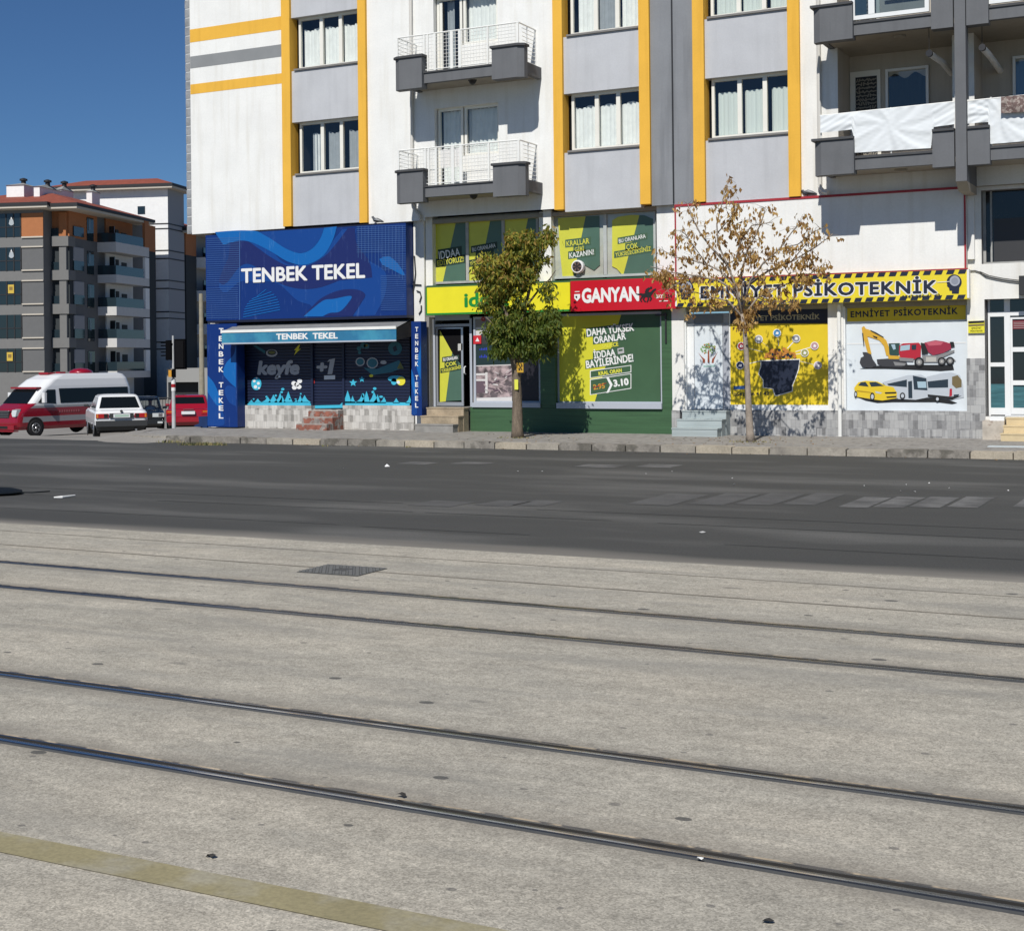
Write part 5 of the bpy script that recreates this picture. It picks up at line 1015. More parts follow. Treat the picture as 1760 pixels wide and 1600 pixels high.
# small yellow notice, cable, dark box on the wall
def notice():
    Yn = YF-.075; o = MB(); x0, x1, z0, z1 = XX(1664, 560, Yn), XX(1692, 560, Yn), ZZ(1680, 572.5, Yn), ZZ(1680, 551.5, Yn); o.box(x0, x1, Yn, YF-.052, z0, z1, mat('notice_yellow', (.75, .68, .03), .5))
    rt = root('wall_notice', ((x0+x1)/2, YF-.05, z0), 'small yellow and black notice on the white wall beside the entrance', 'sign'); o.build('plate', rt)
    f = MB(); f.art([(1664.5, 552.5), (1691.5, 551), (1691.5, 555), (1664.5, 556.3)], Yn-.003, M_blk2); f.art([(1664.5, 558), (1691.5, 556.7), (1691.5, 560), (1664.5, 561.4)], Yn-.003, mat('notice_brown', (.2, .15, .06), .6))
    f.text('EMNİYET', 1670, 566, 1687, 565.5, 3.2, Yn-.003, M_blk2, .02); f.text('PSİKOTEKNİK', 1668, 570.6, 1689, 570.2, 2.8, Yn-.003, M_blk2, .02); f.build('lettering', rt)
notice()
o = MB(); Yn = YF-.05; o.tube([onY(x, y, Yn) for x, y in ((1664, 466), (1676, 465.5), (1684, 468), (1695, 476), (1712, 480), (1735, 484), (1755, 486), (1790, 485))], .012, M_cable, 5); o.tube([onY(x, y, Yn) for x, y in ((1684, 467), (1700, 474), (1725, 479), (1750, 482), (1790, 481))], .01, M_cable, 5); o.build('cable', B_)
o = MB(); o.box(XX(1751.5, 510, YF-.2), XX(1800, 510, YF-.2), YF-.2, YF-.021, ZZ(1760, 507, YF-.2), ZZ(1760, 474, YF-.2), M_dark); tag(o.build('wall_box', origin=(XX(1760, 500), YF-.02, ZZ(1760, 500))), 'dark box fixed to the white wall above the entrance, cut by the right edge', 'sign box')
# EMNIYET shopfront
o = MB(); Y0 = YF
xP1, xP2, xP3, xP4 = XX(1253.5, 600), XX(1424, 600), XX(1450, 600), XX(1663, 600)
o.box(XX(1177, 700), XX(1180, 700), YF, YF+.2, KT-.2, ZZ(1180, 525), M_upvcw)
o.box(xP1-.02, xP4, YF+.2, YF+.25, KT, zPb+.3, M_black)
o.box(xP2-.002, xP3+.002, YF-.03, YF+.19, ZZ(1440, 708), ZZ(1440, 520), M_whiteB)
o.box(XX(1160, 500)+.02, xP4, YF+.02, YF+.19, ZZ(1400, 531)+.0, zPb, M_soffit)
o.build('shop_pillar', B_)
o = MB(); o.box(xP1, XX(1663, 720), YF-.04, YF+.18, KT-.2, ZZ(1340, 704.8), M_stone2); o.box(xP3, XX(1663, 720)-.001, YF-.039, YF+.18, ZZ(1340, 704.8)+.0, ZZ(1550, 711), M_stone2) if ZZ(1550, 711) > ZZ(1340, 704.8) else None
o.build('stone_plinth', B_)
M_wp = mat('white_shutter_panel', (.66, .71, .74), .5, var=.03)
# white door
YD2 = YF+.10; o = MB()
def bx(o, a, b_, c_, d, Y, M, t_=.05): o.box(XX(a, 620, Y), XX(b_, 620, Y), Y, Y+t_, ZZ((a+b_)/2, d, Y), ZZ((a+b_)/2, c_, Y), M)
bx(o, 1180, 1253, 539, 706, YD2+.03, mat('door_frame_grey', (.36, .38, .42), .5)); bx(o, 1180, 1193, 557, 704, YD2, M_upvcw); bx(o, 1243, 1253, 557, 704, YD2, mat('door_frame_grey', (0,)*3)); bx(o, 1193, 1243, 541, 555, YD2+.01, mat('transom_dark', (.16, .17, .19), .3))
dr = o.build('shop_door', B_)
o = MB(); bx(o, 1194, 1242, 558, 703, YD2-.005, M_wp, .03); lf = o.build('door_leaf', dr)
f = MB(); Yq = YD2-.01; M_br = mat('print_brown', (.28, .07, .03), .6); M_gr = mat('print_leaf_green', (.22, .38, .12), .6)
for k in range(46):
    a = random.uniform(0, 6.28); r_ = random.random()**.5; cx, cy = 1217.5+12.5*r_*math.cos(a), 599.5+9*r_*math.sin(a); f.disc(cx, cy, 1.5, 1.2, Yq-.0003*k, M_gr if k % 5 else mat('print_orange', (.5, .2, .03), .6), 7)
f.art([(1216.7, 602), (1218.7, 602), (1219.4, 623), (1216, 623)], Yq-.02, M_br)
f.art([(1200, 606), (1206, 613), (1212, 618), (1211.5, 624), (1208, 624), (1207.5, 618)], Yq, M_br); f.art([(1234, 604), (1229, 612), (1224, 617), (1223, 624), (1226.5, 624), (1227.5, 618)], Yq, M_br)
f.art([(1209, 628), (1229, 627), (1229, 630.5), (1209, 631.5)], Yq, mat('print_pale_green', (.35, .5, .47), .6)); f.build('emblem', lf)
# yellow poster
YQ = YF+.10; M_emy = mat('emniyet_yellow', (.70, .52, .015), .5, var=.04); M_nav = mat('print_navy', (.008, .014, .035), .5)
o = MB(); bx(o, 1253.5, 1430, 696, 706, YF+.02, M_upvcw, .16); bx(o, 1253.5, 1424, 530, 697, YQ+.02, M_upvcw, .04); wE = o.build('shop_window', B_)
f = MB(); Yq = YQ+.014; f.art([(1255, 529), (1423, 525), (1424, 556), (1255, 557)], Yq, M_nav); f.art([(1255, 557), (1423.5, 555.5), (1423.5, 696), (1255.5, 697)], Yq, M_emy)
f.text('EMNİYET PSİKOTEKNİK', 1268, 552, 1409, 548.5, 8.5, Yq-.004, mat('print_cream', (.42, .38, .25), .6), .03)
f.art([(1307, 619.5), (1375, 617), (1373.5, 634), (1368, 650), (1363, 662), (1362.5, 673), (1335, 681), (1331, 680), (1328, 669), (1311, 666.5), (1311, 653), (1303, 643), (1304.5, 637), (1307, 630)], Yq-.003, M_txw)
f.art([(1308.5, 621), (1374, 618.5), (1372, 634), (1366.5, 650), (1361.5, 662), (1361, 672), (1335, 679.5), (1332, 678), (1329, 668), (1312.5, 665.5), (1312.5, 653), (1304.5, 643), (1306, 637), (1308.5, 630)], Yq-.006, M_nav)
M_or = mat('print_orange', (0,)*3); M_or2 = mat('print_dark_orange', (.22, .07, .01), .6)
for k in range(60):
    cx, cy = random.uniform(1314, 1368), random.uniform(600, 618); 
    if (cx-1340)**2/900+(cy-619)**2/420 < 1: f.disc(cx, cy, random.uniform(2, 4), random.uniform(2, 3.6), Yq-.009-.0002*k, random.choice([M_or, M_or, M_or2, M_nav]), 7)
for cx, cy, c_ in ((1335.5, 572.5, (.05, .25, .5)), (1304, 583, (.35, .35, .37)), (1368.5, 582, (.25, .25, .28)), (1274, 595, (.35, .02, .03)), (1400, 594.5, (.45, .25, .28)), (1405.5, 628, (.5, .42, .5)), (1272, 628, (.01, .03, .12)), (1383, 606.5, (.3, .3, .1))):
    M_ = mat('print_icon_%d' % int(cx), c_, .6); f.art([(cx+(-.4 if cx > 1340 else .4), cy), (cx+(1340-cx)*.55, cy+(612-cy)*.55), (cx+(1340-cx)*.55+1, cy+(612-cy)*.55+1), (cx+1, cy+1)], Yq-.0025, M_txw); f.disc(cx, cy, 7, 7, Yq-.024, M_txw, 18); f.disc(cx, cy, 5.8, 5.8, Yq-.027, M_, 18); f.art([(cx-2.5, cy+2), (cx-1, cy-3), (cx+3, cy-1), (cx+2, cy+2.6)], Yq-.030, M_txw)
f.text('SINIRI', 1259, 669, 1288, 668, 6, Yq-.003, M_nav, .03) if False else None
f.art([(1261, 664), (1286, 662.5), (1286, 668.5), (1261, 670)], Yq-.003, mat('print_blue', (.02, .08, .25), .6)); f.text('0542 286 41 42', 1261, 681, 1322, 679, 6, Yq-.003, M_nav, .03); f.build('poster', wE)
# vehicles poster
o = MB(); bx(o, 1450, 1663, 527, 712, YQ+.02, M_wp, .04); bx(o, 1450, 1453, 527, 712, YF, M_upvcw, .1); wF = o.build('shop_window', B_)
f = MB(); f.art([(1456, 530), (1660, 524), (1660, 549.5), (1456, 553)], Yq, M_emy); f.text('EMNİYET PSİKOTEKNİK', 1462, 545.5, 1646, 539.5, 10.5, Yq-.004, M_nav, .03, gap=1.15)
def W(x, y): return (1440+x/7.333, 540+y/7.335)
def wa(pts, M, l=1): f.art([W(*p) for p in pts], Yq-.003*l, M)
M_ey = mat('print_digger_yellow', (.62, .36, .03), .5); M_eb = mat('print_black', (.01, .01, .01), .5); M_er = mat('print_truck_red', (.42, .012, .03), .5); M_er2 = mat('print_drum_red', (.30, .02, .05), .5); M_eg = mat('print_mid_grey', (.22, .22, .22), .5); M_ew = mat('print_bus_white', (.47, .51, .55), .5); M_ed = mat('print_bus_glass', (.02, .035, .05), .4); M_el = mat('print_light_blue', (.35, .48, .55), .5); M_ty = mat('print_taxi_yellow', (.70, .50, .02), .5)
f.art([(1456, 590), (1660, 588), (1660, 590), (1456, 592)], Yq-.001, M_txw)
wa([(270, 690), (500, 650), (900, 640), (1450, 640), (1465, 705), (1300, 718), (900, 700), (600, 690), (400, 690)], M_eb)
wa([(300, 170), (330, 150), (350, 180), (400, 400), (425, 500), (385, 520), (350, 400), (310, 250)], M_ey, 2); wa([(340, 180), (400, 200), (540, 270), (610, 330), (650, 430), (660, 530), (610, 520), (580, 400), (520, 330), (400, 290), (360, 280)], M_ey, 3); wa([(305, 240), (320, 240), (335, 400), (325, 410)], M_eb, 4); wa([(410, 200), (480, 230), (580, 290), (575, 300), (480, 250), (415, 215)], M_eb, 5); wa([(440, 270), (500, 290), (495, 310), (450, 290)], M_eb, 5)
wa([(310, 480), (360, 480), (420, 510), (440, 570), (490, 640), (420, 680), (310, 670), (275, 610), (290, 550), (330, 530)], mat('print_bucket', (.04, .04, .045), .5), 4)
wa([(640, 370), (780, 365), (790, 500), (750, 520), (650, 510)], mat('print_cab_green', (.02, .06, .05), .5), 4); wa([(670, 385), (720, 380), (730, 440), (700, 450)], M_el, 5); wa([(630, 520), (820, 530), (900, 570), (640, 565)], M_ey, 4); wa([(490, 570), (640, 560), (860, 590), (880, 640), (800, 670), (560, 660), (500, 630)], mat('print_bucket', (0,)*3), 3); wa([(700, 600), (860, 620), (840, 650), (720, 650)], M_eg, 5)
wa([(775, 400), (820, 370), (1020, 360), (1050, 400), (1045, 540), (960, 570), (790, 560), (770, 480)], M_er, 6); wa([(790, 400), (910, 385), (905, 450), (785, 465)], M_el, 7); wa([(930, 390), (990, 385), (985, 450), (930, 450)], M_ed, 7); wa([(770, 545), (960, 560), (950, 600), (780, 590)], M_eg, 7)
wa([(1045, 360), (1100, 370), (1140, 500), (1060, 510)], M_eb, 6); wa([(1090, 360), (1230, 330), (1330, 345), (1420, 370), (1430, 440), (1330, 490), (1200, 520), (1140, 480)], M_er2, 7); wa([(1110, 360), (1230, 338), (1330, 355), (1300, 390), (1150, 400)], mat('print_drum_light', (.50, .10, .14), .5), 8); wa([(1410, 350), (1460, 350), (1475, 410), (1430, 420)], M_eb, 8)
wa([(1060, 520), (1250, 520), (1470, 450), (1470, 480), (1290, 560), (1460, 560), (1490, 590), (1250, 610), (1090, 610)], M_eg, 6); wa([(1110, 540), (1240, 540), (1240, 600), (1110, 600)], mat('print_tank', (.45, .44, .40), .5), 7)
for cx, cy, r_ in ((1025, 605, 62), (1310, 595, 52), (1415, 590, 52)):
    x_, y_ = W(cx, cy); f.disc(x_, y_, r_/7.33, r_/7.33, Yq-.027, M_eb, 18); f.disc(x_, y_, r_*.62/7.33, r_*.62/7.33, Yq-.03, M_eg, 16); f.disc(x_, y_, r_*.3/7.33, r_*.3/7.33, Yq-.033, mat('print_tank', (0,)*3), 12)
# second row of vehicles
wa([(230, 1040), (420, 1080), (700, 1070), (1200, 1050), (1400, 1080), (1505, 1120), (1440, 1135), (1250, 1110), (700, 1110), (500, 1120), (350, 1090)], M_eb)
wa([(1120, 790), (1330, 740), (1430, 735), (1540, 770), (1580, 900), (1590, 1050), (1440, 1080), (1130, 1040)], M_ew, 2); wa([(1130, 850), (1390, 820), (1390, 925), (1140, 930)], M_ed, 3); wa([(1440, 790), (1510, 770), (1560, 830), (1560, 920), (1490, 935), (1440, 890)], mat('print_mud', (.16, .12, .05), .6), 3); wa([(1410, 940), (1440, 940), (1440, 1030), (1405, 1040)], M_er, 3); wa([(1120, 1010), (1420, 1040), (1560, 1030), (1440, 1080), (1130, 1040)], M_eb, 3); wa([(1460, 1015), (1530, 1010), (1520, 1030), (1460, 1035)], M_ed, 4)
wa([(560, 860), (880, 770), (1050, 765), (1120, 800), (1135, 1050), (980, 1080), (760, 1070), (700, 1000)], M_ew, 5); wa([(620, 880), (870, 825), (870, 920), (640, 900)], M_ed, 6); wa([(945, 775), (1115, 810), (1130, 960), (960, 950)], M_ed, 6); wa([(1000, 850), (1110, 850), (1118, 930), (1010, 930)], M_el, 7); wa([(885, 850), (935, 840), (940, 1060), (890, 1060)], M_ed, 6)
wa([(205, 930), (260, 860), (350, 840), (500, 850), (600, 900), (700, 920), (745, 990), (740, 1060), (560, 1090), (480, 1080), (230, 1040)], M_ty, 8); wa([(255, 900), (290, 860), (350, 855), (390, 915)], M_ed, 9); wa([(395, 860), (480, 855), (580, 905), (420, 915)], M_ed, 9); wa([(590, 985), (740, 980), (735, 1000), (600, 1005)], M_eb, 9); wa([(610, 1040), (740, 1030), (735, 1050), (620, 1058)], M_eb, 9); wa([(470, 970), (560, 990), (540, 1005), (480, 995)], M_ew, 9); wa([(240, 960), (430, 985), (430, 995), (240, 975)], mat('print_taxi_shade', (.40, .24, .01), .5), 9)
for cx, cy, rx_, ry_ in ((435, 1040, 30, 52), (225, 1010, 20, 42), (815, 1030, 34, 42), (1255, 1070, 30, 36)):
    x_, y_ = W(cx, cy); f.disc(x_, y_, rx_/7.33, ry_/7.33, Yq-.030, M_eb, 16); f.disc(x_, y_, rx_*.6/7.33, ry_*.6/7.33, Yq-.033, M_ew, 14)
f.build('poster', wF)
# floodlight/bracket corner of the sign, meter pipe
vtube(B_, [(XX(1442.5, 620, YF-.12), YF-.12, ZZ(1442, 524, YF-.12)), (XX(1442.5, 620, YF-.12), YF-.12, KT)], .045, M_rail, 'downpipe')
# EMNIYET sign
YEs = YF-.36; x0, x1, z0, z1 = XX(1162, 500, YEs), XX(1663.5, 500, YEs), ZZ(1162.5, 528.2, YEs), ZZ(1400, 473, YEs)
M_ysg = mat('hazard_yellow', (.78, .63, .03), .4, var=.04)
o = MB(); o.box(x0, x1, YEs, YF-.05, z0, z1, M_ysg); s3 = root('shop_sign', ((x0+x1)/2, YF, z0), 'long yellow EMNİYET PSİKOTEKNİK signboard with black hazard dashes along both edges', 'shop sign'); o.build('board', s3)
f = MB(); n = 27; pw = (x1-x0)/n; hh = .095
for k in range(n):
    a = x0+pw*k+.04; 
    f.poly([(a, YEs-.004, z1-hh), (a+pw*.62, YEs-.004, z1-hh), (min(x1, a+pw*.78), YEs-.004, z1-.001), (a+pw*.16, YEs-.004, z1-.001)], M_nav)
    f.poly([(a-.03, YEs-.004, z0+.001), (a-.03+pw*.62, YEs-.004, z0+.001), (a-.03+pw*.78, YEs-.004, z0+hh), (a-.03+pw*.16, YEs-.004, z0+hh)], M_nav)
f.build('hazard_dashes', s3)
f = MB()
f.text('EMNİYET PSİKOTEKNİK', 1202, 513.5, 1613, 504, 20.5, YEs-.006, M_txw, .085, gap=1.12); f.text('EMNİYET PSİKOTEKNİK', 1204, 512.6, 1611, 503.1, 20.5, YEs-.010, M_nav, .035, gap=1.12)
f.text('0542 286 41 42', 1550, 513.2, 1616, 510.2, 5.2, YEs-.012, M_nav, .02)
for cx, cy, d in ((1179, 497, 1), (1640, 487, -1)):
    f.disc(cx, cy-2, 13, 13, YEs-.005, M_nav, 22); f.art([(cx-11*d, cy), (cx+11*d, cy), (cx+12.5*d, cy+5), (cx+9*d, cy+8), (cx+8*d, cy+13), (cx+4*d, cy+13), (cx+4*d, cy+18), (cx-8*d, cy+18), (cx-9*d, cy+8)], YEs-.0055, M_nav)
    f.disc(cx+1, cy-4, 9, 9, YEs-.009, mat('print_disc_grey', (.35, .37, .42), .5), 20); f.disc(cx+1, cy-4, 6, 6, YEs-.011, mat('print_disc_grey2', (.25, .27, .32), .5), 18)
f.art([(1611, 485), (1632, 483.6), (1632, 484.6), (1611, 486)], YEs-.013, M_txw); f.build('lettering', s3)
o = MB(); o.box(x0-.02, x0+.02, YEs-.015, YEs-.001, z0+.02, z1-.02, M_txw); o.box(x1-.015, x1+.03, YEs-.015, YU, z0+.02, z1, M_txw); o.box(x0, x1, YEs+.0, YEs+.05, z1+.001, z1+.03, M_redline); o.build('edge_trim', s3)

# ----------------------------------------------------------------- steps
M_cst = mat('worn_tan_step', (.36, .29, .20), .9, var=.25, vs=4, fine=.1, fs=20); M_cst2 = mat('grey_step', (.27, .26, .24), .9, var=.2, vs=4); M_gst = mat('grey_green_step', (.36, .41, .41), .8, var=.12, vs=3, stretch=(.4, 1, 4), fine=.06)
M_brick = mat('broken_red_brick', (.25, .095, .065), .9, var=.35, vs=7, col2=(.26, .23, .21), c2s=6, c2lo=.48, c2hi=.54, bump=.4, bs=15); M_crm = mat('cream_marble_step', (.62, .50, .30), .6, var=.12, vs=3)
def steps(name, label, x0, x1, ztop, n, run, M, Mt=None, Ms=None, yb=YF-.051, nose=.012):
    rt = root(name, ((x0+x1)/2, yb-run*n/2, KT), label, 'steps'); h = (ztop-KT)/n
    for k in range(n):
        o = MB(); yb_ = yb; yf_ = yb-run*(k+1); zt_ = ztop-h*k
        o.box(x0-.02*k, x1-.01*k, yf_, yb_ if k == 0 else yb-run*k-.001, KT-.05, zt_-.03, M[k % len(M)]); o.box(x0-.02*k-nose, x1-.01*k+nose, yf_-nose, yb_ if k == 0 else yb-run*k-.001+nose, zt_-.029, zt_, Mt or M[k % len(M)]); o.build('step', rt)
    return rt
st = steps('shop_steps', 'worn tan stone steps up to the betting shop door', XX(744, 700), XX(808, 700)-.02, ZZ(778, 700), 3, .27, [M_cst, M_cst, M_cst2])
o = MB(); o.box(dx0-.06, dx1+.07, YF-.05, YF+.74, KT-.05, ZZ(778, 699.5, YF+.1), M_cst2); o.build('door_threshold', A)
steps('shop_steps', 'pale grey-green steps in front of the white shop door', XX(1181, 705), XX(1256, 705), ZZ(1215, 705), 3, .3, [M_gst])
rb = steps('brick_steps', 'broken red brick steps below the navy roller shutter', XX(541, 705), XX(592, 705), ZZ(565, 704.5), 3, .26, [M_brick, M_brick, M_brick], Mt=mat('mortar_rubble', (.33, .29, .26), .95, var=.3, vs=6), nose=-.01)
steps('entrance_steps', 'cream marble steps up to the glazed building entrance', XX(1733, 720), XX(1850, 720), ZZ(1745, 717), 3, .28, [M_crm], yb=YF-.021)
o = MB(); M_rub2 = mat('pale_rubble_stone', (.50, .45, .38), .9, var=.25, vs=4, bump=.5, bs=8, col2=(.28, .22, .18), c2s=4, c2lo=.55, c2hi=.62); o.box(XX(1690, 735, YF-.3), XX(1733, 735, YF-.02)-.03, YF-.42, YF-.022, KT-.05, ZZ(1710, 722), M_rub2); o.box(XX(1690, 735, YF-.3)+.15, XX(1733, 735)-.03, YF-.38, YF-.022, ZZ(1710, 722)+.001, ZZ(1710, 715), M_upvcw)
tag(o.build('stone_block', origin=(XX(1710, 735), YF-.2, KT)), 'pale rubble stone block beside the cream entrance steps', 'stone block')
o = MB(); q = onZ(1697, 768, KT); o.box(q.x, q.x+4, q.y, q.y+.32, KT-.02, KT+.012, mat('pale_marble_strip', (.5, .55, .56), .6)); tag(o.build('marble_strip', origin=(q.x, q.y, KT)), 'pale marble slab laid in the pavement before the entrance', 'slab')
# black round things on the pavement by the white pillar
for px_, py_, lb in ((1146, 742, 'small black ball-like lump at the foot of the green wall'), (1166, 742, 'small black lump at the foot of the white pillar')):
    q = onZ(px_, py_+2, KT); o = MB(); o.lathe([(.01, -.06), (.045, -.045), (.06, 0), (.045, .045), (.01, .06)], (q.x, q.y, q.z+.06), (0.2, 0, 1), M_cable, 10); tag(o.build('black_lump', origin=(q.x, q.y, KT), smooth=True), lb, 'litter')

# ----------------------------------------------------------------- cloths on the balconies
def cloth(cols, name, label, cat, M, Y, cx, cy, n=90, m_=18, amp=.035, kind='rays', grp=None):
    # cols: list of (px, ytop, ybottom); interpolated
    o = MB(); v = []
    for i in range(n+1):
        px_ = cols[0][0]+(cols[-1][0]-cols[0][0])*i/n
        for (a, t0, b0), (b_, t1, b1) in zip(cols[:-1], cols[1:]):
            if a <= px_ <= b_+1e-6: u = (px_-a)/max(1e-6, b_-a); tt, bb2 = t0+(t1-t0)*u, b0+(b1-b0)*u
        for j in range(m_+1):
            py_ = tt+(bb2-tt)*j/m_; p = onY(px_, py_, Y)
            if kind == 'rays': th = math.atan2(py_-cy, (px_-cx)*.6); d = math.hypot(px_-cx, py_-cy); dy = .011*math.sin(th*8+d*.05)*min(1, d/20)+.006*math.sin(th*19+1+d*.08)*min(1, d/30)+.006*math.sin(px_*.35+py_*.6)
            else: dy = amp*math.sin(px_*.5)*.6
            v.append((p.x, Y+dy, p.z))
    f = [(i*(m_+1)+j, (i+1)*(m_+1)+j, (i+1)*(m_+1)+j+1, i*(m_+1)+j+1) for i in range(n) for j in range(m_)]
    o.mesh(v, f, M); ob = o.build(name, origin=(v[0][0], Y, v[0][2]), smooth=True); tag(ob, label, cat, grp); return ob
M_sheet = mat('white_sheet', (.72, .75, .76), .9, var=.03); YSh = YBb-.03
cloth([(1410, 199, 229), (1466, 193.5, 222.5), (1468, 193.3, 263), (1601.5, 179.5, 255), (1603, 179.3, 219), (1641, 175.3, 214)], 'balcony_sheet', 'creased white sheet tied along the railing of the lower balcony left of the column', 'sheet', M_sheet, YSh, 1530, 216)
cloth([(1663, 175, 213), (1699, 171, 210), (1702, 171, 248), (1850, 156, 236)], 'balcony_sheet', 'white sheet tied along the lower balcony right of the column, behind a brown carpet', 'sheet', M_sheet, YSh, 1720, 200)
M_cpt = mat('brown_carpet', (.16, .11, .10), .95, var=.35, vs=9, col2=(.32, .27, .24), c2s=12, c2lo=.5, c2hi=.55)
cloth([(1720.5, 167, 195), (1790, 161, 191)], 'carpet', 'brown patterned carpet airing over the balcony railing at the right edge', 'carpet', M_cpt, YSh-.1, 1740, 180, kind='w', amp=.02)
o = MB()
for a, b_, c_, d in ((1409, 200, 1641, 175.5), (1662, 174.5, 1850, 155.5)): p, q_ = onY(a, b_, YSh+.05), onY(c_, d, YSh+.05); o.tube([p, q_], .02, M_rail, 6)
for px_ in (1411, 1531, 1638, 1664, 1703): t0 = onY(px_, 199-(px_-1410)*.105-1, YSh+.05); o.tube([t0, (t0.x, t0.y, mt)], .015, M_rail, 6)
o.build('railing', bl)
# pigeons
M_pg = mat('pigeon_grey', (.06, .065, .075), .7, var=.4, vs=25); M_pg2 = mat('pigeon_pale', (.3, .31, .32), .7)
def pigeon(p, face, label, tilt=0):
    o = MB(); x, y, z = p; s_ = face
    o.tube([(x-.20*s_, y, z+.035), (x-.10*s_, y, z+.07), (x, y, z+.09), (x+.07*s_, y, z+.10+tilt*.5), (x+.11*s_, y, z+.15+tilt), (x+.135*s_, y, z+.185+tilt), (x+.155*s_, y, z+.18+tilt), (x+.18*s_, y, z+.17+tilt)], [.018, .04, .062, .055, .034, .03, .018, .003], M_pg, 10)
    for d in (-.02, .02): o.tube([(x+.02*s_, y+d, z+.05), (x+.02*s_, y+d, z)], .006, mat('pigeon_leg', (.3, .1, .08), .7), 4)
    ob = o.build('pigeon', origin=p, smooth=True); tag(ob, label, 'pigeon')
    w_ = MB(); w_.tube([(x-.15*s_, y-.052, z+.06), (x-.02*s_, y-.06, z+.10), (x+.05*s_, y-.05, z+.10)], [.01, .03, .015], M_pg2, 8); w_.build('wing', ob, smooth=True)
p = onY(648, 381.3, YB_+.06); pigeon((p.x, YB_+.06, z1*0+ZZ(354, 405, YB_)+.037), -1, 'grey pigeon sitting on top of the large blue signboard')
p = onY(1390, 336, YFp+.04); pigeon((p.x, YFp+.0, zPt+.012), -1, 'grey pigeon on the red edged white fascia under the big balcony', -.05)

# ================================================================= TREES
M_bark = mat('tree_bark', (.16, .125, .09), .95, var=.3, vs=7, stretch=(3, 3, .6), bump=.8, bs=14, fine=.15, fs=30)
M_bark2 = mat('pale_bark', (.30, .25, .20), .9, var=.25, vs=5, stretch=(2, 2, .8), bump=.5, bs=16, fine=.12, fs=30)
def leafmat(name, c):
    M = mat(name, c, .55, var=.22, vs=9, spec=.3); t, N, L, b = tools(M)
    tr = N.new('ShaderNodeBsdfTranslucent'); tr.inputs[0].default_value = (min(1, c[0]*1.6), min(1, c[1]*1.5), c[2], 1); mx = N.new('ShaderNodeMixShader'); mx.inputs[0].default_value = .33
    L.new(b.outputs[0], mx.inputs[1]); L.new(tr.outputs[0], mx.inputs[2]); L.new(mx.outputs[0], N['Material Output'].inputs[0]); return M
LG = [leafmat('leaf_green', (.085, .125, .020)), leafmat('leaf_olive', (.18, .195, .030)), leafmat('leaf_yellow', (.34, .30, .045)), leafmat('leaf_rust', (.36, .24, .06))]
LB = [leafmat('dry_leaf_tan', (.40, .25, .09)), leafmat('dry_leaf_brown', (.25, .14, .05)), leafmat('dry_leaf_gold', (.50, .34, .13))]
def leaf(o, c, ln, wd, M, droop, curl=.2):
    a = random.uniform(0, 6.283); d = Vector((math.cos(a)*(1-droop), math.sin(a)*(1-droop), -droop+random.uniform(-.25, .25))).normalized()
    s_ = d.cross(Vector((random.uniform(-1, 1), random.uniform(-1, 1), random.uniform(-.3, 1)))).normalized()*wd; nn = d.cross(s_).normalized()*wd*curl
    c = Vector(c); o.mesh([c, c+d*ln*.45+s_+nn, c+d*ln, c+d*ln*.45-s_+nn], [(0, 1, 2), (0, 2, 3)], M)
def tp(base, px_, py_, dy=0.): return onY(px_, py_, base.y+dy)
# tree 1: full leafy street tree
b1 = onZ(890, 752, KT)
T1 = root('street_tree', b1, 'leafy street tree with green and rust coloured crown in front of the yellow sign', 'tree', 'two street trees at the kerb')
o = MB()
o.tube([tp(b1, 890, 753), tp(b1, 889, 740), tp(b1, 889, 690), tp(b1, 887, 640), tp(b1, 886, 612, .02), tp(b1, 889, 585, .03), tp(b1, 893, 560, .05), tp(b1, 902, 530, .1)], [.165, .135, .115, .105, .10, .085, .075, .06], M_bark, 12)
o.tube([tp(b1, 887, 645), tp(b1, 883, 620, -.05), tp(b1, 879.5, 600, -.1), tp(b1, 878, 575, -.15), tp(b1, 870, 540, -.2), tp(b1, 855, 505, -.2)], [.08, .085, .085, .07, .05, .03], M_bark, 10)
for pts, r in (([(902, 530, .1), (912, 490, .2), (905, 450, .2), (900, 415, .1)], .045), ([(902, 530, .1), (925, 500, .3), (945, 480, .4), (955, 465, .4)], .03), ([(878, 575, -.1), (850, 560, -.4), (835, 545, -.5)], .03), ([(870, 540, -.2), (845, 490, -.3), (825, 470, -.3)], .03), ([(912, 490, .2), (930, 450, .2), (938, 415, .2)], .03), ([(893, 560, 0), (900, 540, .5), (905, 530, .8)], .03), ([(905, 450, .2), (880, 430, 0), (865, 420, -.1)], .025)):
    o.tube([tp(b1, a, b_, c_) for a, b_, c_ in pts], [r*(1-.7*i/(len(pts)-1)) for i in range(len(pts))], M_bark, 7)
o.build('trunk', T1, smooth=True)
o = MB(); K = 1/71.
blobs = [(905, 420, 33, 25, 700, 0), (940, 407, 14, 13, 170, 0), (872, 452, 30, 22, 560, 1), (838, 462, 24, 24, 420, 1), (862, 490, 34, 24, 640, 1), (898, 470, 26, 24, 460, .6), (846, 520, 20, 20, 260, .5), (914, 566, 42, 32, 1000, -.8), (870, 568, 34, 34, 800, -.4), (938, 556, 24, 36, 560, -.8), (916, 592, 36, 22, 560, -1), (874, 592, 32, 20, 430, -1), (938, 500, 14, 22, 90, 0), (892, 524, 22, 20, 170, -.2), (880, 408, 12, 10, 60, 1), (930, 440, 14, 18, 80, .2)]
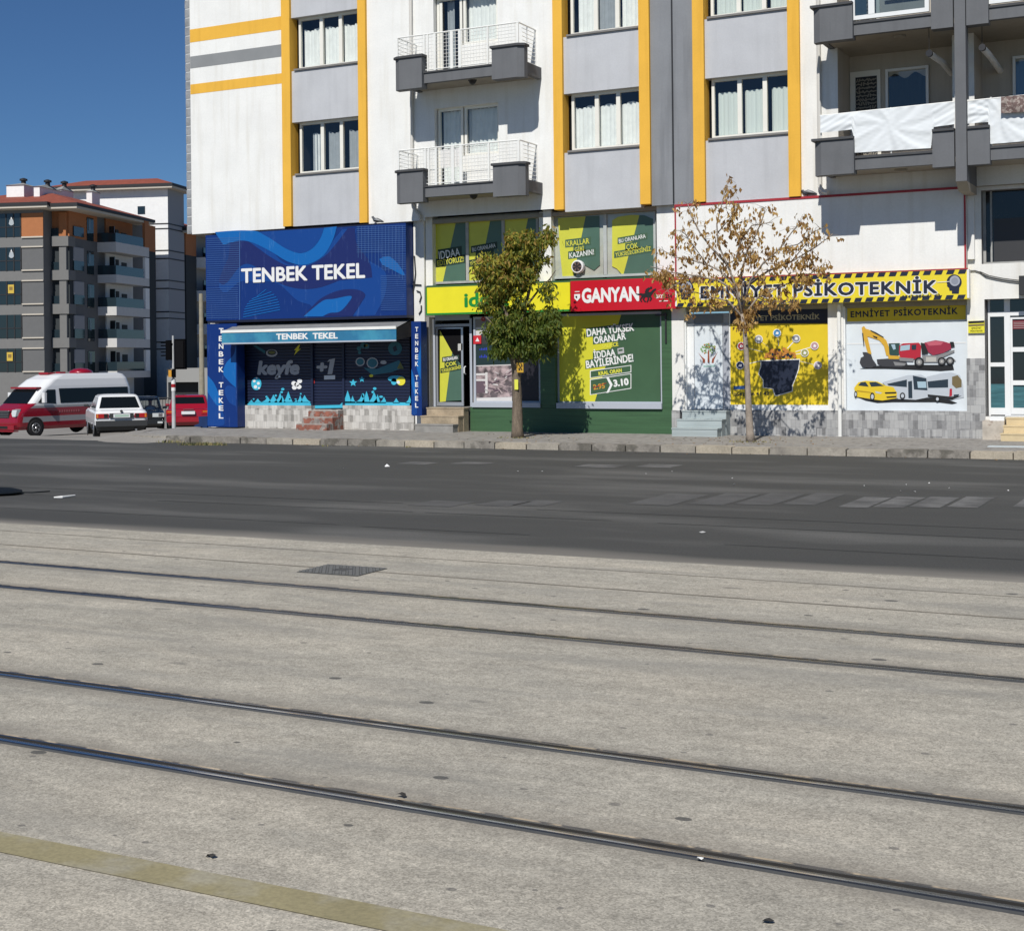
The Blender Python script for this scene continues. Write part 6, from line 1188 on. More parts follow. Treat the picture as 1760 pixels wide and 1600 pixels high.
for cx, cy, rx_, ry_, n, bias in blobs:
    n = int(n*2.1); c = tp(b1, cx, cy, .02*(cx-890)*.3)
    # clumps inside every blob, so that gaps and dark hollows show between them
    cl = []
    for _ in range(max(4, n//34)):
        while True:
            q = Vector((random.uniform(-1, 1), random.uniform(-1, 1), random.uniform(-1, 1)))
            if .25 < q.length < 1: break
        cl.append(Vector((c.x+q.x*rx_*K*1.1, c.y+q.y*rx_*K*.95, c.z+q.z*ry_*K)))
    for _ in range(n):
        q = random.choice(cl); p = q+Vector((random.gauss(0, .075), random.gauss(0, .075), random.gauss(0, .065)))
        u = random.random()*.8+bias*.16+(p.z-3.3)*.12; M = LG[0] if u < .40 else LG[1] if u < .68 else LG[2] if u < .88 else LG[3]
        leaf(o, p, random.uniform(.10, .18), random.uniform(.018, .032), M, random.uniform(.3, .85))
o.build('crown', T1)
# signs nailed to the trunk
o = MB(); p = tp(b1, 894.5, 632, -.12); o.box(p.x-.085, p.x+.085, p.y-.02, p.y, p.z-.115, p.z+.115, mat('amber_plate', (.55, .32, .03), .5)); 
f = MB(); f.art([(891, 627), (893, 627), (898, 636), (896, 636.5)], p.y-.024, M_blk2); f.art([(896, 627), (898, 627), (897.5, 631), (895.5, 631)], p.y-.024, M_blk2); f.art([(891, 633), (893.5, 632), (894, 637), (891.5, 637)], p.y-.024, M_blk2)
pr = tag(o.build('tree_notice', origin=(p.x, p.y, p.z)), 'small amber plate fixed to the trunk of the leafy tree', 'notice'); f2 = f.build('marking', None, origin=(p.x, p.y, p.z)); f2.parent = pr; f2.location = (0, 0, 0)
o = MB(); p = tp(b1, 887.5, 661, -.13); o.box(p.x-.045, p.x+.05, p.y-.01, p.y, p.z-.12, p.z+.12, mat('lemon_paper', (.72, .72, .08), .7)); tag(o.build('tree_notice', origin=(p.x, p.y, p.z)), 'lemon yellow paper strip on the leafy tree trunk, below the amber plate', 'notice')
# tree 2: thin tree with dry brown leaves
b2 = onZ(1290, 759, KT)
T2 = root('street_tree', b2, 'slender pale-barked street tree with sparse dry brown leaves', 'tree', 'two street trees at the kerb')
o = MB(); o.tube([tp(b2, 1290, 759.5), tp(b2, 1289, 745), tp(b2, 1287, 710), tp(b2, 1285, 660), tp(b2, 1283, 610), tp(b2, 1280, 570), tp(b2, 1276, 540)], [.11, .085, .072, .062, .056, .05, .048], M_bark2, 10)
br = [[(1276, 545), (1268, 500), (1250, 455), (1234, 420), (1232, 385), (1241, 350), (1252, 308)], [(1276, 540), (1262, 492), (1238, 466), (1215, 455), (1190, 448), (1160, 442), (1135, 428)], [(1270, 505), (1235, 482), (1195, 474), (1150, 468), (1118, 458)], [(1250, 455), (1222, 425), (1204, 402), (1188, 372), (1182, 350)],
      [(1276, 532), (1290, 482), (1312, 452), (1340, 428), (1362, 398), (1376, 382)], [(1287, 490), (1320, 466), (1360, 450), (1402, 425), (1432, 402)], [(1276, 520), (1274, 470), (1284, 432), (1300, 402), (1312, 372), (1316, 355)], [(1262, 460), (1274, 412), (1292, 388), (1328, 382)], [(1277, 545), (1302, 512), (1342, 492), (1382, 478), (1412, 458)], [(1276, 545), (1252, 518), (1215, 508), (1178, 498)],
      [(1340, 428), (1372, 420), (1400, 398), (1415, 392)], [(1234, 400), (1255, 375), (1262, 362)], [(1360, 450), (1385, 420), (1405, 440)], [(1215, 455), (1190, 420), (1180, 405), (1170, 395)], [(1195, 474), (1160, 490), (1140, 505)], [(1312, 452), (1345, 455), (1375, 500)], [(1302, 512), (1330, 525), (1360, 520)], [(1250, 455), (1275, 440), (1300, 425)]]
tw = []
for i, b in enumerate(br):
    sgn = random.uniform(-1, 1); pts = [tp(b2, x, y, sgn*.25*k/(len(b)-1)*4*.6) for k, (x, y) in enumerate(b)]; r = .026 if i < 10 else .011
    o.tube(pts, [r*(1-.8*k/(len(b)-1))+.003 for k in range(len(b))], M_bark2, 6)
    for k in range(len(pts)-1):
        for _ in range(5): tw.append(((pts[k]+(pts[k+1]-pts[k])*random.random()), k/(len(pts)-1)))
cr_ = MB()
for p, u in tw:
    if u < .2 and random.random() < .75: continue
    for _ in range(random.choice((1, 1, 2))):
        d = Vector((random.uniform(-1, 1), random.uniform(-1, 1), random.uniform(-.5, .7))).normalized()*random.uniform(.1, .38); q = p+d
        o.tube([p, p+d*.6+Vector((0, 0, .03)), q], [.006, .004, .003], M_bark2, 3)
        for _ in range(random.randint(2, 7)):
            c = q+Vector((random.gauss(0, .05), random.gauss(0, .05), random.gauss(-.03, .045))); leaf(cr_, c, random.uniform(.08, .15), random.uniform(.022, .042), random.choice(LB), random.uniform(.45, .95), .5)
for cx, cy, rx_, ry_, n in ((1283, 546, 17, 16, 230), (1300, 452, 10, 16, 30), (1185, 476, 45, 20, 170), (1215, 508, 34, 10, 60), (1385, 462, 40, 24, 190), (1320, 508, 42, 12, 90), (1275, 400, 25, 22, 120), (1130, 470, 18, 16, 60), (1252, 318, 4, 13, 34), (1340, 440, 24, 18, 90), (1350, 528, 30, 8, 24), (1205, 538, 24, 7, 20)):
    cl = [tp(b2, cx+random.uniform(-1, 1)*rx_, cy+random.uniform(-1, 1)*ry_, random.uniform(-1, 1)*min(.5, rx_*.02)) for _ in range(max(3, n//9))]
    for _ in range(n): c = random.choice(cl)+Vector((random.gauss(0, .045), random.gauss(0, .045), random.gauss(0, .05))); leaf(cr_, c, random.uniform(.08, .14), random.uniform(.022, .042), random.choice(LB), random.uniform(.4, .95), .5)
o.build('trunk', T2, smooth=True); cr_.build('crown', T2)

# ================================================================= FAR APARTMENT COMPLEX (own frame: a along its front, b into depth)
AF = R(17); C0 = at(77, 690, 124.); C0.z = 0; e1 = Vector((math.cos(AF), math.sin(AF), 0)); e2 = Vector((-math.sin(AF), math.cos(AF), 0)); ZG = -1.4
def LP(px_, py_, a=None, b=None):
    r = ray(px_, py_); o_ = CAM-C0; oa, ob, da, db = o_.dot(e1), o_.dot(e2), r.dot(e1), r.dot(e2)
    t_ = (b-ob)/db if b is not None else (a-oa)/da
    return Vector((oa+da*t_, ob+db*t_, H+r.z*t_))
M_fg = mat('render_grey', (.18, .178, .172), .9, var=.04); M_fg2 = mat('render_panel_grey', (.135, .136, .136), .9, var=.04); M_fo = mat('terracotta_render', (.40, .155, .06), .9, var=.05); M_fc = mat('cream_trim', (.55, .50, .42), .9)
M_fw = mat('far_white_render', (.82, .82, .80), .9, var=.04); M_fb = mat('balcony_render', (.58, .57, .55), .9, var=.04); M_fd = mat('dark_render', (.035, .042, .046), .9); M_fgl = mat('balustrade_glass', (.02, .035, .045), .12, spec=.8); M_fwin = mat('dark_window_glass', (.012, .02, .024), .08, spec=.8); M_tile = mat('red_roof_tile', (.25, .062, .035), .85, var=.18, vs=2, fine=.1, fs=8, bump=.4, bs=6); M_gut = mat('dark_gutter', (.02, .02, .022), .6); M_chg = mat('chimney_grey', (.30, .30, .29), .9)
def zr(y): return LP(40, y, b=0).z
def farroot(name, a, b, label):
    p = C0+e1*a+e2*b; o = bpy.data.objects.new(name, None); COL.objects.link(o); o.location = (C0.x, C0.y, ZG); o.rotation_euler = (0, 0, AF); tag(o, label, 'building', 'apartment blocks up the side street'); return o
class FB(MB):        # builder in the far frame; z stored above the block's own ground
    def b(s, a0, a1, b0, b1, z0, z1, M): s.box(a0, a1, b0, b1, z0-ZG, z1-ZG, M)
    def p(s, pts, M): s.poly([(x, y, z-ZG) for x, y, z in pts], M)
F1 = farroot('apartment_block', 0, 0, 'grey and terracotta apartment block with red tiled roof and glass balconies up the side street')
aL = LP(-160, 500, b=0).x; ze = zr(356)
a1 = LP(120, 500, b=1.6).x; B3 = LP(168, 500, a=a1).y; a2 = LP(200, 500, b=B3).x; B3e = LP(257, 500, a=a2).y; B3f = LP(268, 500, a=a1).y
rows = [366, 424, 482, 540, 598]           # window tops on the front
o = FB(); o.b(aL, 0, 0, 14, ZG, ze, M_fg); o.b(aL+.01, a1, 2.6, B3f-.01, ZG, ze-.002, M_fg2)
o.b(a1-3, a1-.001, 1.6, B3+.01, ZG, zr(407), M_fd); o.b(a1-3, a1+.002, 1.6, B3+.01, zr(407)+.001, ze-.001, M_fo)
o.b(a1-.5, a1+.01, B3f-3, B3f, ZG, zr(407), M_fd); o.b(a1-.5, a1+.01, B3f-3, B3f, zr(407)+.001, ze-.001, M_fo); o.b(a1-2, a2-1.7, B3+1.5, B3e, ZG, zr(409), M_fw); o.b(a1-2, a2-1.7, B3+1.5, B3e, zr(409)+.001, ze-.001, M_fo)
o.build('wall', F1)
fx = lambda px_: LP(px_, 500, b=0).x
for i, y in enumerate(rows):
    zt_, zb_ = zr(y+1), zr(y+41); o = FB(); w0, w1 = fx(-60), fx(38); o.b(w0, w1, -.04, .02, zb_, zt_, M_fwin)
    for px_ in (-60, -36, -12, 12, 25, 37): x = fx(px_); o.b(x-.05, x+.05, -.08, -.041, zb_, zt_, M_gut)
    o.b(w0, w1, -.08, -.041, zb_+(zt_-zb_)*.42-.04, zb_+(zt_-zb_)*.42+.04, M_gut); wn = o.build('window', F1)
    if i in (0, 1): o = FB(); c = LP(19.5, y+16 if i == 0 else y+14, b=-.1); o.p([(c.x+.28*math.cos(t_)*(1 if math.sin(t_) < 0 else .75), -.1, c.z+.3*math.sin(t_)) for t_ in [k*.52 for k in range(12)]], mat('sticker_pale', (.40, .44, .46), .5)); o.p([(c.x-.1, -.1, c.z+.2), (c.x+.1, -.1, c.z+.2), (c.x, -.1, c.z+.5)], M_fw); o.build('window_sticker', wn)
    if i in (2, 4): o = FB(); c = LP(19 if i == 2 else 17, y+15, b=-.1); o.b(c.x-.28, c.x+.28, -.12, -.1, c.z-.38, c.z+.38, mat('yellow_sale_notice', (.6, .42, .06), .6)); o.b(c.x-.16, c.x+.16, -.13, -.121, c.z-.1, c.z+.2, mat('notice_print', (.25, .16, .04), .6)); o.build('window_notice', wn)
    o = FB(); p0, p1 = fx(38.5), fx(75.5)
    if i == 0: o.b(p0, p1, -.05, .01, zr(408), zr(367), M_fo); o.b(p0, p1, -.12, .02, zr(409.5), zr(407)+0, M_fc)
    else: o.b(p0, p1, -.03, .01, zb_+.05, zt_-.05, M_fg2); o.b(p0, p1, -.14, .01, zt_-.05, zt_+.06, M_fc); o.b(p0, p1, -.14, .01, zb_-.06, zb_+.05, M_fc)
    o.build('facade_panel', F1)
    # corner loggia
    o = FB(); g0, g1, gc0, gc1, gm = LP(84, 500, b=1.6).x, LP(105, 500, b=1.6).x, LP(105, 500, b=1.6).x, LP(117, 500, b=1.6).x, LP(92, 500, b=1.6).x
    zz = lambda yy: LP(100, yy, b=1.6).z
    Mx = M_fo if i == 0 else M_fg
    o.b(gc0, gc1, 1.3, 1.9, zz(y+41), zz(y), Mx); o.b(gm, a1+.1, 1.2, 2.5, zz(y+58), zz(y+41)-.001, M_fg)
    o.b(gm-1.0, gc0, 1.4, 1.5, zz(y+41), zz(y+27), M_fgl); 
    if i: o.b(g0+.4, gc0, 2.5, 2.58, zz(y+27), zz(y+2), mat('far_pale_panel', (.26, .26, .26), .9))
    o.build('corner_loggia', F1)
    # side windows on the recessed dark side
    o = FB(); s0, s1 = LP(126, 500, a=a1).y, LP(143, 500, a=a1).y; s2, s3 = LP(150, 500, a=a1).y, LP(161, 500, a=a1).y; sz = lambda yy: LP(140, yy, a=a1).z
    if i: o.b(a1, a1+.1, s0, s1, sz(y+26), sz(y+3), mat('far_pale_panel2', (.33, .33, .34), .9))
    o.b(a1, a1+.12, s0, s1, sz(y+42), sz(y+26), M_fgl); o.b(a1, a1+.06, s2, s3, sz(y+46), sz(y+6), M_fwin); o.b(a1, a1+.09, s2+.2, s2+(s3-s2)*.5, sz(y+28), sz(y+8), mat('far_blue_pane', (.10, .13, .16), .2)); o.build('side_window', F1)
# projecting balconies
pr = [(416, 433), (472, 486), (527, 542), (581.5, 597), (638, 650)]; vz = lambda yy: LP(200, yy, b=B3).z
for i, (yt, yb_) in enumerate(pr):
    o = FB(); zt_, zb_ = vz(yt), vz(yb_); o.b(a1-.2, a2, B3, B3+.2, zb_, zt_, M_fb); o.b(a2-.2, a2, B3+.201, B3e, zb_, zt_, M_fb); o.b(a1-.2, a2-.01, B3+.01, B3e, zb_+.02, zb_+.25, M_fb)
    bo = o.build('balcony', F1); o = FB(); o.b(a1-.2, a2-.05, B3+.05, B3+.1, zt_, zt_+.85, M_fgl); o.b(a2-.1, a2-.05, B3+.101, B3e-1.2, zt_, zt_+.85, M_fgl); o.build('balustrade', bo)
    o = FB(); o.b(a2-.25, a2-.001, B3e-.9, B3e, zt_+.001, zt_+1.99 if i else ze, M_fw if i else M_fo); o.build('balcony_column', F1)
    o = FB(); 
    for f0, f1_, hh in ((.12, .22, 2.2), (.34, .44, 2.1), (.56, .74, 1.9)):
        o.b(a2-1.7, a2-1.62, B3+1.5+(B3e-B3-1.5)*f0, B3+1.5+(B3e-B3-1.5)*f1_, zb_+.3, zb_+.3+hh, M_gut)
    o.b(a1+.5, a1+1.0, B3+1.42, B3+1.5, zb_+.3, zb_+2.5, M_fwin); o.build('balcony_door', F1)
def hip(par, a0, a1_, b0, b1, z, rise, run, name='roof'):
    o = FB(); e = .9; A0, A1, Bb0, Bb1 = a0-e, a1_+e, b0-e, b1+e; mb_ = (Bb0+Bb1)/2; h = min((A1-A0), (Bb1-Bb0))/2; 
    if (A1-A0) > (Bb1-Bb0): r0, r1 = (A0+h, mb_), (A1-h, mb_)
    else: ma = (A0+A1)/2; r0, r1 = (ma, Bb0+h), (ma, Bb1-h)
    zz = z+rise
    if (A1-A0) > (Bb1-Bb0): fs = [[(A0, Bb0, z), (A1, Bb0, z), (*r1, zz), (*r0, zz)], [(A1, Bb0, z), (A1, Bb1, z), (*r1, zz)], [(A1, Bb1, z), (A0, Bb1, z), (*r0, zz), (*r1, zz)], [(A0, Bb1, z), (A0, Bb0, z), (*r0, zz)]]
    else: fs = [[(A0, Bb0, z), (A1, Bb0, z), (*r0, zz)], [(A1, Bb0, z), (A1, Bb1, z), (*r1, zz), (*r0, zz)], [(A1, Bb1, z), (A0, Bb1, z), (*r1, zz)], [(A0, Bb1, z), (A0, Bb0, z), (*r0, zz), (*r1, zz)]]
    for f in fs: o.p(f, M_tile)
    rf = o.build(name, par); o = FB(); o.b(A0, A1, Bb0, Bb1, z-.28, z-.001, M_gut); o.b(A0+.08, A1-.08, Bb0+.08, Bb1-.08, z-.48, z-.281, M_fc); o.build('eave', rf); return rf
rf = hip(F1, aL, 0, 0, 15, zr(354)+.2, 1.7, 0); hip(F1, -5.5, a2-.9, B3-7.2+.7, B3e+.6, zr(354)+.1, 1.5, 0)
def chimney(par, px0, px1, yt, yb_, b, dep, cap, ft):
    o = FB(); x0, x1 = LP(px0, yt, b=b).x, LP(px1, yt, b=b).x; z1, z0 = LP(px0, yt, b=b).z, LP(px0, yb_, b=b).z; o.b(x0, x1, b, b+dep, z0-1.5, z1, M_fw); xm, bm = (x0+x1)/2, b+dep/2; zc = LP(px0, cap, b=b).z
    for q0, q1 in (((x0-.1, b-.1), (x1+.1, b-.1)), ((x1+.1, b-.1), (x1+.1, b+dep+.1)), ((x1+.1, b+dep+.1), (x0-.1, b+dep+.1)), ((x0-.1, b+dep+.1), (x0-.1, b-.1))): o.p([(*q0, z1), (*q1, z1), (xm, bm, zc)], M_chg)
    o.lathe([(.22, 0), (.22, .35), (.36, .36), (.36, .5), (.1, .6)], (xm, bm, zc-.15-ZG), (0, 0, 1), M_gut, 10); o.build('chimney', par)
chimney(F1, 11, 41, 319, 334, 4, 3, 312, 0); chimney(F1, 58, 68, 321, 342, 3, 4, 313, 0); chimney(F1, 95, 105, 326, 336, 8, 2.4, 317, 0); chimney(F1, 148.5, 158, 330, 350, 9, 1.6, 324, 0)
# white tower block behind
F2 = farroot('apartment_block', 0, 0, 'tall white apartment block with red roof edge behind the terracotta block')
B4 = B3f+2.6; a4 = LP(290, 500, b=B4).x; B4e = LP(317.5, 500, a=a4).y; zt4 = LP(290, 324, b=B4).z; o = FB(); aT0 = LP(100, 330, b=B4).x
M_fsg = mat('far_side_shade', (.30, .31, .33), .9); o.b(aT0, a4-.002, B4, B4e-.01, ZG, zt4, M_fw); o.b(a4-.5, a4, B4+.002, B4e, ZG, zt4+.001, M_fsg); o.build('wall', F2)  # side of the white tower: its shade is put into a darker colour
o = FB()
for yy in (384.5, 393, 430.5, 444.5, 482, 496, 536, 547, 588, 600): z = LP(290, yy, b=B4).z; o.b(LP(266, 500, b=B4).x, a4+.03, B4-.03, B4+.001, z-.06, z+.06, M_gut); o.b(a4+.001, a4+.03, B4, B4e, z-.06, z+.06, M_gut)
o.build('facade_groove', F2); hip(F2, aT0, a4, B4, B4e, zt4+.45, .9, 0)
o = FB(); p = LP(243, 361.5, b=B4-.02); o.b(p.x-.4, p.x+.4, B4-.05, B4-.001, p.z-.4, p.z+.4, M_fwin); o.build('window', F2)
# block beyond, seen between the tower and the corner shop
F3 = farroot('apartment_block', 0, 0, 'dark terracotta topped apartment block half hidden behind the blue corner sign')
b5 = LP(320, 500, a=a4).y; b5m = LP(338, 500, a=a4).y; b5e = LP(372, 500, a=a4+1.5).y; sz5 = lambda yy: LP(330, yy, a=a4).z
o = FB(); o.b(a4-9, a4, b5, b5m, ZG, sz5(440), M_fd); o.b(a4-9, a4, b5, b5m, sz5(440)+.001, sz5(402), M_fo); o.b(a4-9, a4-.5, b5m+.001, b5e+12, ZG, sz5(403), mat('far_mid_grey', (.30, .30, .29), .9)); o.build('wall', F3)
for i in range(5):
    zt_, zb_ = LP(345, 440+i*58, a=a4+1.2).z, LP(345, 458+i*58, a=a4+1.2).z; o = FB(); o.b(a4-.5, a4+1.2, b5m+.3, b5e+10, zb_, zt_, M_fw); bo = o.build('balcony', F3); o = FB(); o.b(a4+1.05, a4+1.15, b5m+.3, b5e+10, zt_, zt_+1.0, M_fgl); o.build('balustrade', bo)
    o = FB(); o.b(a4-.5, a4-.4, b5m+3, b5m+6, zb_+.3, zb_+2.4, M_fwin); o.build('balcony_door', F3)
hip(F3, a4-9, a4, b5, b5e+12, sz5(402)+.4, 1.6, 0)
F4 = farroot('garage_building', 0, 0, 'low pale building with a wide dark garage opening behind the traffic light'); F4['category'] = 'garage'; del F4['group']
B6 = B4-8; g0, g1 = LP(287, 660, b=B6).x, LP(374, 660, b=B6).x; zg1 = LP(300, 633, b=B6).z; o = FB(); zo = LP(300, 657, b=B6).z; h0, h1 = LP(289, 660, b=B6).x, LP(341, 660, b=B6).x
o.b(g0-.0, h0, B6, B6+7, ZG, zg1, mat('far_mid_grey', (0,)*3)); o.b(h1, g1, B6, B6+7, ZG, zg1, mat('far_mid_grey', (0,)*3)); o.b(h0+.001, h1-.001, B6, B6+7, zo, zg1-.001, mat('far_mid_grey', (0,)*3)); o.b(h0+.001, h1-.001, B6+1, B6+6.9, ZG, zo-.001, M_gut); o.build('wall', F4)
# trees/haze line further back are hidden; a dark railing stands in front of the blocks
o = MB(); f0, f1_ = at(236, 684, 84), at(352, 684, 84); zb0 = -1.3
o.tube([f0, f1_], .03, M_gut, 5); o.tube([(f0.x, f0.y, f0.z-.5), (f1_.x, f1_.y, f1_.z-.5)], .025, M_gut, 5)
for k in range(25): p = f0+(f1_-f0)*k/24; o.tube([(p.x, p.y, zb0), (p.x, p.y, p.z)], .02, M_gut, 4)
tag(o.build('street_railing', origin=(f0.x, f0.y, zb0)), 'thin dark railing behind the parked cars', 'railing')

# ================================================================= VEHICLES
M_tyre = mat('tyre_rubber', (.018, .018, .019), .85); M_rim = mat('wheel_silver', (.42, .43, .45), .3, metal=.7); M_chrome = mat('chrome', (.6, .6, .62), .15, metal=1); M_bump = mat('dark_bumper', (.03, .032, .034), .6); M_plate = mat('number_plate', (.70, .72, .74), .5); M_lred = mat('tail_lamp_red', (.40, .01, .012), .2, coat=.5); M_lor = mat('indicator_orange', (.6, .2, .02), .25, coat=.5); M_lcl = mat('headlamp_glass', (.55, .6, .6), .08, coat=.6); M_under = mat('underbody', (.01, .01, .01), .9)
def rring(xr, xf, w_, z, rc, n=5):
    pts = []; rc = min(rc, w_*.9, (xf-xr)*.4)
    for cx, cy, a0 in ((xf-rc, w_-rc, 0), (xr+rc, w_-rc, 90), (xr+rc, -w_+rc, 180), (xf-rc, -w_+rc, 270)):
        for k in range(n+1): a = R(a0+90*k/n); pts.append((cx+rc*math.cos(a), cy+rc*math.sin(a), z))
    return pts
def loft(o, levels, mats, rc=.2, cap=True, bottom=True):
    rings = [rring(xr, xf, w_, z, rc_ if rc_ else rc) for z, xr, xf, w_, rc_ in levels]; n = len(rings[0])
    for i in range(len(rings)-1):
        for k in range(n):
            M = mats[i]
            if isinstance(M, tuple): M = M[1] if (rings[i][k][0]+rings[i][(k+1) % n][0])/2 > 2.2 else M[0]
            o.mesh([rings[i][k], rings[i][(k+1) % n], rings[i+1][(k+1) % n], rings[i+1][k]], [(0, 1, 2, 3)], M)
    if cap: o.mesh(rings[-1], [tuple(range(n))], mats[-1] if not isinstance(mats[-1], tuple) else mats[-1][0])
    if bottom: o.mesh(rings[0], [tuple(range(n-1, -1, -1))], M_under)
def wheel(par, x, y, r, w_=.2, side=1):
    o = MB(); o.lathe([(r*.62, -w_/2), (r*.95, -w_/2), (r, -w_/2+.03), (r, w_/2-.03), (r*.95, w_/2), (r*.62, w_/2)], (x, y, r), (0, 1, 0), M_tyre, 24); wh = o.build('wheel', par, smooth=False)
    q = MB(); ys = y+side*(w_/2+.004); q.lathe([(r*.63, -.01), (r*.60, .006)], (x, ys-.0*side, r), (0, side, 0), M_rim, 20)
    for k in range(5):
        a = k*2*math.pi/5; q.mesh([(x+r*.2*math.cos(a+s_*.5), ys+side*.01, r+r*.2*math.sin(a+s_*.5)) for s_ in (-1, 1)]+[(x+r*.52*math.cos(a+s_*.34+.6), ys+side*.01, r+r*.52*math.sin(a+s_*.34+.6)) for s_ in (1, -1)], [(0, 1, 2, 3)], M_under)
    q.lathe([(r*.14, 0), (r*.1, .02)], (x, ys, r), (0, side, 0), M_chrome, 10); q.build('rim', wh)
def vroot(name, p, head, label, cat): return root(name, p, label, cat, rz=head, world=False)
def sedan(name, label, px_, py_, Zc, fwd, off, paint, L_=4.1, Wd=1.66, Ht=1.40, rear=True, style='old', extras=None, clear=None):
    p = at(px_, py_, Zc); hd = math.atan2(fwd[1], fwd[0]); c = Vector((p.x, p.y, p.z))-Vector((math.cos(hd), math.sin(hd), 0))*off[0]-Vector((-math.sin(hd), math.cos(hd), 0))*off[1]
    rt = vroot(name, c, hd, label, 'car'); h = L_/2; w_ = Wd/2; zb = .9 if style == 'old' else .88; zr_ = Ht
    o = MB()
    loft(o, [(.24, -h+.14, h-.15, w_-.10, .15), (.42, -h+.02, h-.02, w_-.01, .14), (.60, -h, h, w_, .14), (zb-.10, -h+.03, h-.08, w_-.01, .15), (zb-.02, -h+.10, h-.30, w_-.05, .2), (zb+.01, -h+.25, h-.7, w_-.12, .2)], [M_bump if style == 'old' else paint]+[paint]*5); bd = o.build('body', rt, smooth=False)
    o = MB(); rf = .42 if style == 'old' else .62; GM = clear or paint      # cabin
    loft(o, [(zb, -h+.55, h-1.05, w_-.07, .10), (zb+.03, -h+.58, h-1.12, w_-.08, .10), (zr_-.07, -h+.55+rf, h-1.05-.75, w_-.20, .10), (zr_-.02, -h+.65+rf, h-1.1-.85, w_-.26, .12), (zr_, -h+.9+rf, h-1.3-.95, w_-.4, .12)], [paint, GM, paint, paint, paint], bottom=not clear); cb = o.build('cabin', rt)
    def lerp(a, b_, t_): return a+(b_-a)*t_
    z1, z2 = zb+.05, zr_-.09
    def xr_(z): t_ = (z-zb)/(zr_-.07-zb); return lerp(-h+.56, -h+.55+rf, t_)
    def xf_(z): t_ = (z-zb)/(zr_-.07-zb); return lerp(h-1.07, h-1.80, t_)
    def wy(z): t_ = (z-zb)/(zr_-.07-zb); return lerp(w_-.07, w_-.20, t_)
    if clear:
        o = MB()
        for s_ in (1, -1):
            for x0, x1 in ((xr_(zb)+.05, xr_(zr_-.07)+.05), (-.25, -.2), (xf_(zb)-.05, xf_(zr_-.07)-.05)): o.tube([(x0, s_*(wy(zb)-.03), zb), (x1, s_*(wy(zr_-.07)-.03), zr_-.07)], .035, paint, 6)
        o.build('pillars', cb)
    o = MB()
    if not clear: o.poly([(xr_(z1)-.012, -wy(z1)+.10, z1), (xr_(z1)-.012, wy(z1)-.10, z1), (xr_(z2)-.012, wy(z2)-.10, z2), (xr_(z2)-.012, -wy(z2)+.10, z2)][::-1], M_carglass)
    if not clear: o.build('rear_window', cb)
    o = MB()
    if not clear: o.poly([(xf_(z1)+.012, -wy(z1)+.10, z1), (xf_(z1)+.012, wy(z1)-.10, z1), (xf_(z2)+.012, wy(z2)-.10, z2), (xf_(z2)+.012, -wy(z2)+.10, z2)], M_carglass)
    if not clear: o.build('windscreen', cb)
    for s_ in (1, -1):
        for t0, t1 in ((.06, .47), (.50, .94)) if not clear else ():
            o = MB(); f = lambda z, t_: lerp(xr_(z)+.08, xf_(z)-.08, t_); q = [(f(z1, t0), s_*(wy(z1)+.006), z1), (f(z1, t1), s_*(wy(z1)+.006), z1), (f(z2, t1), s_*(wy(z2)+.006), z2), (f(z2, t0), s_*(wy(z2)+.006), z2)]; o.poly(q if s_ < 0 else q[::-1], M_carglass); o.build('side_window', cb)
        o = MB(); xm = h-1.25; o.tube([(xm, s_*(w_-.06), zb+.05), (xm, s_*(w_+.02), zb+.1), (xm, s_*(w_+.13), zb+.1)], [.02, .05, .05], paint if style != 'old' else M_bump, 8); o.build('mirror', rt)
        for x in (-h+.78, h-.80):
            wheel(rt, x, s_*(w_-.11), .30, .2, s_)
            o = MB(); o.lathe([(.37, -.01), (.37, .0)], (x, s_*(w_-.012), .33), (0, s_, 0), M_under, 20); o.build('wheel_arch', rt)
    o = MB(); o.box(-h+.25, h-.3, -w_+.12, w_-.12, .17, .299, M_under); o.build('underbody', rt)
    o = MB(); o.box(-h-.07, -h+.12, -w_+.03, w_-.03, .38, .56, M_bump if style == 'old' else paint); o.build('rear_bumper', rt); o = MB(); o.box(h-.12, h+.06, -w_+.03, w_-.03, .34, .54, M_bump if style == 'old' else paint); o.build('front_bumper', rt)
    o = MB(); o.box(-h-.09 if rear else -h-.02, -h-.071 if rear else -h-.001, -.26, .26, .66 if style == 'old' else .68, .78 if style == 'old' else .80, M_plate); 
    o.box(-h-.075, -h-.0, -.262, .262, .655 if style == 'old' else .675, .785 if style == 'old' else .805, M_bump); o.build('number_plate', rt)
    for s_ in (1, -1):
        o = MB(); y0, y1 = s_*(w_-.03), s_*(w_-.42)
        if style == 'old': o.box(-h-.03, -h+.06, y0, y1, .65, .79, M_lred); o.box(-h-.036, -h-.031, s_*(w_-.28), s_*(w_-.40), .66, .78, M_under); o.box(-h-.036, -h-.031, s_*(w_-.05), s_*(w_-.10), .66, .78, M_lor)
        else: o.box(-h-.02, -h+.2, y0-s_*-.02, s_*(w_-.36), .68, .86, M_lred); o.box(-h-.026, -h-.021, s_*(w_-.06), s_*(w_-.3), .76, .80, M_lor)
        o.build('tail_lamp', rt); o = MB(); o.box(h-.12, h+.02, y0, s_*(w_-.50), .62, .78, M_lcl); o.box(h+.021, h+.026, s_*(w_-.10), s_*(w_-.26), .64, .76, M_chrome); o.box(h+.03, h+.07, s_*(w_-.10), s_*(w_-.30), .36, .44, M_lcl); o.build('headlamp', rt)
    o = MB(); o.box(h-.03, h+.01, -.36, .36, .56, .74, M_under); o.build('grille', rt)
    if extras: extras(rt, h, w_, zb)
    return rt
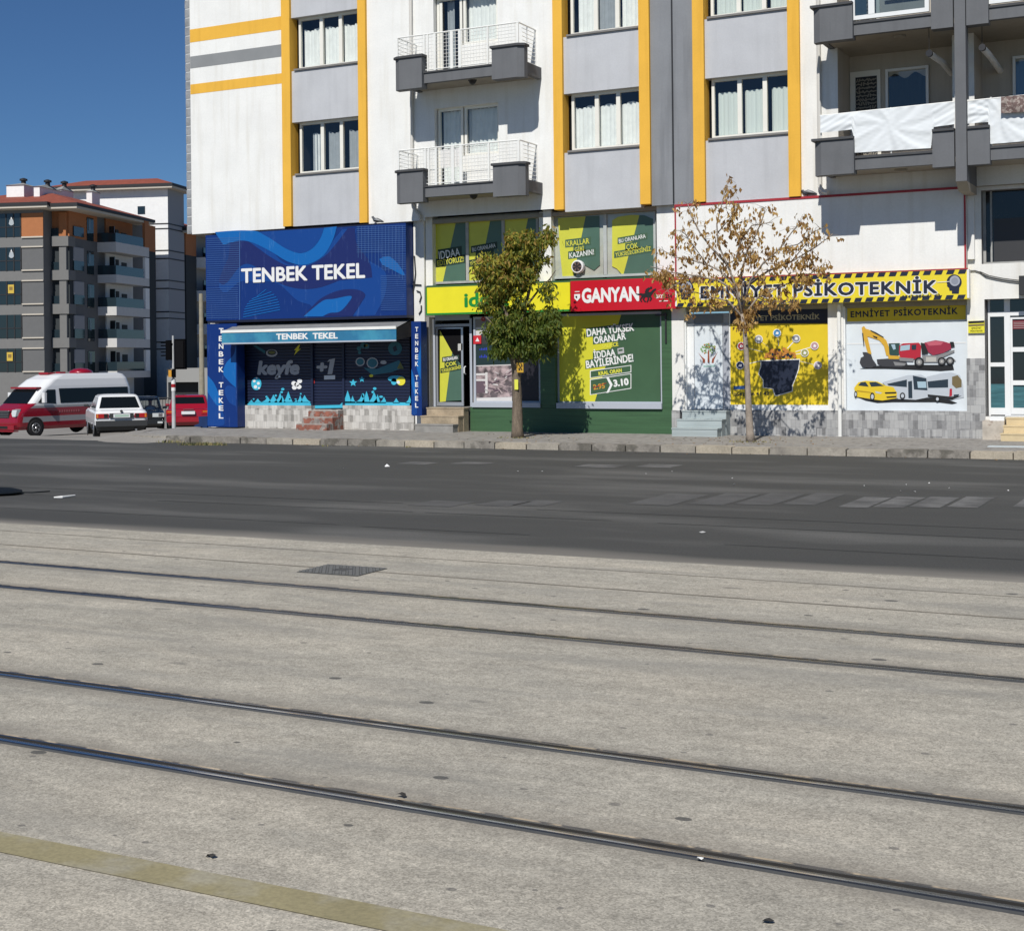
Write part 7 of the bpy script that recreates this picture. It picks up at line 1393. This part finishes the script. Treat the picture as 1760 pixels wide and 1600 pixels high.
M_pwhite = mat('white_car_paint', (.74, .75, .75), .3, coat=.6); M_pred = mat('red_car_paint', (.30, .006, .018), .25, coat=.8); M_pdark = mat('dark_car_paint', (.008, .012, .016), .2, coat=.8)
def ex_white(rt, h, w_, zb):
    o = MB(); o.box(-h-.036, -h-.031, -w_+.45, w_-.45, .64, .80, M_bump); o.box(-h-.095, -h-.091, -.22, .22, .69, .75, mat('plate_green_tint', (.35, .5, .4), .5)); f = o.build('rear_panel', rt)
    o = MB(); o.lathe([(.045, 0), (.045, .012)], (-h+.02, 0, .86), (-1, 0, .3), M_bump, 12); o.build('badge', rt); o = MB(); o.tube([(-h+.3, -.45, .27), (-h-.1, -.45, .26)], .03, M_steel, 8); o.build('exhaust', rt)
hd = R(48); sedan('white_sedan', 'white old saloon car seen from behind, parked beside the red and white minibus', 209, 752.5, 46, (-math.sin(hd), math.cos(hd)), (-2.0, 0), M_pwhite, extras=ex_white)
def ex_red(rt, h, w_, zb):
    for i, chh in enumerate('26'): pass
    o = MB(); o.box(-h-.0, -h+.05, -.2, .2, .86, .88, M_chrome); o.build('badge', rt)
hd = R(38.5); sedan('red_sedan', 'dark red saloon car seen from behind, half hidden by the blue corner sign', 324, 741.5, 56, (-math.sin(hd), math.cos(hd)), (-2.1, 0), M_pred, L_=4.3, Wd=1.72, Ht=1.42, style='new', extras=ex_red)
hd = R(43); DK = sedan('dark_sedan', 'dark car with its headlamps facing out between the white and red cars', 246, 743, 58.5, (math.sin(hd), -math.cos(hd)), (2.1, 0), M_pdark, L_=4.3, Wd=1.76, Ht=1.45, style='new', clear=glassmat('clear_car_glass', (.8, .85, .85), 1.5))
# minibus
vf = Vector((-.087, -.996, 0)).normalized(); hdv = math.atan2(vf.y, vf.x); p = at(60, 749.5, 61); vl = Vector((-vf.y, vf.x, 0)); c = p-vf*2.15-vl*.93
V = vroot('minibus', c, hdv, 'red and white high-roofed minibus with dark side windows, facing the street', 'minibus')
M_vr = mat('minibus_red', (.27, .005, .018), .25, coat=.7); M_vw = mat('minibus_white', (.76, .77, .77), .3, coat=.5); M_vg = mat('minibus_grey', (.30, .30, .31), .4, coat=.3)
o = MB(); W_ = .99
lv_ = [(.28, -3.3, 3.02, .94, .30), (.42, -3.4, 3.14, .98, .32), (.60, -3.42, 3.18, .99, .34), (.84, -3.42, 3.15, .99, .36), (1.02, -3.42, 3.08, .99, .38), (1.20, -3.42, 2.82, .985, .40), (1.30, -3.42, 2.62, .982, .38), (1.40, -3.42, 2.42, .98, .34), (1.98, -3.40, 1.86, .94, .30), (2.14, -3.38, 1.66, .92, .34), (2.42, -3.34, 1.30, .86, .40), (2.60, -3.25, .90, .76, .45), (2.66, -3.1, .6, .6, .45)]
ms_ = [M_vr, M_vr, (M_vg, M_vr), M_vr, M_vr, (M_vg, M_vr), (M_vw, M_vr), M_vw, M_vw, M_vw, M_vw, M_vw]
loft(o, lv_, ms_); o.build('body', V, smooth=True)
def vx(z): 
    for (a, _, x0, _, _), (b_, _, x1, _, _) in zip(lv_[:-1], lv_[1:]):
        if a <= z <= b_: return x0+(x1-x0)*(z-a)/(b_-a)
def vw_(z):
    for (a, _, _, x0, _), (b_, _, _, x1, _) in zip(lv_[:-1], lv_[1:]):
        if a <= z <= b_: return x0+(x1-x0)*(z-a)/(b_-a)
o = MB(); zs_ = [1.40, 1.6, 1.8, 1.98]
for a, b_ in zip(zs_[:-1], zs_[1:]): o.poly([(vx(a)+.02, -vw_(a)+.20, a), (vx(a)+.02, vw_(a)-.20, a), (vx(b_)+.02, vw_(b_)-.20, b_), (vx(b_)+.02, -vw_(b_)+.20, b_)], M_carglass)
o.build('windscreen', V)
o = MB(); o.box(1.72, 1.98, -.84, .84, 2.02, 2.10, M_vr); o.build('sun_visor', V)
o = MB(); o.poly([(1.75, .60, 1.47), (1.75, .1, 1.47), (1.75, .1, 1.6), (1.75, .6, 1.6)], M_plate)
for s_ in (1, -1):
    o = MB()
    def sq(pts, M=M_carglass):
        q = [(x, s_*(vw_(z)+.012), z) for x, z in pts]; o.poly(q if s_ < 0 else q[::-1], M)
    sq([(2.02, 1.42), (1.05, 1.36), (1.05, 1.98), (1.48, 1.98)]); o.build('door_window', V); o = MB(); sq([(.80, 1.38), (-3.1, 1.38), (-3.1, 2.02), (.86, 2.02)]); o.build('side_window', V)
    o = MB()
    for i in range(9): sq([(.9-i*.13, 1.08), (.82-i*.13, 1.08), (.82-i*.13, .98), (.9-i*.13, .98)], mat('faded_lettering', (.40, .12, .13), .5))
    o.build('side_marking', V)
    o = MB(); o.tube([(1.78, s_*.97, 1.55), (1.82, s_*1.1, 1.6)], .03, M_bump, 6); o.box(1.72, 1.84, s_*1.02, s_*1.20, 1.42, 1.86, M_pwhite); o.build('mirror', V)
    for x in (2.15, -1.75):
        wheel(V, x, s_*.895, .35, .24, s_); o = MB(); o.lathe([(.44, -.01), (.44, .0)], (x, s_*.991, .38), (0, s_, 0), M_under, 22); o.build('wheel_arch', V)
    o = MB(); o.prism([(2.98, .90), (3.13, .86), (3.05, 1.14), (2.84, 1.18)], s_*.60, s_*.90, M_lcl); o.build('headlamp', V)
o = MB(); o.box(3.0, 3.17, -.52, .52, .80, 1.10, M_bump); 
for k in range(4): o.box(3.171, 3.19, -.50, .50, .84+k*.07, .865+k*.07, M_chrome)
o.box(3.165, 3.2, -.54, .54, 1.09, 1.12, M_chrome); o.build('grille', V)
o = MB(); o.box(2.9, 3.22, -.90, .90, .30, .50, M_vr); o.box(3.0, 3.26, -.93, .93, .22, .27, M_vr); o.box(3.19, 3.225, -.5, .5, .34, .46, M_under); o.build('front_bumper', V)
o = MB(); o.lathe([(.55, 0), (.5, .12), (.3, .22), (.02, .26)], (-1.2, 0, 2.64), (0, 0, 1), M_vr, 18); o.build('roof_unit', V, smooth=True)
o = MB(); o.box(.5, .9, -.3, .3, 2.62, 2.72, M_vr); o.box(-.2, .1, -.15, .15, 2.64, 2.74, M_vr); o.tube([(-2.4, .3, 2.6), (-2.5, .3, 3.3)], .01, M_bump, 4); o.build('roof_vent', V)
# ----------------------------------------------------------------- pedestrian behind the cars
def person(p, rz):
    rt = root('person', p, 'person in a pale shirt sitting behind the windscreen of the dark car', 'person', rz=rz, world=False)
    me = bpy.data.meshes.new('body')
    J = [(0, .05, .52, .15), (0, .07, .72, .145), (0, .08, .92, .155), (0, .07, 1.05, .06), (0, .06, 1.10, .065), (0, .05, 1.19, .09), (0, .05, 1.26, .07),
         (-.18, .06, .97, .06), (-.23, -.03, .75, .045), (-.20, -.26, .82, .032), (-.16, -.36, .86, .03), (.18, .06, .97, .06), (.23, -.03, .75, .045), (.20, -.26, .82, .032), (.16, -.36, .86, .03),
         (-.10, -.05, .50, .09), (-.12, -.45, .60, .065), (-.12, -.66, .42, .045), (-.12, -.78, .38, .035), (.10, -.05, .50, .09), (.12, -.45, .60, .065), (.12, -.66, .42, .045), (.12, -.78, .38, .035)]
    E_ = [(0, 1), (1, 2), (2, 3), (3, 4), (4, 5), (5, 6), (2, 7), (7, 8), (8, 9), (9, 10), (2, 11), (11, 12), (12, 13), (13, 14), (0, 15), (15, 16), (16, 17), (17, 18), (0, 19), (19, 20), (20, 21), (21, 22)]
    me.from_pydata([j[:3] for j in J], E_, []); o = bpy.data.objects.new('body', me); COL.objects.link(o); o.parent = rt
    sk = o.modifiers.new('skin', 'SKIN')
    if not me.skin_vertices: 
        bm_ = __import__('bmesh').new(); bm_.from_mesh(me); bm_.verts.layers.skin.verify(); bm_.to_mesh(me); bm_.free()
    for i, j in enumerate(J): me.skin_vertices[0].data[i].radius = (j[3], j[3])
    me.skin_vertices[0].data[0].use_root = True; sb = o.modifiers.new('sub', 'SUBSURF'); sb.levels = sb.render_levels = 2
    me.materials.append(mat('skin', (.48, .26, .18), .6))
    c_ = MB(); c_.tube([(0, .05, .50), (0, .07, .70), (0, .08, .93), (0, .07, 1.03)], [.19, .185, .205, .09], mat('pale_shirt', (.60, .61, .63), .9), 14); c_.v = [(x*1.12, .07+(y-.07)*.78, z) for x, y, z in c_.v]; c_.build('shirt', rt, smooth=True)
    c_ = MB()
    for s_ in (-1, 1): c_.tube([(s_*.1, .0, .51), (s_*.12, -.45, .60), (s_*.12, -.66, .42)], [.115, .09, .065], mat('dark_trousers', (.02, .025, .035), .9), 10)
    c_.build('trousers', rt, smooth=True); c_ = MB(); c_.lathe([(.01, -.01), (.08, .0), (.098, .04), (.08, .085), (.02, .11)], (0, .065, 1.22), (0, .2, 1), mat('dark_hair', (.02, .015, .012), .8), 12); c_.build('hair', rt, smooth=True)
def seat_driver(car, x, y):
    h_ = car.rotation_euler.z; c_, s_ = math.cos(h_), math.sin(h_); l = car.location; person(Vector((l.x+c_*x-s_*y, l.y+s_*x+c_*y, l.z)), h_+math.pi/2)
seat_driver(DK, -.15, .36)
# ----------------------------------------------------------------- traffic light and pole
q = at(299, 743.5, 43); K_ = (q-CAM).dot(fw)/FPX       # metres per picture unit at the pole
TL = root('traffic_light', (q.x, q.y, q.z), 'traffic signal on a white pole with red band, seen from behind at the corner', 'traffic light')
def tz(y): return q.z+(743.5-y)*K_
rr, ff = rt0, fw
def tb(o, u0, u1, d0, d1, y0, y1, M):     # box aligned with the signal heads
    pts = [q+rr*u0+ff*d0, q+rr*u1+ff*d0, q+rr*u1+ff*d1, q+rr*u0+ff*d1]; o.slab([(p_.x, p_.y) for p_ in pts], min(tz(y0), tz(y1)), max(tz(y0), tz(y1)), M)
o = MB(); o.box(q.x-.5, q.x+.5, q.y-.5, q.y+.5, -.7, q.z+.005, M_dust); o.build('footing', TL); o = MB(); o.tube([(q.x, q.y, q.z), (q.x, q.y, q.z+.04)], [.14, .06], M_steel, 12); o.tube([(q.x, q.y, q.z+.03), (q.x, q.y, tz(652)), (q.x, q.y, tz(651)), (q.x, q.y, tz(577))], [.06, .055, .034, .03], mat('pole_white_paint', (.48, .49, .49), .5, var=.1, vs=6), 12); o.build('pole', TL)
o = MB(); 
for y0, y1, M in ((652, 660, M_txw), (660, 666, mat('band_red', (.35, .01, .015), .4)), (666, 672, M_txw)): o.tube([(q.x, q.y, tz(y1)), (q.x, q.y, tz(y0))], .066, M, 14)
o.build('reflective_band', TL)
M_sig = mat('signal_black', (.004, .004, .005), .9, spec=.05)
o = MB(); tb(o, -.20, -.05, -.12, .10, 585, 619, M_sig)
for yy in (588, 593, 604, 610): tb(o, -.36, -.2, -.06, .06, yy, yy+2.2, M_sig)
tb(o, -.05, .0, -.03, .03, 590, 594, M_sig); o.build('signal_head', TL)
o = MB(); tb(o, .06, .38, -.10, .16, 583, 635, M_sig); tb(o, .10, .34, -.13, -.101, 586, 632, mat('signal_backplate', (.006, .006, .007), .8, spec=.1))
for yy in (590, 606, 621): tb(o, .12, .32, .16, .34, yy, yy+2, M_sig)
o.build('signal_head', TL); o = MB(); tb(o, -.11, -.02, -.16, .02, 636, 648, mat('button_box_amber', (.62, .30, .03), .4)); tb(o, -.015, .06, -.1, .08, 634, 649, M_sig); o.build('push_button_box', TL)
up_ = at(347.5, 700, 70); o = MB(); o.tube([(up_.x, up_.y, -1.4), (up_.x, up_.y, at(347.5, 505, 70).z)], [.15, .10], mat('weathered_pole', (.30, .27, .20), .9, var=.15, vs=4), 10); tag(o.build('utility_pole', origin=(up_.x, up_.y, -1.4)), 'weathered tan utility pole in front of the far block beside the blue sign', 'pole')
# side awning of the corner shop
xs0 = XX(357, 570)-.02; o = MB(); y0, y1 = YF+1.2, YF+4.2; z1, z0 = ZZ(356, 566), ZZ(356, 588)
o.mesh([(xs0, y0, z1+.1), (xs0, y1, z1+.1), (xs0-.95, y1, z1-.12), (xs0-.95, y0, z1-.12), (xs0-.95, y0, z0), (xs0-.95, y1, z0), (xs0, y0, z0), (xs0, y1, z0)], [(0, 1, 2, 3), (3, 2, 5, 4), (0, 3, 4, 6), (1, 7, 5, 2)], mat('navy_awning', (.01, .014, .05), .8)); tag(o.build('side_awning', origin=(xs0, y0, z1)), 'dark navy awning on the side wall of the corner shop', 'awning')
